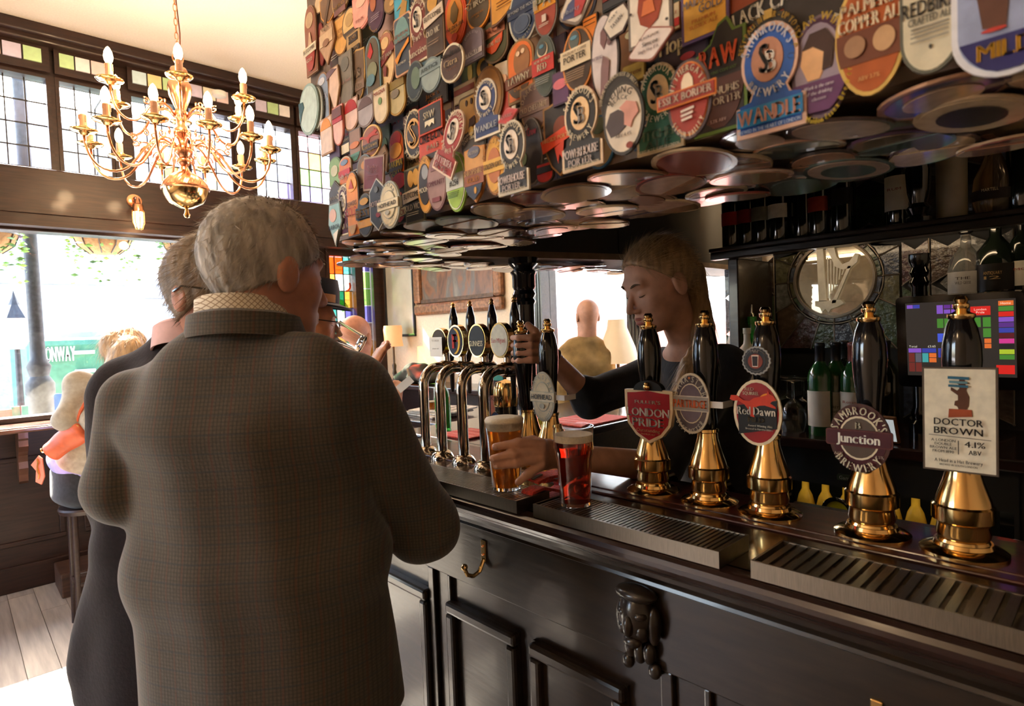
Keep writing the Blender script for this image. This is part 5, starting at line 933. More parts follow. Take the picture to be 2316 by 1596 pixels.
 ('S', 1790, 35, 1926, 270, 'oval', (110, 90, 100), (74, 38, 66), [('oval', (150, 134, 150), -0.03, 0.0, 0.80, 0.84), ('poly', (222, 170, 120), [(-0.32, 0.05), (-0.28, 0.20), (-0.1, 0.26), (0.08, 0.2), (0.1, 0.0), (0.0, -0.12), (-0.2, -0.12), (-0.27, -0.02)]), ('poly', (60, 36, 30), [(-0.28, 0.19), (-0.15, 0.33), (0.12, 0.34), (0.26, 0.2), (0.2, -0.04), (0.05, -0.05), (0.08, 0.12), (-0.1, 0.2)]), ('chord', (92, 48, 90), -0.44, -0.14), T((226, 214, 226), 'Work is the curse', 0.035, 0.0, -0.20, 0.5, 0.2), T((226, 214, 226), 'of the drinking', 0.035, 0.0, -0.26, 0.45, 0.2), T((226, 214, 226), 'classes', 0.035, 0.0, -0.32, 0.24, 0.2), ('arc', (214, 176, 60), 'OSCAR WILDE', 0.075, 0.425, 92, False, 0, 0, 0.425), ('arc', (206, 176, 50), 'Maldon Essex Brewery', 0.055, 0.46, 300, True, 0, 0, 0.46)], 0, 'purple oval clip with a dark-haired portrait and yellow lettering'),
 ('S', 1664, 52, 1822, 302, 'keyhole', (222, 180, 156), (40, 88, 166), [('oval', (186, 130, 104), -0.02, 0.165, 0.46, 0.40), ('arc', (226, 226, 232), "SAMBROOK'S", 0.085, 0.285, 90, False, 0, 0.165, 0.235), ('arc', (226, 226, 232), 'BREWERY', 0.08, 0.285, 270, True, 0, 0.165, 0.235), T((236, 226, 216), 'B', 0.20, 0.05, 0.14, 0.16), T((30, 24, 24), 'S', 0.26, -0.05, 0.18, 0.15), ('band', (44, 130, 186), -0.32, 0.17, 0.94), T((206, 150, 130), 'WANDLE', 0.14, 0, -0.325, 0.9), T((190, 206, 226), 'BREWED IN THE HEART OF LONDON', 0.035, 0, -0.45, 0.9)], 0, 'bright blue keyhole-shaped clip with a copper disc'),
 ('S', 1888, -60, 2052, 218, 'oval', (206, 170, 90), (170, 84, 34), [('chord', (110, 60, 40), -0.22, 0.05), T((236, 216, 180), 'PALMERS', 0.10, -0.02, 0.24, 0.75), T((236, 216, 180), 'COPPER ALE', 0.11, 0.02, 0.11, 0.92), ('oval', (190, 150, 110), 0.2, -0.08, 0.3, 0.2), ('oval', (160, 120, 90), -0.2, -0.08, 0.3, 0.18), T((226, 170, 110), 'ABV 3.7%', 0.035, 0, -0.36, 0.3)], 0, 'copper-brown oval clip with a gold rim and a brewhouse picture'),
 ('S', 2035, -80, 2178, 168, 'ubot', (96, 96, 84), (214, 204, 176), [T((84, 80, 74), 'REDBIRD', 0.14, 0, 0.12, 0.92), T((110, 106, 96), 'CRAFTED ALE', 0.07, 0, 0.0, 0.7), ('oval', (80, 76, 70), 0.0, -0.26, 0.05, 0.04)] + lines((140, 134, 120), (-0.07, -0.11, -0.15, -0.2), 0.6), 0, 'large parchment-coloured clip with grey capitals'),
 ('S', 2146, -140, 2420, 172, 'ubot', (222, 222, 226), (150, 160, 190), [('poly', (96, 62, 50), [(-0.22, -0.12), (-0.02, -0.15), (0.06, 0.5), (-0.34, 0.5)]), ('chord', (44, 42, 96), -0.46, -0.2), T((206, 150, 40), 'MILD', 0.12, -0.02, -0.30, 0.5), ('oval', (190, 60, 50), -0.12, -0.15, 0.22, 0.03)], 0, 'large blue and white clip with a glass of dark beer and yellow capitals'),
]
rnd = random.Random(11)
placed = []
GR = 'pump clips covering the canopy front'
for (cr, u0, v0, u1, v1, shape, rim, face, lay, tilt, lab) in CL:
    ox, oy, s = CROP[cr]
    a0, b0, a1, b1 = ox + u0 / s, oy + v0 / s, ox + u1 / s, oy + v1 / s
    cx, cy = (a0 + a1) / 2, (b0 + b1) / 2
    base = XF
    lev = 0
    for (q0, r0, q1, r1, L, bb_) in placed:
        if min(a1, q1) - max(a0, q0) > 1 and min(b1, r1) - max(b0, r0) > 1 and bb_ == base: lev = max(lev, L + 1)
    lev = min(lev, 18)
    placed.append((a0, b0, a1, b1, lev, base))
    X = base - 0.0015 - lev * 0.0058
    c = onx(cx, cy, X)
    w = abs(onx(a0, cy, X)[1] - onx(a1, cy, X)[1]); h = abs(onx(cx, b0, X)[2] - onx(cx, b1, X)[2])
    if shape == 'keyhole' and tilt: w, h = w * 0.62, h * 0.93
    clip('pump_clip', lab, c, w, h, shape, rim, face, lay, tilt, group=GR, thick=0.0035)
# filler clips in the second layer, glimpsed only through the gaps
CN = {}
def cname(c):
    h_, l_, s_ = colorsys.rgb_to_hls(*[k / 255 for k in c]); t_ = 'dark ' if l_ < 0.27 else 'pale ' if l_ > 0.6 else ''
    if s_ < 0.13: return t_ + 'grey'
    d_ = h_ * 360
    return t_ + ('red' if d_ < 16 or d_ > 345 else 'brown' if d_ < 40 and l_ < 0.55 else 'buff' if d_ < 55 else 'green' if d_ < 170 else 'blue' if d_ < 260 else 'plum')
PAL = [(96, 60, 40), (70, 50, 60), (120, 84, 50), (60, 70, 60), (140, 96, 60), (84, 44, 40), (50, 54, 70), (150, 120, 84), (110, 60, 50), (66, 58, 48)]
for j in range(7):
    y = YE - 0.05; j_ = 0
    while y > -0.30:
        w = rnd.uniform(0.055, 0.085); h = rnd.uniform(0.09, 0.115)
        z = ZB + 0.06 + j * 0.095 + rnd.uniform(-0.01, 0.01)
        p = [XF - 0.0005, y, z]
        # keep only those the frame can show
        c_ = RC.T @ (np.array(p) - CAMP); u = PPX + FPX * c_[0] / c_[2]; v = PPY + FPX * c_[1] / c_[2]
        if c_[2] > 0.05 and -60 < v and u < 2400:
            rim = rnd.choice(PAL); face = rnd.choice(PAL)
            clip('pump_clip', cname(face) + ' clip with a ' + cname(rim) + ' edge, almost hidden behind other clips', p, w, h, rnd.choice(('rect', 'arch', 'rrect', 'ubot')), rim, face, [('band', rnd.choice(PAL), 0.05, 0.2, 0.9)] + lines(CRM, (-0.2, -0.26), 0.5), 0, group='pump clips behind the front row', thick=0.001)
        y -= w * 0.98
# clips fixed flat under the soffit
GLOSS = True
DOWN = Matrix(((0, -1, 0), (-1, 0, 0), (0, 0, -1)))
PAL2 = [(150, 110, 80), (206, 170, 130), (120, 84, 66), (176, 130, 100), (96, 80, 84), (140, 60, 50), (80, 96, 90), (216, 190, 150), (110, 90, 60), (190, 160, 140), (84, 60, 80), (70, 60, 54)]
def under(x, y, w, h, rot, lev):
    t = Matrix.Rotation(math.radians(rnd.uniform(-4, 4)), 3, 'X') @ Matrix.Rotation(math.radians(rnd.uniform(-4, 4)), 3, 'Y')
    rim = rnd.choice(PAL2); face = rnd.choice(PAL2)
    lay = rnd.choice(([('oval', rnd.choice(PAL2), 0, 0, 0.6, 0.6)], [('band', rnd.choice(PAL2), 0, 0.25, 0.96)], [('chord', rnd.choice(PAL2), -0.4, -0.1)], []))
    return clip('soffit_clip', cname(face) + ' oval clip with a ' + cname(rim) + ' rim, flat under the canopy', (x, y, ZB - 0.006 - lev * 0.004), w, h, 'oval', rim, face, lay, rot, group='pump clips under the canopy', B3=DOWN, extra=t, thick=0.003)
for i, x in enumerate((0.715, 0.785, 0.855, 0.925, 0.965)):
    y = 1.24 + (0.30 if i > 1 else 0.08) * min(1, i / 2)
    while y > 0.0:
        under(x + rnd.uniform(-0.008, 0.008), y, rnd.uniform(0.085, 0.115), rnd.uniform(0.10, 0.135), rnd.uniform(-30, 30), (i + int(y * 10)) % 3)
        y -= rnd.uniform(0.082, 0.098)
for k in range(9):
    for q in (0.0, 1.0):
        t = k / 8; x = 0.98 + 0.66 * t
        yo = 1.60 - 0.19 * t - q * 0.10
        under(x, yo, 0.09, 0.115, rnd.uniform(-30, 30), (k + int(q)) % 3)
for k in range(5): under(1.70 + k * 0.09, 1.40, 0.085, 0.10, rnd.uniform(-20, 20), k % 3)

GLOSS = False
# ------------------------------------------------------------------ people: signed-distance bodies turned into one continuous surface
class Body:
    def __init__(s): s.p = []
    def cap(s, a, b, ra, rb=None, k=0.02, op='u'): s.p.append(('c', np.array(a, float), np.array(b, float), ra, ra if rb is None else rb, k, op)); return s
    def chain(s, pts, rs, k=0.012):
        for i in range(len(pts) - 1): s.cap(pts[i], pts[i + 1], rs[i], rs[i + 1], k)
        return s
    def ell(s, c, r, A=None, k=0.02, op='u'): s.p.append(('e', np.array(c, float), np.array(r, float), np.eye(3) if A is None else np.array(A, float), 0, k, op)); return s
    def ecap(s, a, b, ra, rb, side, k=0.03):
        """elliptical tapered limb: ra, rb = (half width along side, half depth)"""
        s.p.append(('t', np.array(a, float), np.array(b, float), (ra, rb), np.array(side, float), k, 'u')); return s
    def bounds(s, pad):
        lo, hi = np.full(3, 9e9), np.full(3, -9e9)
        for q in s.p:
            if q[6] != 'u': continue
            l, h = s.box(q); lo = np.minimum(lo, l); hi = np.maximum(hi, h)
        return lo - pad, hi + pad
    def box(s, q):
        if q[0] == 'c': r = max(q[3], q[4]); return np.minimum(q[1], q[2]) - r, np.maximum(q[1], q[2]) + r
        if q[0] == 'e': r = q[2].max(); return q[1] - r, q[1] + r
        r = max(max(q[3][0]), max(q[3][1])); return np.minimum(q[1], q[2]) - r, np.maximum(q[1], q[2]) + r
    def dist(s, q, P):
        if q[0] == 'c':
            ab = q[2] - q[1]; L = ab @ ab + 1e-12
            t = np.clip(((P - q[1]) @ ab) / L, 0, 1)
            return np.linalg.norm(P - q[1] - t[..., None] * ab, axis=-1) - (q[3] + (q[4] - q[3]) * t)
        if q[0] == 'e':
            u = (P - q[1]) @ q[3].T
            k0 = np.linalg.norm(u / q[2], axis=-1); k1 = np.linalg.norm(u / q[2] ** 2, axis=-1) + 1e-9
            return k0 * (k0 - 1) / k1
        ab = q[2] - q[1]; L = np.linalg.norm(ab); ax = ab / L
        sd = q[4] - ax * (q[4] @ ax); sd /= np.linalg.norm(sd); fw = np.cross(ax, sd)
        d = P - q[1]; t = (d @ ax) / L; tc = np.clip(t, 0, 1)
        ru = q[3][0][0] + (q[3][1][0] - q[3][0][0]) * tc; rv = q[3][0][1] + (q[3][1][1] - q[3][0][1]) * tc
        ex = (t - tc) * L; m = np.minimum(ru, rv)
        e = np.sqrt(((d @ sd) / ru) ** 2 + ((d @ fw) / rv) ** 2 + (ex / (m * 0.6)) ** 2)
        return (e - 1) * m
    def field(s, vox, pad=0.03, clip=None):
        lo, hi = s.bounds(pad)
        if clip is not None: lo = np.maximum(lo, clip[0]); hi = np.minimum(hi, clip[1])
        n = np.ceil((hi - lo) / vox).astype(int) + 1
        D = np.full(n, 0.2, np.float32)
        ax = [lo[i] + vox * np.arange(n[i]) for i in range(3)]
        for q in s.p:
            l, h = s.box(q); k = q[5]; mg = k + 3 * vox + 0.012
            i0 = np.clip(np.floor((l - mg - lo) / vox).astype(int), 0, n); i1 = np.clip(np.ceil((h + mg - lo) / vox).astype(int) + 1, 0, n)
            if np.any(i1 <= i0): continue
            sl = tuple(slice(i0[i], i1[i]) for i in range(3))
            P = np.stack(np.meshgrid(ax[0][sl[0]], ax[1][sl[1]], ax[2][sl[2]], indexing='ij'), -1)
            d = s.dist(q, P).astype(np.float32); A = D[sl]
            if q[6] == 'u':
                hh = np.clip(0.5 + 0.5 * (A - d) / k, 0, 1); D[sl] = A * (1 - hh) + d * hh - k * hh * (1 - hh)
            else:
                hh = np.clip(0.5 - 0.5 * (A + d) / k, 0, 1); D[sl] = A * (1 - hh) - d * hh + k * hh * (1 - hh)
        return D, lo, vox, ax
def surface(D, lo, vox):
    S = D < 0
    n = np.array(D.shape) - 1
    cnt = np.zeros(n, np.int16); acc = np.zeros(tuple(n) + (3,), np.float32)
    for axis in range(3):
        a = [slice(None)] * 3; b = [slice(None)] * 3; a[axis] = slice(0, -1); b[axis] = slice(1, None)
        A, B = D[tuple(a)], D[tuple(b)]
        cr = (S[tuple(a)] != S[tuple(b)])
        idx = np.argwhere(cr)
        if not len(idx): continue
        t = A[cr] / (A[cr] - B[cr])
        p = idx.astype(np.float32); p[:, axis] += t
        o1, o2 = [i for i in range(3) if i != axis]
        for d1 in (0, 1):
            for d2 in (0, 1):
                c = idx.copy(); c[:, o1] -= d1; c[:, o2] -= d2
                ok = (c[:, o1] >= 0) & (c[:, o2] >= 0) & (c[:, o1] < n[o1]) & (c[:, o2] < n[o2])
                cc_ = c[ok]
                np.add.at(cnt, tuple(cc_.T), 1); np.add.at(acc, tuple(cc_.T), p[ok])
    act = np.argwhere(cnt > 0); ID = np.full(n, -1, np.int64); ID[tuple(act.T)] = np.arange(len(act))
    V = acc[tuple(act.T)] / cnt[tuple(act.T)][:, None] * vox + lo
    F = []
    for axis in range(3):
        a = [slice(None)] * 3; b = [slice(None)] * 3; a[axis] = slice(0, -1); b[axis] = slice(1, None)
        SA, SB = S[tuple(a)], S[tuple(b)]
        idx = np.argwhere(SA != SB)
        o1, o2 = [(1, 2), (2, 0), (0, 1)][axis]
        ok = (idx[:, o1] > 0) & (idx[:, o2] > 0) & (idx[:, o1] < n[o1]) & (idx[:, o2] < n[o2])
        idx = idx[ok]
        if not len(idx): continue
        def cell(d1, d2):
            c = idx.copy(); c[:, o1] -= d1; c[:, o2] -= d2; return ID[tuple(c.T)]
        q = np.stack([cell(1, 1), cell(0, 1), cell(0, 0), cell(1, 0)], 1)
        ins = SA[tuple(idx.T)]
        q[~ins] = q[~ins][:, ::-1]
        F.append(q[(q >= 0).all(1)])
    return V, np.concatenate(F)
def skin_obj(name, D, lo, vox, mat, parent, origin, smooth_it=2):
    V, F = surface(D, lo, vox)
    V = V - np.array(origin)
    me = bpy.data.meshes.new(name)
    me.vertices.add(len(V)); me.vertices.foreach_set('co', V.astype(np.float32).ravel())
    me.loops.add(len(F) * 4); me.loops.foreach_set('vertex_index', F.astype(np.int32).ravel())
    me.polygons.add(len(F)); me.polygons.foreach_set('loop_start', np.arange(len(F), dtype=np.int32) * 4); me.polygons.foreach_set('loop_total', np.full(len(F), 4, np.int32))
    me.polygons.foreach_set('use_smooth', [True] * len(F)); me.update(calc_edges=True); me.validate()
    me.materials.append(mat)
    o = bpy.data.objects.new(name, me); COL.objects.link(o); o.parent = parent
    if smooth_it:
        sm = o.modifiers.new('relax', 'SMOOTH'); sm.factor = 0.5; sm.iterations = smooth_it
    return o
def grid_pts(ax): return np.stack(np.meshgrid(*ax, indexing='ij'), -1)

def strands(name, pts, dirs, length, width, mat, parent, origin, rnd, wob=0.25, seg=3, lift=0.0):
    """tapered ribbons of hair growing from pts along dirs"""
    vs = []; fs = []
    for p, d, nrm in zip(pts, dirs[0], dirs[1]):
        p = np.array(p) - np.array(origin); L = length * rnd.uniform(0.6, 1.3)
        j = np.array([rnd.gauss(0, wob), rnd.gauss(0, wob), rnd.gauss(0, wob)])
        d = d + j; d = d / np.linalg.norm(d); sd = np.cross(d, nrm); sd = sd / (np.linalg.norm(sd) + 1e-9)
        b = len(vs)
        for k in range(seg + 1):
            t = k / seg; w = width * (1 - t * 0.9)
            c = p + d * L * t + nrm * lift * t * (1.2 - t)
            vs += [tuple(c - sd * w / 2), tuple(c + sd * w / 2)]
        for k in range(seg): fs.append((b + 2 * k, b + 2 * k + 1, b + 2 * k + 3, b + 2 * k + 2))
    return MB().add(vs, fs).build(name, mat, parent, True)

SKIN = pm('skin_light', (0.56, 0.30, 0.20), 0.5, var=0.12, scale=30, bump=0.05, spec=0.4)
SKINR = pm('skin_ruddy', (0.50, 0.23, 0.15), 0.5, var=0.16, scale=25, bump=0.08, spec=0.4)
LIPS = pm('lips', (0.42, 0.13, 0.10), 0.4)
HGREY = pm('grey_hair', (0.42, 0.37, 0.31), 0.6, var=0.35, scale=60, stretch=(1, 1, 0.25), bump=0.4)
HBROWN = pm('grey_brown_hair', (0.24, 0.17, 0.11), 0.55, var=0.4, scale=60, stretch=(1, 1, 0.25), bump=0.4)
HBLOND = pm('dark_blond_hair', (0.36, 0.225, 0.11), 0.45, var=0.4, scale=70, stretch=(1, 1, 0.2), bump=0.4)
HFAIR = pm('fair_hair', (0.48, 0.32, 0.18), 0.5, var=0.3, scale=70, stretch=(1, 1, 0.2), bump=0.4)
DARKCLOTH = pm('black_cloth', (0.012, 0.013, 0.017), 0.9, var=0.3, scale=60, bump=0.1, sheen=0.2)
COAT = pm('aubergine_coat', (0.010, 0.004, 0.005), 0.95, var=0.25, scale=120, bump=0.1, sheen=0.08)
BEIGE = pm('beige_jacket', (0.36, 0.31, 0.24), 0.8, var=0.15, scale=40, bump=0.15, sheen=0.3)
SHOE = pm('shoe_leather', (0.015, 0.012, 0.010), 0.35)
FH = np.array([RC[0, 2], RC[1, 2], 0.0]); FH /= np.linalg.norm(FH)        # level direction away from the camera
RH = np.array([FH[1], -FH[0], 0.0])                                       # level direction to image right
UP = np.array([0.0, 0.0, 1.0])

def tweed():
    m = bpy.data.materials.new('tweed_check'); m.use_nodes = True
    nt = m.node_tree; b = nt.nodes['Principled BSDF']; L = nt.links
    tc = nt.nodes.new('ShaderNodeTexCoord'); mp = nt.nodes.new('ShaderNodeMapping'); L.new(tc.outputs['Object'], mp.inputs[0])
    mp.inputs['Rotation'].default_value = (0, 0, -math.atan2(RH[1], RH[0]))
    sp = nt.nodes.new('ShaderNodeSeparateXYZ'); L.new(mp.outputs[0], sp.inputs[0])
    def stripes(sock, per, duty):
        a = nt.nodes.new('ShaderNodeMath'); a.operation = 'MULTIPLY'; a.inputs[1].default_value = 1 / per; L.new(sock, a.inputs[0])
        f = nt.nodes.new('ShaderNodeMath'); f.operation = 'FRACT'; L.new(a.outputs[0], f.inputs[0])
        c = nt.nodes.new('ShaderNodeMath'); c.operation = 'LESS_THAN'; c.inputs[1].default_value = duty; L.new(f.outputs[0], c.inputs[0])
        return c.outputs[0]
    nz = nt.nodes.new('ShaderNodeTexNoise'); nz.inputs['Scale'].default_value = 220; L.new(tc.outputs['Object'], nz.inputs[0])
    cr = nt.nodes.new('ShaderNodeValToRGB'); cr.color_ramp.elements[0].color = (0.060, 0.048, 0.032, 1); cr.color_ramp.elements[1].color = (0.120, 0.098, 0.068, 1); L.new(nz.outputs['Fac'], cr.inputs[0])
    col = cr.outputs[0]
    for sock, per, duty, c, fac in ((sp.outputs[0], 0.0062, 0.4, (0.038, 0.032, 0.024, 1), 0.55), (sp.outputs[2], 0.0062, 0.4, (0.038, 0.032, 0.024, 1), 0.4), (sp.outputs[0], 0.03, 0.12, (0.12, 0.04, 0.022, 1), 0.4), (sp.outputs[2], 0.03, 0.12, (0.03, 0.04, 0.05, 1), 0.35)):
        mx = nt.nodes.new('ShaderNodeMixRGB'); mx.inputs[2].default_value = c; L.new(col, mx.inputs[1])
        mu = nt.nodes.new('ShaderNodeMath'); mu.operation = 'MULTIPLY'; mu.inputs[1].default_value = fac; L.new(stripes(sock, per, duty), mu.inputs[0]); L.new(mu.outputs[0], mx.inputs[0])
        col = mx.outputs[0]
    L.new(col, b.inputs['Base Color']); b.inputs['Roughness'].default_value = 0.95; b.inputs['Sheen Weight'].default_value = 0.25
    bp = nt.nodes.new('ShaderNodeBump'); bp.inputs['Strength'].default_value = 0.25; bp.inputs['Distance'].default_value = 0.002; L.new(nz.outputs['Fac'], bp.inputs['Height']); L.new(bp.outputs[0], b.inputs['Normal'])
    return m
def shirt_check():
    m = bpy.data.materials.new('checked_shirt'); m.use_nodes = True
    nt = m.node_tree; b = nt.nodes['Principled BSDF']; tc = nt.nodes.new('ShaderNodeTexCoord')
    br = nt.nodes.new('ShaderNodeTexBrick'); br.offset = 0; br.inputs['Scale'].default_value = 90; br.inputs['Color1'].default_value = (0.78, 0.70, 0.56, 1); br.inputs['Color2'].default_value = (0.72, 0.64, 0.5, 1); br.inputs['Mortar'].default_value = (0.34, 0.24, 0.15, 1); br.inputs['Mortar Size'].default_value = 0.06; br.inputs['Brick Width'].default_value = 0.6; br.inputs['Row Height'].default_value = 0.6
    mp = nt.nodes.new('ShaderNodeMapping'); mp.inputs['Rotation'].default_value = (math.radians(90), 0, math.radians(45)); nt.links.new(tc.outputs['Object'], mp.inputs[0]); nt.links.new(mp.outputs[0], br.inputs[0]); nt.links.new(br.outputs[0], b.inputs['Base Color']); b.inputs['Roughness'].default_value = 0.9
    return m

class Head:
    def __init__(s, C, h, tilt=0.0, roll=0.0, scale=1.0):
        h = np.array(h, float); h /= np.linalg.norm(h); s.C = np.array(C, float); s.s = scale
        r = np.cross(h, UP); r /= np.linalg.norm(r)
        f = h * math.cos(tilt) - UP * math.sin(tilt); u = np.cross(r, f)
        s.f, s.r, s.u = f, r * math.cos(roll) + u * math.sin(roll), u * math.cos(roll) - r * math.sin(roll)
        s.A = np.array([s.f, s.r, s.u])
    def P(s, f, r, u): return s.C + s.s * (s.f * f + s.r * r + s.u * u)
    def add(s, B, neck_to, neck_r=(0.052, 0.06), fem=False, nose=1.0, ears=(1, -1)):
        k = s.s
        B.ell(s.P(-0.015, 0, 0.030), np.array((0.098, 0.077, 0.088)) * k, s.A, 0.02)
        B.ell(s.P(0.030, 0, -0.040), np.array((0.060, 0.058 if fem else 0.062, 0.078)) * k, s.A, 0.03)
        B.ell(s.P(0.042, 0, -0.085), np.array((0.040, 0.042 if fem else 0.050, 0.028)) * k, s.A, 0.025)
        B.cap(s.P(0.076, 0.008, -0.104), s.P(0.076, -0.008, -0.104), 0.013 * k, None, 0.02)
        B.ell(s.P(0.076, 0, 0.026), np.array((0.012, 0.046, 0.012)) * k, s.A, 0.018)
        for sg in (1, -1):
            B.ell(s.P(0.052, sg * 0.040, -0.026), np.array((0.024, 0.018, 0.022)) * k, s.A, 0.02)
            B.ell(s.P(0.112, sg * 0.030, 0.000), np.array((0.028, 0.015, 0.011)) * k, s.A, 0.012, 's')
            B.ell(s.P(0.071, sg * 0.030, -0.001), np.array((0.013, 0.014, 0.011)) * k, s.A, 0.004)
        B.cap(s.P(0.088, 0, 0.006), s.P(0.110, 0, -0.036), 0.007 * k * nose, 0.0105 * k * nose, 0.008)
        for sg in (1, -1): B.cap(s.P(0.100, sg * 0.009, -0.042), s.P(0.092, sg * 0.011, -0.042), 0.007 * k * nose, None, 0.006)
        B.cap(s.P(0.087, 0.017, -0.066), s.P(0.087, -0.017, -0.066), 0.0065 * k, None, 0.008); B.cap(s.P(0.0865, 0.014, -0.077), s.P(0.0865, -0.014, -0.077), 0.007 * k, None, 0.008)
        B.cap(s.P(0.098, 0.020, -0.0715), s.P(0.098, -0.020, -0.0715), 0.0022 * k, None, 0.003, 's')
        for sg in ears:
            B.ell(s.P(-0.012, sg * 0.080, -0.008), np.array((0.021, 0.0085, 0.034)) * k, s.A, 0.006)
            B.ell(s.P(-0.008, sg * 0.091, -0.006), np.array((0.010, 0.007, 0.020)) * k, s.A, 0.005, 's')
        B.cap(s.P(-0.020, 0, -0.045), neck_to, neck_r[0] * k, neck_r[1], 0.03)
        return s
    def lips(s, parent, origin):
        m = MB()
        for u, r in ((-0.0655, 0.0045), (-0.077, 0.0052)):
            m.tube([tuple(s.P(0.083, t * 0.021, u) + s.f * 0.0115 * (1 - t * t * 0.6) * s.s - np.array(origin)) for t in np.linspace(-1, 1, 9)], [0.0012, 0.003, r * 0.9, r, r, r, r * 0.9, 0.003, 0.0012], 8)
        m.build('lips', LIPS, parent, True)
    def brows(s, parent, origin, mat):
        for sg in (1, -1):
            m = MB(); m.tube([tuple(s.P(0.083 - 0.012 * abs(t - 0.0) , sg * (0.016 + 0.030 * t), 0.022 + 0.006 * math.sin(t * 2.6)) + s.f * 0.011 * s.s - np.array(origin)) for t in np.linspace(0, 1, 6)], [0.0015, 0.003, 0.003, 0.0026, 0.002, 0.001], 6); m.build('eyebrow', mat, parent, True)
            m = MB(); m.tube([tuple(s.P(0.0815 - 0.010 * abs(t) ** 2, sg * (0.030 + 0.013 * t), -0.0075 + 0.003 * t * t) + s.f * 0.003 * s.s - np.array(origin)) for t in np.linspace(-1, 1, 7)], 0.0013, 5); m.build('eyelashes', mat, parent, True)
    def hair(s, planes, off, mat, parent, origin, name='hair', vox=0.006, extra=None, amp=0.002, n=2500, L=0.02, width=0.0016, flow=(-0.6, 0, -0.8), rnd=None, lift=0.004, wob=0.22, scale=(1, 1, 1), low=True):
        B = Body(); B.ell(s.P(-0.015, 0, 0.030), (np.array((0.098, 0.077, 0.088)) * np.array(scale)) * s.s + off, s.A, 0.01)
        if low: B.ell(s.P(0.004, 0, -0.02), (np.array((0.080, 0.070, 0.078))) * s.s + off * 0.6, s.A, 0.02)
        if extra: extra(B)
        D, lo, v, ax = B.field(vox)
        G = grid_pts(ax); loc = (G - s.C) @ s.A.T / s.s
        D = D + amp * (np.sin(loc[..., 0] * 190 + loc[..., 2] * 90) * np.sin(loc[..., 1] * 210 + 1.0))
        for (nf, nr, nu, d0) in planes: D = np.maximum(D, d0 - (loc[..., 0] * nf + loc[..., 1] * nr + loc[..., 2] * nu))
        o = skin_obj(name, D.astype(np.float32), lo, v, mat, parent, origin, 1)
        if n:
            me = o.data; rnd = rnd or random.Random(3); nv = len(me.vertices)
            fl = s.f * flow[0] + s.r * flow[1] + s.u * flow[2]
            pts, dr, nn = [], [], []
            for i in [rnd.randrange(nv) for _ in range(n)]:
                vtx = me.vertices[i]; nrm = np.array(vtx.normal); p = np.array(vtx.co) + np.array(origin)
                d = fl - nrm * (fl @ nrm); L_ = np.linalg.norm(d)
                if L_ < 0.1: d = s.r * rnd.choice((-1, 1)); d = d - nrm * (d @ nrm); L_ = np.linalg.norm(d) + 1e-6
                pts.append(p - nrm * 0.001); dr.append(d / L_); nn.append(nrm)
            strands('hair_strands', pts, (dr, nn), L, width, mat, o, origin, rnd, wob, 3, lift)
        return o
def wrinkle(D, ax, terms):
    G = grid_pts(ax)
    for (kx, ky, kz, ph, amp) in terms: D = D + amp * np.sin(G[..., 0] * kx + G[..., 1] * ky + G[..., 2] * kz + ph)
    return D.astype(np.float32)
def legs(root, origin, hipc, side, mat, spread=0.10, fwd=None, bend=None, shoe=True, hip_w=0.17):
    B = Body(); fwd = FH if fwd is None else fwd
    top = np.array(hipc); sd = np.array(side)
    B.ecap(top + UP * 0.06, top - UP * 0.06, (hip_w, 0.12), (hip_w, 0.125), sd, 0.03)
    for sg in (1, -1):
        a = top + sd * sg * spread * 0.9 - UP * 0.05
        if bend is None: kn = np.array([a[0], a[1], 0.48]) + fwd * 0.01; an = np.array([a[0], a[1], 0.06])
        else: kn, an = bend[0] + sd * sg * spread, bend[1] + sd * sg * spread
        B.cap(a, kn, 0.088, 0.062, 0.03); B.cap(kn, an, 0.062, 0.050, 0.02)
    D, lo, v, ax = B.field(0.012); skin_obj('trousers', D, lo, v, mat, root, origin)
    for sg in (1, -1):
        an = (np.array([top[0], top[1], 0]) if bend is None else np.array([bend[1][0], bend[1][1], bend[1][2] - 0.06])) + sd * sg * spread * (0.9 if bend is None else 1)
        B = Body(); B.cap(an + UP * 0.04 - fwd * 0.04, an + UP * 0.035 + fwd * 0.14, 0.042, 0.036, 0.02); B.cap(an + UP * 0.08, an + UP * 0.05, 0.05, 0.045, 0.02)
        D, lo, v, ax = B.field(0.009)
        G = grid_pts(ax); D = np.maximum(D, an[2] + 0.001 - G[..., 2]).astype(np.float32)
        skin_obj('shoe', D, lo, v, SHOE, root, origin, 1)

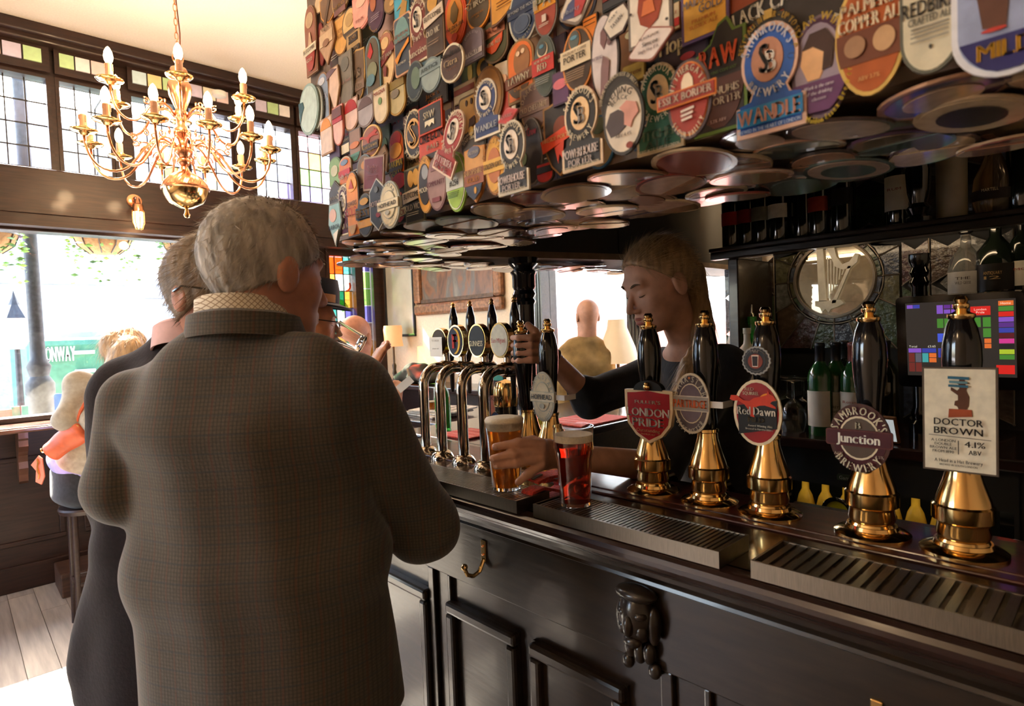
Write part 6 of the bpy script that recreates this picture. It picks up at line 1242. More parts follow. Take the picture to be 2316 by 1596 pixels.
# ---- the man in the checked tweed jacket
def person_tweed():
    T0 = at(562, 748, 1.075)
    foot = np.array([T0[0] + 0.02, T0[1] + 0.04, 0.0]); O = tuple(foot)
    root = thing('person', 'person seen from behind in a checked tweed jacket with short grey hair', 'person', O)
    sh_l, sh_r = at(322, 918, 1.085), at(800, 884, 1.085)
    el_l, wr_l = at(277, 1100, 1.07), at(400, 1140, 1.26)
    el_r, wr_r = at(952, 1180, 1.22), at(922, 1092, 1.46)
    chest, waist, hem = at(552, 960, 1.09), at(590, 1260, 1.11), at(630, 1640, 1.13)
    hd = Head(at(607, 619, 1.085), FH * math.cos(math.radians(37)) + RH * math.sin(math.radians(37)), tilt=0.10, scale=1.04)
    B = Body(); hd.add(B, T0 + FH * 0.02 - UP * 0.03, (0.058, 0.064), nose=1.15)
    B.ell(hd.P(-0.032, 0, -0.060), np.array((0.032, 0.052, 0.05)), hd.A, 0.03)
    B.ecap(T0 - UP * 0.06, chest, (0.07, 0.05), (0.16, 0.09), RH, 0.03)
    B.ecap(chest, waist, (0.17, 0.10), (0.17, 0.11), RH, 0.03)
    for a, e, w, s in ((sh_l, el_l, wr_l, -1), (sh_r, el_r, wr_r, 1)):
        B.cap(a, e, 0.05, 0.042, 0.03); B.cap(e, w, 0.042, 0.030, 0.02)
        d = (w - e) / np.linalg.norm(w - e); sd = np.cross(d, UP); sd /= np.linalg.norm(sd)
        B.ecap(w, w + d * 0.09, (0.040, 0.016), (0.042, 0.014), sd, 0.015)
        for q, L in zip((-1.3, -0.45, 0.4, 1.2), (0.062, 0.074, 0.070, 0.055)):
            b0 = w + d * 0.085 + sd * q * 0.021; B.chain([b0, b0 + d * L * 0.55 - UP * 0.004, b0 + d * L - UP * 0.016], [0.0095, 0.009, 0.0075], 0.004)
        b0 = w + d * 0.03 - sd * 0.03 * s; B.chain([b0, b0 + d * 0.03 - sd * 0.025 * s, b0 + d * 0.06 - sd * 0.03 * s], [0.013, 0.011, 0.009], 0.006)
    D, lo, v, ax = B.field(0.005); skin_obj('body', D, lo, v, SKINR, root, O, 1)
    # jacket
    J = Body()
    J.ecap(T0 + FH * 0.01 - UP * 0.025, chest, (0.100, 0.090), (0.208, 0.135), RH, 0.03)
    J.ecap(chest, waist, (0.208, 0.135), (0.224, 0.148), RH, 0.06); J.ecap(waist, hem, (0.224, 0.148), (0.240, 0.165), RH, 0.06)
    J.ell(at(470, 900, 1.03), (0.10, 0.06, 0.11), np.array([RH, FH, UP]), 0.04); J.ell(at(690, 890, 1.03), (0.10, 0.06, 0.11), np.array([RH, FH, UP]), 0.04)
    mid = T0 - UP * 0.050
    J.cap(mid - RH * 0.05, sh_l + UP * 0.004, 0.060, 0.062, 0.035); J.cap(mid + RH * 0.05, sh_r + UP * 0.004, 0.060, 0.062, 0.035)
    J.cap(sh_l, el_l, 0.070, 0.064, 0.010); J.cap(el_l, wr_l, 0.063, 0.050, 0.025)
    J.cap(sh_r, el_r, 0.072, 0.066, 0.010); J.cap(el_r, wr_r, 0.066, 0.050, 0.025)
    J.ell(el_r + np.array((0, 0, -0.03)) + RH * 0.005, (0.06, 0.06, 0.05), None, 0.03)
    D, lo, v, ax = J.field(0.0085)
    D = wrinkle(D, ax, [(34, -30, 7, 0.4, 0.0022), (22, 16, -9, 1.2, 0.0022), (16, -12, 20, 0.5, 0.0010)])
    # crease between sleeve and body
    G = grid_pts(ax); D = np.maximum(D, 0.80 - G[..., 2]).astype(np.float32)
    jk = skin_obj('jacket', D, lo, v, tweed(), root, O, 2)
    # jacket collar and checked shirt collar as rolled bands round the neck
    nc = T0 - FH * 0.004 + UP * 0.014
    def band(name, rx, ry, z0, z1, th, mat, flare, tip, a0=-0.15, a1=1.15, parent=root):
        vs = []; fs = []; n = 40
        for i in range(n + 1):
            t = math.pi * (a0 + (a1 - a0) * i / n)                     # sweeps round the back of the neck
            drop = tip * (abs((i / n) - 0.5) * 2) ** 1.6
            for (rr, z) in ((0, z1 - drop), (flare * 0.6, z1 - 0.004 - drop), (flare, z0 - drop * 1.1), (flare - th, z0 - drop * 1.1), (-th, z1 - 0.004 - drop)):
                p = nc + RH * math.cos(t) * (rx + rr) - FH * math.sin(t) * (ry + rr) + UP * z - np.array(O)
                vs.append(tuple(p))
        for i in range(n):
            for k in range(5): fs.append((5 * i + k, 5 * i + (k + 1) % 5, 5 * i + 5 + (k + 1) % 5, 5 * i + 5 + k))
        return MB().add(vs, fs).build(name, mat, parent, True, angle=50)
    band('shirt_collar', 0.078, 0.077, 0.004, 0.050, 0.004, shirt_check(), 0.008, 0.014)
    band('jacket_collar', 0.087, 0.086, -0.018, 0.024, 0.007, jk.data.materials[0], 0.016, 0.020, parent=jk)
    hd.hair([(-0.50, 0, 0.86, -0.004), (-1.0, 0, 0.25, -0.060)], 0.007, HGREY, root, O, n=5200, L=0.022, flow=(-0.45, 0.1, -0.85), rnd=random.Random(1), wob=0.30, scale=(1.0, 1.02, 1.05), lift=0.005)
    hd.brows(root, O, HGREY); hd.lips(root, O)
    legs(root, O, np.array([hem[0], hem[1], 0.86]), RH, DARKCLOTH, 0.11)
    return root
person_tweed()

# ---- the man in the dark coat beside him
def person_coat():
    T0 = at(450, 806, 1.33); foot = np.array([T0[0] - 0.02, T0[1] + 0.05, 0]); O = tuple(foot)
    root = thing('person', 'person in a long dark coat and pink shirt with swept-back grey-brown hair', 'person', O)
    hd = Head(at(489, 664, 1.27), FH * math.cos(math.radians(110)) + RH * math.sin(math.radians(110)), tilt=0.10, scale=1.0)
    sh_l, sh_r = at(282, 900, 1.36), at(640, 890, 1.36)
    el_l, wr_l = at(268, 1130, 1.35), at(330, 1180, 1.6); el_r, wr_r = at(680, 1110, 1.40), at(640, 1080, 1.62)
    chest, waist, hem = at(440, 1000, 1.35), at(430, 1220, 1.37), at(425, 1530, 1.40)
    B = Body(); hd.add(B, T0 + FH * 0.02 - UP * 0.02, (0.058, 0.062)); B.ecap(T0 - UP * 0.06, chest, (0.06, 0.05), (0.15, 0.09), RH, 0.03)
    for a, e, w, s in ((sh_l, el_l, wr_l, -1), (sh_r, el_r, wr_r, 1)):
        B.cap(a, e, 0.045, 0.04, 0.03); B.cap(e, w, 0.04, 0.03, 0.02)
        d = (w - e) / np.linalg.norm(w - e); sd = np.cross(d, UP); sd /= np.linalg.norm(sd)
        B.ecap(w, w + d * 0.085, (0.038, 0.016), (0.040, 0.014), sd, 0.015)
        for q, L in zip((-1.3, -0.45, 0.4, 1.2), (0.06, 0.072, 0.068, 0.053)):
            b0 = w + d * 0.08 + sd * q * 0.02; B.chain([b0, b0 + d * L * 0.5, b0 + d * L * 0.8 - UP * 0.02], [0.0095, 0.009, 0.0075], 0.004)
        b0 = w + d * 0.03 - sd * 0.03 * s; B.chain([b0, b0 + d * 0.03 - sd * 0.025 * s, b0 + d * 0.06 - sd * 0.03 * s], [0.013, 0.011, 0.009], 0.006)
    D, lo, v, ax = B.field(0.0055); skin_obj('body', D, lo, v, SKINR, root, O, 1)
    J = Body(); J.ecap(T0 - UP * 0.05, chest, (0.13, 0.09), (0.20, 0.13), RH, 0.03); J.ecap(chest, waist, (0.20, 0.13), (0.205, 0.14), RH, 0.03); J.ecap(waist, hem, (0.205, 0.14), (0.235, 0.17), RH, 0.03)
    mid = T0 - UP * 0.045
    J.cap(mid - RH * 0.04 - UP * 0.01, sh_l, 0.060, 0.062, 0.035); J.cap(mid + RH * 0.04 - UP * 0.01, sh_r, 0.060, 0.062, 0.035)
    J.cap(sh_l, el_l, 0.072, 0.060, 0.03); J.cap(el_l, wr_l, 0.06, 0.048, 0.025); J.cap(sh_r, el_r, 0.072, 0.060, 0.03); J.cap(el_r, wr_r, 0.06, 0.048, 0.025)
    J.cap(at(418, 786, 1.35), at(300, 866, 1.37), 0.052, 0.060, 0.03); J.cap(at(418, 786, 1.35), at(560, 800, 1.37), 0.052, 0.060, 0.03)
    J.cap(at(300, 1200, 1.30), at(208, 1490, 1.34), 0.05, 0.03, 0.05)
    D, lo, v, ax = J.field(0.010); D = wrinkle(D, ax, [(34, -30, 4, 0.4, 0.003), (20, 18, -12, 1.2, 0.002)])
    G = grid_pts(ax); D = np.maximum(D, 0.56 - G[..., 2] + 0.12 * (((G - foot) @ RH) + 0.2)).astype(np.float32)
    jk = skin_obj('coat', D, lo, v, COAT, root, O, 2)
    nc = T0 + UP * 0.030
    vs = []; fs = []; n = 36
    for i in range(n + 1):
        t = math.pi * (-0.2 + 1.4 * i / n); dr_ = 0.05 * (abs(i / n - 0.5) * 2) ** 1.6
        for rr, z in ((0, 0.055 - dr_), (0.008, 0.05 - dr_), (0.014, 0.005 - dr_), (0.010, 0.005 - dr_), (-0.004, 0.05 - dr_)):
            vs.append(tuple(nc + RH * math.cos(t) * (0.078 + rr) - FH * math.sin(t) * (0.078 + rr) + UP * z - foot))
    for i in range(n):
        for k in range(5): fs.append((5 * i + k, 5 * i + (k + 1) % 5, 5 * i + 5 + (k + 1) % 5, 5 * i + 5 + k))
    MB().add(vs, fs).build('shirt_collar', pm('pink_shirt', (0.72, 0.46, 0.44), 0.8), root, True)
    hd.hair([(-0.55, 0, 0.83, -0.030), (-1.0, 0, 0.12, -0.070)], 0.010, HBROWN, root, O, n=4200, L=0.035, flow=(-0.75, 0.0, -0.65), rnd=random.Random(2), wob=0.14, lift=0.004)
    # spectacles
    g = MB(); 
    for sg in (1, -1):
        g.tube([tuple(hd.P(0.105, sg * 0.031 + 0.021 * math.cos(t), -0.002 + 0.015 * math.sin(t)) - foot) for t in np.linspace(0, 2 * math.pi, 17)], 0.0016, 5, cap=False)
        g.tube([tuple(hd.P(f_, sg * r_, u_) - foot) for f_, r_, u_ in ((0.105, 0.052, 0.006), (0.07, 0.075, 0.008), (0.0, 0.087, 0.012), (-0.02, 0.088, 0.0))], 0.0022, 5)
    g.tube([tuple(hd.P(0.106, -0.010, 0.0) - foot), tuple(hd.P(0.110, 0, 0.004) - foot), tuple(hd.P(0.106, 0.010, 0.0) - foot)], 0.0015, 5)
    g.build('spectacles', BLACK, root, True)
    hd.brows(root, O, HBROWN); hd.lips(root, O)
    legs(root, O, np.array([hem[0], hem[1], 0.86]), RH, DARKCLOTH, 0.10)
person_coat()

# ---- the server behind the bar
def person_server():
    Fh = -RH * 0.93 - FH * 0.36
    pel = at(1655, 1180, 1.80); O = (float(pel[0]), float(pel[1]), 0.0); foot = np.array(O)
    root = thing('person', 'person behind the bar in a black top, fair hair in a ponytail, pulling a pint', 'person', O)
    hd = Head(at(1487, 642, 1.585), Fh, tilt=0.36, scale=0.98)
    nb = at(1560, 782, 1.665)
    sh_n, sh_f = at(1640, 835, 1.60), at(1500, 835, 1.80)
    el_n, wr_n = at(1492, 1055, 1.50), at(1268, 1030, 1.345)
    el_f, wr_f = at(1335, 905, 1.80), at(1238, 800, 1.695)
    chest, waist = at(1590, 930, 1.70), at(1630, 1080, 1.76)
    side = np.cross(UP, Fh); side = side / np.linalg.norm(side)
    hp_ = np.array([pulled.location.x, pulled.location.y, CT + 0.006])
    B = Body(); hd.add(B, nb, (0.046, 0.05), fem=True, nose=0.92)
    B.ecap(nb - UP * 0.02, chest, (0.08, 0.06), (0.12, 0.085), side, 0.03); B.ecap(chest, waist, (0.12, 0.085), (0.11, 0.08), side, 0.03)
    B.cap(nb - UP * 0.03, sh_n, 0.05, 0.045, 0.03); B.cap(nb - UP * 0.03, sh_f, 0.05, 0.045, 0.03)
    B.cap(sh_n, el_n, 0.045, 0.038, 0.02); B.cap(el_n, wr_n, 0.040, 0.026, 0.02)
    B.cap(sh_f, el_f, 0.045, 0.038, 0.02); B.cap(el_f, wr_f, 0.040, 0.026, 0.02)
    # near hand round the amber pint
    q = lambda px, py, d: at(px, py, d)
    B.ecap(wr_n, q(1222, 1028, 1.285), (0.026, 0.018), (0.036, 0.015), UP, 0.012)
    for pts in ([(1226, 1004, 1.283), (1172, 1001, 1.258), (1120, 1010, 1.266)], [(1224, 1020, 1.278), (1160, 1026, 1.252), (1114, 1037, 1.262)], [(1224, 1036, 1.276), (1168, 1047, 1.255), (1122, 1053, 1.264)], [(1226, 1050, 1.278), (1196, 1070, 1.268), (1172, 1090, 1.268)]):
        B.chain([q(*p) for p in pts], [0.0105, 0.0098, 0.0080], 0.006)
    B.chain([q(1245, 1008, 1.31), q(1205, 996, 1.352), q(1165, 998, 1.362)], [0.013, 0.0108, 0.009], 0.008)
    # far hand gripping the pump handle
    hz = lambda z: hp_ + np.array([0, 0, z])
    palm = hz(0.318) + RH * 0.036 + FH * 0.004
    B.chain([wr_f, palm + RH * 0.012], [0.026, 0.024], 0.015); B.ecap(palm + UP * 0.036, palm - UP * 0.034, (0.017, 0.024), (0.015, 0.022), RH, 0.012)
    for k, z in enumerate((0.352, 0.331, 0.310, 0.290)):
        c = hz(z); rr = 0.0262 + 0.0085
        B.chain([c + RH * rr * 0.95 - FH * 0.020, c + RH * rr * 0.35 - FH * rr * 1.02, c - RH * rr * 0.62 - FH * rr * 0.86, c - RH * rr * 1.02 - FH * 0.002, c - RH * rr * 0.7 + FH * rr * 0.7], [0.0094, 0.0092, 0.0086, 0.0080, 0.0074], 0.003)
    B.chain([palm + UP * 0.030, hz(0.366) + RH * 0.024 - FH * 0.012, hz(0.386) + RH * 0.006 - FH * 0.018], [0.013, 0.0115, 0.0095], 0.008)
    D, lo, v, ax = B.field(0.0036); skin_obj('body', D, lo, v, SKIN, root, O, 1)
    # nails on the near hand
    m = MB()
    for p, q2 in (((1120, 1010, 1.266), (1172, 1001, 1.258)), ((1114, 1037, 1.262), (1160, 1026, 1.252)), ((1122, 1053, 1.264), (1168, 1047, 1.255))):
        a = at(*p); m.ell(tuple(a - FH * 0.0072 - foot), (0.0052, 0.0016, 0.0040), Matrix(np.array([RH, -FH, UP]).T.tolist()), 10, 6)
    m.build('nails', pm('nail', (0.62, 0.38, 0.32), 0.25), root, True)
    # black top with three-quarter sleeves
    J = Body(); J.ecap(nb - UP * 0.055 + 0.0 * Fh, chest, (0.10, 0.075), (0.150, 0.110), side, 0.03); J.ecap(chest, waist, (0.150, 0.110), (0.130, 0.095), side, 0.03); J.ecap(waist, pel - UP * 0.02, (0.130, 0.095), (0.165, 0.120), side, 0.03)
    J.cap(nb - UP * 0.045 + side * 0.05 * 0, sh_n, 0.052, 0.062, 0.03); J.cap(nb - UP * 0.045, sh_f, 0.052, 0.062, 0.03)
    J.cap(sh_n, el_n + (sh_n - el_n) * 0.0, 0.062, 0.054, 0.025); J.cap(sh_f, el_f, 0.062, 0.056, 0.025)
    J.cap(el_n, el_n + (wr_n - el_n) * 0.12, 0.053, 0.049, 0.02); J.cap(el_f, el_f + (wr_f - el_f) * 0.22, 0.054, 0.047, 0.02)
    D, lo, v, ax = J.field(0.008); D = wrinkle(D, ax, [(30, 26, 20, 0.3, 0.002), (-22, 34, 16, 1.0, 0.002)]); skin_obj('top', D, lo, v, DARKCLOTH, root, O, 2)
    legs(root, O, np.array([pel[0], pel[1], 0.90]), side, DARKCLOTH, 0.085, Fh, hip_w=0.155)
    def tail(Bd):
        Bd.chain([hd.P(-0.098, 0, 0.010), hd.P(-0.125, 0.0, -0.01), at(1590, 742, 1.60), at(1598, 800, 1.58), at(1560, 865, 1.565), at(1528, 930, 1.555)], [0.024, 0.027, 0.030, 0.028, 0.022, 0.008], 0.012)
        Bd.chain([at(1585, 760, 1.59), at(1556, 830, 1.57), at(1530, 900, 1.555), at(1512, 940, 1.55)], [0.016, 0.020, 0.016, 0.005], 0.012)
    hr = hd.hair([(-0.726, 0, 0.688, 0.004)], 0.004, HBLOND, root, O, n=5200, L=0.05, flow=(-0.97, 0, -0.25), rnd=random.Random(4), wob=0.09, width=0.0013, lift=0.002, amp=0.0009, low=False, scale=(1.05, 1.04, 1.06))
    Bd = Body(); tail(Bd); D, lo, v, ax = Bd.field(0.005); D = wrinkle(D, ax, [(260, -240, 10, 0.3, 0.0018), (120, 160, 30, 0.0, 0.0015)]); tl = skin_obj('ponytail', D, lo, v, HBLOND, hr, O, 1)
    me = tl.data; rn = random.Random(9); pts, dr, nn = [], [], []
    for i in [rn.randrange(len(me.vertices)) for _ in range(1500)]:
        vt = me.vertices[i]; nrm = np.array(vt.normal); d = -UP * 0.9 - RH * 0.25; d = d - nrm * (d @ nrm); L1 = np.linalg.norm(d)
        if L1 < 0.2: continue
        pts.append(np.array(vt.co) + foot - nrm * 0.001); dr.append(d / L1); nn.append(nrm)
    strands('hair_strands', pts, (dr, nn), 0.07, 0.0014, HBLOND, tl, O, rn, 0.07, 3, 0.003)
    MB().tube([tuple(hd.P(-0.118, 0.020 * math.cos(t), 0.0 + 0.024 * math.sin(t)) - foot) for t in np.linspace(0, 2 * math.pi, 17)], 0.006, 8, cap=False).build('hair_tie', BLACK, hr, True)
    hd.lips(root, O); hd.brows(root, O, pm('brow_hair', (0.11, 0.065, 0.035), 0.7))
    wv = (wr_f - el_f) / np.linalg.norm(wr_f - el_f); e1 = np.cross(wv, UP); e1 /= np.linalg.norm(e1); e2 = np.cross(wv, e1)
    MB().tube([tuple(wr_f - wv * 0.02 + (e1 * math.cos(t) + e2 * math.sin(t)) * 0.031 - foot) for t in np.linspace(0, 2 * math.pi, 21)], 0.003, 6, cap=False).build('bracelet', ink((60, 30, 30)), root, True)
person_server()

# ---- a generic smaller figure for those half hidden
def figure(label, head_at, face, neck, chest, waist, hip, arms, top_mat, leg_mat, skin, hair=None, scale=1.0, sh_w=0.19, bend=None, vox=0.009, side=None, tilt=0.1, jhip=None, hairkw={}, foot_z=0.0, spread=0.09):
    hip = np.array(hip, float); O = (float(hip[0]), float(hip[1]), foot_z); o_ = np.array(O)
    root = thing('person', label, 'person', O)
    face = np.array(face, float); face /= np.linalg.norm(face)
    sd = np.cross(face, UP) if side is None else np.array(side)
    sd = sd / np.linalg.norm(sd)
    hd = Head(head_at, face, tilt, scale=scale)
    B = Body(); hd.add(B, np.array(neck), (0.052, 0.055)); B.ecap(np.array(neck) - UP * 0.055, chest, (0.055, 0.045), (0.13, 0.085), sd, 0.03); B.ecap(chest, waist, (0.14, 0.09), (0.13, 0.09), sd, 0.03)
    J = Body(); J.ecap(np.array(neck) - UP * 0.05, chest, (0.12, 0.08), (sh_w - 0.01, 0.125), sd, 0.03); J.ecap(chest, waist, (sh_w - 0.01, 0.125), (0.165, 0.12), sd, 0.03); J.ecap(waist, hip if jhip is None else jhip, (0.165, 0.12), (0.18, 0.13), sd, 0.03)
    for (s, e, w) in arms:
        s, e, w = map(np.array, (s, e, w))
        B.cap(s, e, 0.042, 0.036, 0.02); B.cap(e, w, 0.036, 0.026, 0.02)
        d = (w - e) / np.linalg.norm(w - e); s2 = np.cross(d, UP); s2 /= np.linalg.norm(s2)
        B.ecap(w, w + d * 0.075, (0.034, 0.015), (0.036, 0.013), s2, 0.012)
        for q, L in zip((-1.3, -0.45, 0.4, 1.2), (0.055, 0.066, 0.062, 0.048)):
            b0 = w + d * 0.07 + s2 * q * 0.018; B.chain([b0, b0 + d * L * 0.5, b0 + d * L * 0.75 - UP * 0.02], [0.0088, 0.0082, 0.007], 0.004)
        b0 = w + d * 0.02 - s2 * 0.026; B.chain([b0, b0 + d * 0.03 - s2 * 0.02, b0 + d * 0.055 - s2 * 0.022], [0.012, 0.0105, 0.009], 0.006)
        J.cap(np.array(neck) - UP * 0.05, s, 0.055, 0.062, 0.03); J.cap(s, e, 0.062, 0.054, 0.025); J.cap(e, e + (w - e) * 0.85, 0.054, 0.042, 0.02)
    D, lo, v, ax = B.field(0.0065); skin_obj('body', D, lo, v, skin, root, O, 1)
    D, lo, v, ax = J.field(vox); D = wrinkle(D, ax, [(26, 22, 18, 0.3, 0.003), (-22, 30, 34, 1.0, 0.003)]); skin_obj('jacket', D, lo, v, top_mat, root, O, 2)
    legs(root, O, hip, sd, leg_mat, spread, face, bend, hip_w=0.165 if jhip is None else 0.185)
    if hair: hd.hair(hair[0], hair[1], hair[2], root, O, vox=0.007, **hairkw)
    hd.lips(root, O); hd.brows(root, O, hair[2] if hair else HBROWN)
    return root, hd, O
# seated woman in the beige jacket at the window shelf
fw = FH * 0.9 + RH * 0.3
hipw = at(178, 1085, 3.22)
wr, wh, wo = figure('person in a beige padded jacket with fair hair, sitting at the window shelf', at(288, 795, 3.14), fw + RH * 0.6, at(283, 850, 3.12), at(235, 920, 3.13), at(200, 985, 3.17), hipw,
    [(at(180, 868, 3.05), at(150, 950, 2.98), at(225, 975, 3.25)), (at(300, 870, 3.2), at(320, 950, 3.3), at(290, 975, 3.5))], BEIGE, DARKCLOTH, SKIN, ([(-0.75, 0, 0.66, -0.02)], 0.014, HFAIR), 1.0, 0.20,
    bend=(hipw + FH * 0.36 - UP * 0.02, np.array([hipw[0] + FH[0] * 0.40, hipw[1] + FH[1] * 0.40, 0.31])), hairkw=dict(n=1200, L=0.09, flow=(-0.3, 0, -0.95), rnd=random.Random(6), width=0.002, wob=0.12, extra=lambda Bd: Bd.chain([at(292, 790, 3.08), at(276, 835, 3.07), at(262, 868, 3.06)], [0.07, 0.075, 0.045], 0.03)), jhip=at(186, 1022, 3.19))
wo_ = np.array(wo)
Bh = Body(); Bh.ecap(at(186, 1030, 3.195), at(182, 1046, 3.20), (0.178, 0.132), (0.180, 0.134), np.cross(fw, UP) / np.linalg.norm(np.cross(fw, UP)), 0.02); D, lo, v, ax = Bh.field(0.009); skin_obj('shirt_hem', D, lo, v, pm('lavender_shirt', (0.36, 0.34, 0.72), 0.8), wr, wo, 1)
# the stool she sits on
sz = float(hipw[2]) - 0.125
st = thing('bar_stool', 'dark wooden bar stool under the person in the beige jacket', 'stool', (float(hipw[0] + RH[0] * 0.05), float(hipw[1] + RH[1] * 0.05), 0))
MB().lathe([(0.0, sz - 0.035), (0.135, sz - 0.035), (0.14, sz - 0.015), (0.135, sz - 0.005), (0, sz - 0.003)], 24).build('seat', WOOD, st, True)
for i in range(4):
    a = math.pi / 4 + i * math.pi / 2; MB().tube([(0.11 * math.cos(a), 0.11 * math.sin(a), sz - 0.035), (0.125 * math.cos(a), 0.125 * math.sin(a), 0)], 0.014, 10).build('leg', WOOD, st, True)
MB().tube([(0.121 * math.cos(a), 0.121 * math.sin(a), 0.25) for a in np.linspace(math.pi / 4, math.pi * 2.25, 5)], 0.010, 8).build('foot_rail', WOOD, st, True)
# orange shoulder bag
ORG = pm('orange_leather', (0.62, 0.12, 0.045), 0.45, var=0.12, scale=30, bump=0.08)
bc = at(150, 1003, 2.98); bg = thing('shoulder_bag', 'orange leather shoulder bag with a tassel, slung behind the beige jacket', 'bag', tuple(map(float, bc)))
bl = lambda px, py, d: at(px, py, d) - bc
Bb = Body(); Bb.ecap(at(182, 972, 2.985), at(118, 1020, 2.975), (0.062, 0.036), (0.050, 0.040), UP, 0.02); D, lo, v, ax = Bb.field(0.007); D = wrinkle(D, ax, [(60, 40, 50, 0, 0.002)]); skin_obj('pouch', D, lo, v, ORG, bg, tuple(bc), 1)
MB().tube([tuple(bl(170, 968, 2.98)), tuple(bl(182, 930, 2.97)), tuple(bl(198, 900, 3.0)), tuple(bl(240, 840, 3.05)), tuple(bl(282, 822, 3.06))], 0.008, 6).build('strap', ORG, bg, True)
MB().tube([tuple(bl(172, 966, 2.965) + 0.012 * (RH * math.cos(t) + UP * math.sin(t))) for t in np.linspace(0, 2 * math.pi, 13)], 0.003, 6, cap=False).tube([tuple(bl(97, 1018, 2.96) + 0.011 * (RH * math.cos(t) + UP * math.sin(t))) for t in np.linspace(0, 2 * math.pi, 13)], 0.003, 6, cap=False).build('buckle', BRASS, bg, True)
M3 = Matrix(np.array([RH, UP, -FH]).T.tolist()); L_ = at(88, 1050, 2.955) - bc
MB().prism([(-0.035, 0.0), (0.005, 0.045), (0.022, 0.03), (0.028, -0.06), (0.01, -0.10), (-0.018, -0.085), (-0.012, -0.03)], 0.006, M3, tuple(L_)).build('tassel', pm('coral_leather', (0.80, 0.22, 0.13), 0.45), bg)
MB().tube([tuple(L_ + UP * (0.03 - 0.02 * k) - FH * 0.008 + RH * 0.004 * math.sin(k * 2)) for k in range(6)], [0.004, 0.006, 0.003, 0.006, 0.004, 0.003], 6).build('charm', BRASS, bg, True)

# man in the hat drinking, half hidden by the tweed jacket
fh_ = RH * 0.95 + FH * 0.30
hr_, hh, ho = figure('person in a dark hat and glasses lifting a tumbler', at(698, 729, 2.12), fh_, at(680, 810, 2.12), at(672, 950, 2.16), at(665, 1120, 2.2), [*at(665, 1150, 2.2)[:2], 0.92],
    [(at(700, 870, 2.0), at(770, 960, 2.0), at(842, 832, 2.05)), (at(640, 870, 2.28), at(660, 1000, 2.3), at(760, 1000, 2.3))], DARKCLOTH, DARKCLOTH, pm('skin_tan', (0.50, 0.21, 0.10), 0.5, var=0.15, scale=30), None, 1.0)
ho_ = np.array(ho)
AH = Matrix(hh.A.T.tolist())
def ring_pts(ra, rb, n=28): return arc(n - 1, 0, 2 * math.pi * (n - 1) / n, ra, rb)
m = MB(); m.T = Matrix.Translation(Vector(hh.P(-0.005, 0, 0.072) - ho_)) @ AH.to_4x4()
vs = []; fs = []; n = 28
for k, (s, z, dz) in enumerate(((1.42, -0.012, 0.010), (1.42, -0.006, 0.010), (1.0, 0.0, 0.0), (0.98, 0.045, 0), (0.90, 0.085, 0), (0.6, 0.078, 0), (0.05, 0.07, 0))):
    for i in range(n):
        t = 2 * math.pi * i / n; vs.append((0.108 * s * math.cos(t), 0.086 * s * math.sin(t), z - dz * math.cos(t) ** 2 * (1 if k < 2 else 0)))
for k in range(6):
    for i in range(n): fs.append((k * n + i, k * n + (i + 1) % n, (k + 1) * n + (i + 1) % n, (k + 1) * n + i))
m.add(vs, fs); ht = m.build('hat', pm('navy_felt', (0.012, 0.012, 0.022), 0.9, sheen=0.3), hr_, True)
m = MB(); m.T = Matrix.Translation(Vector(hh.P(-0.005, 0, 0.072) - ho_)) @ AH.to_4x4(); m.lathe([(0.102, 0.002), (0.101, 0.030)], 28, cap=False); m.v = [p for p in m.v]; m.build('hat_band', pm('tan_band', (0.45, 0.20, 0.06), 0.8), ht, True)
g = MB()
for sg in (1, -1):
    g.tube([tuple(hh.P(0.108, sg * 0.031 + 0.020 * math.cos(t), -0.002 + 0.014 * math.sin(t)) - ho_) for t in np.linspace(0, 2 * math.pi, 17)], 0.0018, 5, cap=False)
    g.tube([tuple(hh.P(f_, sg * r_, u_) - ho_) for f_, r_, u_ in ((0.108, 0.052, 0.006), (0.07, 0.078, 0.008), (0.0, 0.088, 0.012))], 0.0022, 5)
g.build('spectacles', BLACK, hr_, True)
MB().tube([tuple(hh.P(0.088 + 0.012 * (1 - t * t), t * 0.024, -0.056 - 0.006 * t * t) - ho_) for t in np.linspace(-1, 1, 9)], [0.002, 0.005, 0.0065, 0.007, 0.007, 0.007, 0.0065, 0.005, 0.002], 8).build('moustache', HGREY, hr_, True)
# his tumbler
tc_ = at(788, 762, 2.04); ax_ = RH * 0.80 - UP * 0.45
tu = thing('tumbler', 'clear glass tumbler tipped towards the person in the dark hat', 'glass', tuple(map(float, tc_)), Vector((0, 0, 1)).rotation_difference(Vector(tuple(-ax_))).to_euler())
MB().lathe([(0.0, -0.055), (0.030, -0.055), (0.031, -0.045), (0.037, 0.05), (0.035, 0.05), (0.029, -0.040), (0.0, -0.042)], 28, cap=False).build('glass_body', GLASS, tu, True, angle=40)
# bald drinker further back
figure('bald person standing beyond the person in the hat', at(806, 765, 3.42), RH * 0.2 + FH * 0.9, at(800, 835, 3.42), at(790, 920, 3.43), at(785, 1030, 3.46), [*at(785, 1050, 3.46)[:2], 0.9],
    [(at(745, 870, 3.38), at(735, 960, 3.38), at(780, 980, 3.6)), (at(850, 870, 3.46), at(860, 960, 3.46), at(850, 990, 3.64))], BEIGE, DARKCLOTH, SKINR, None, 1.1)
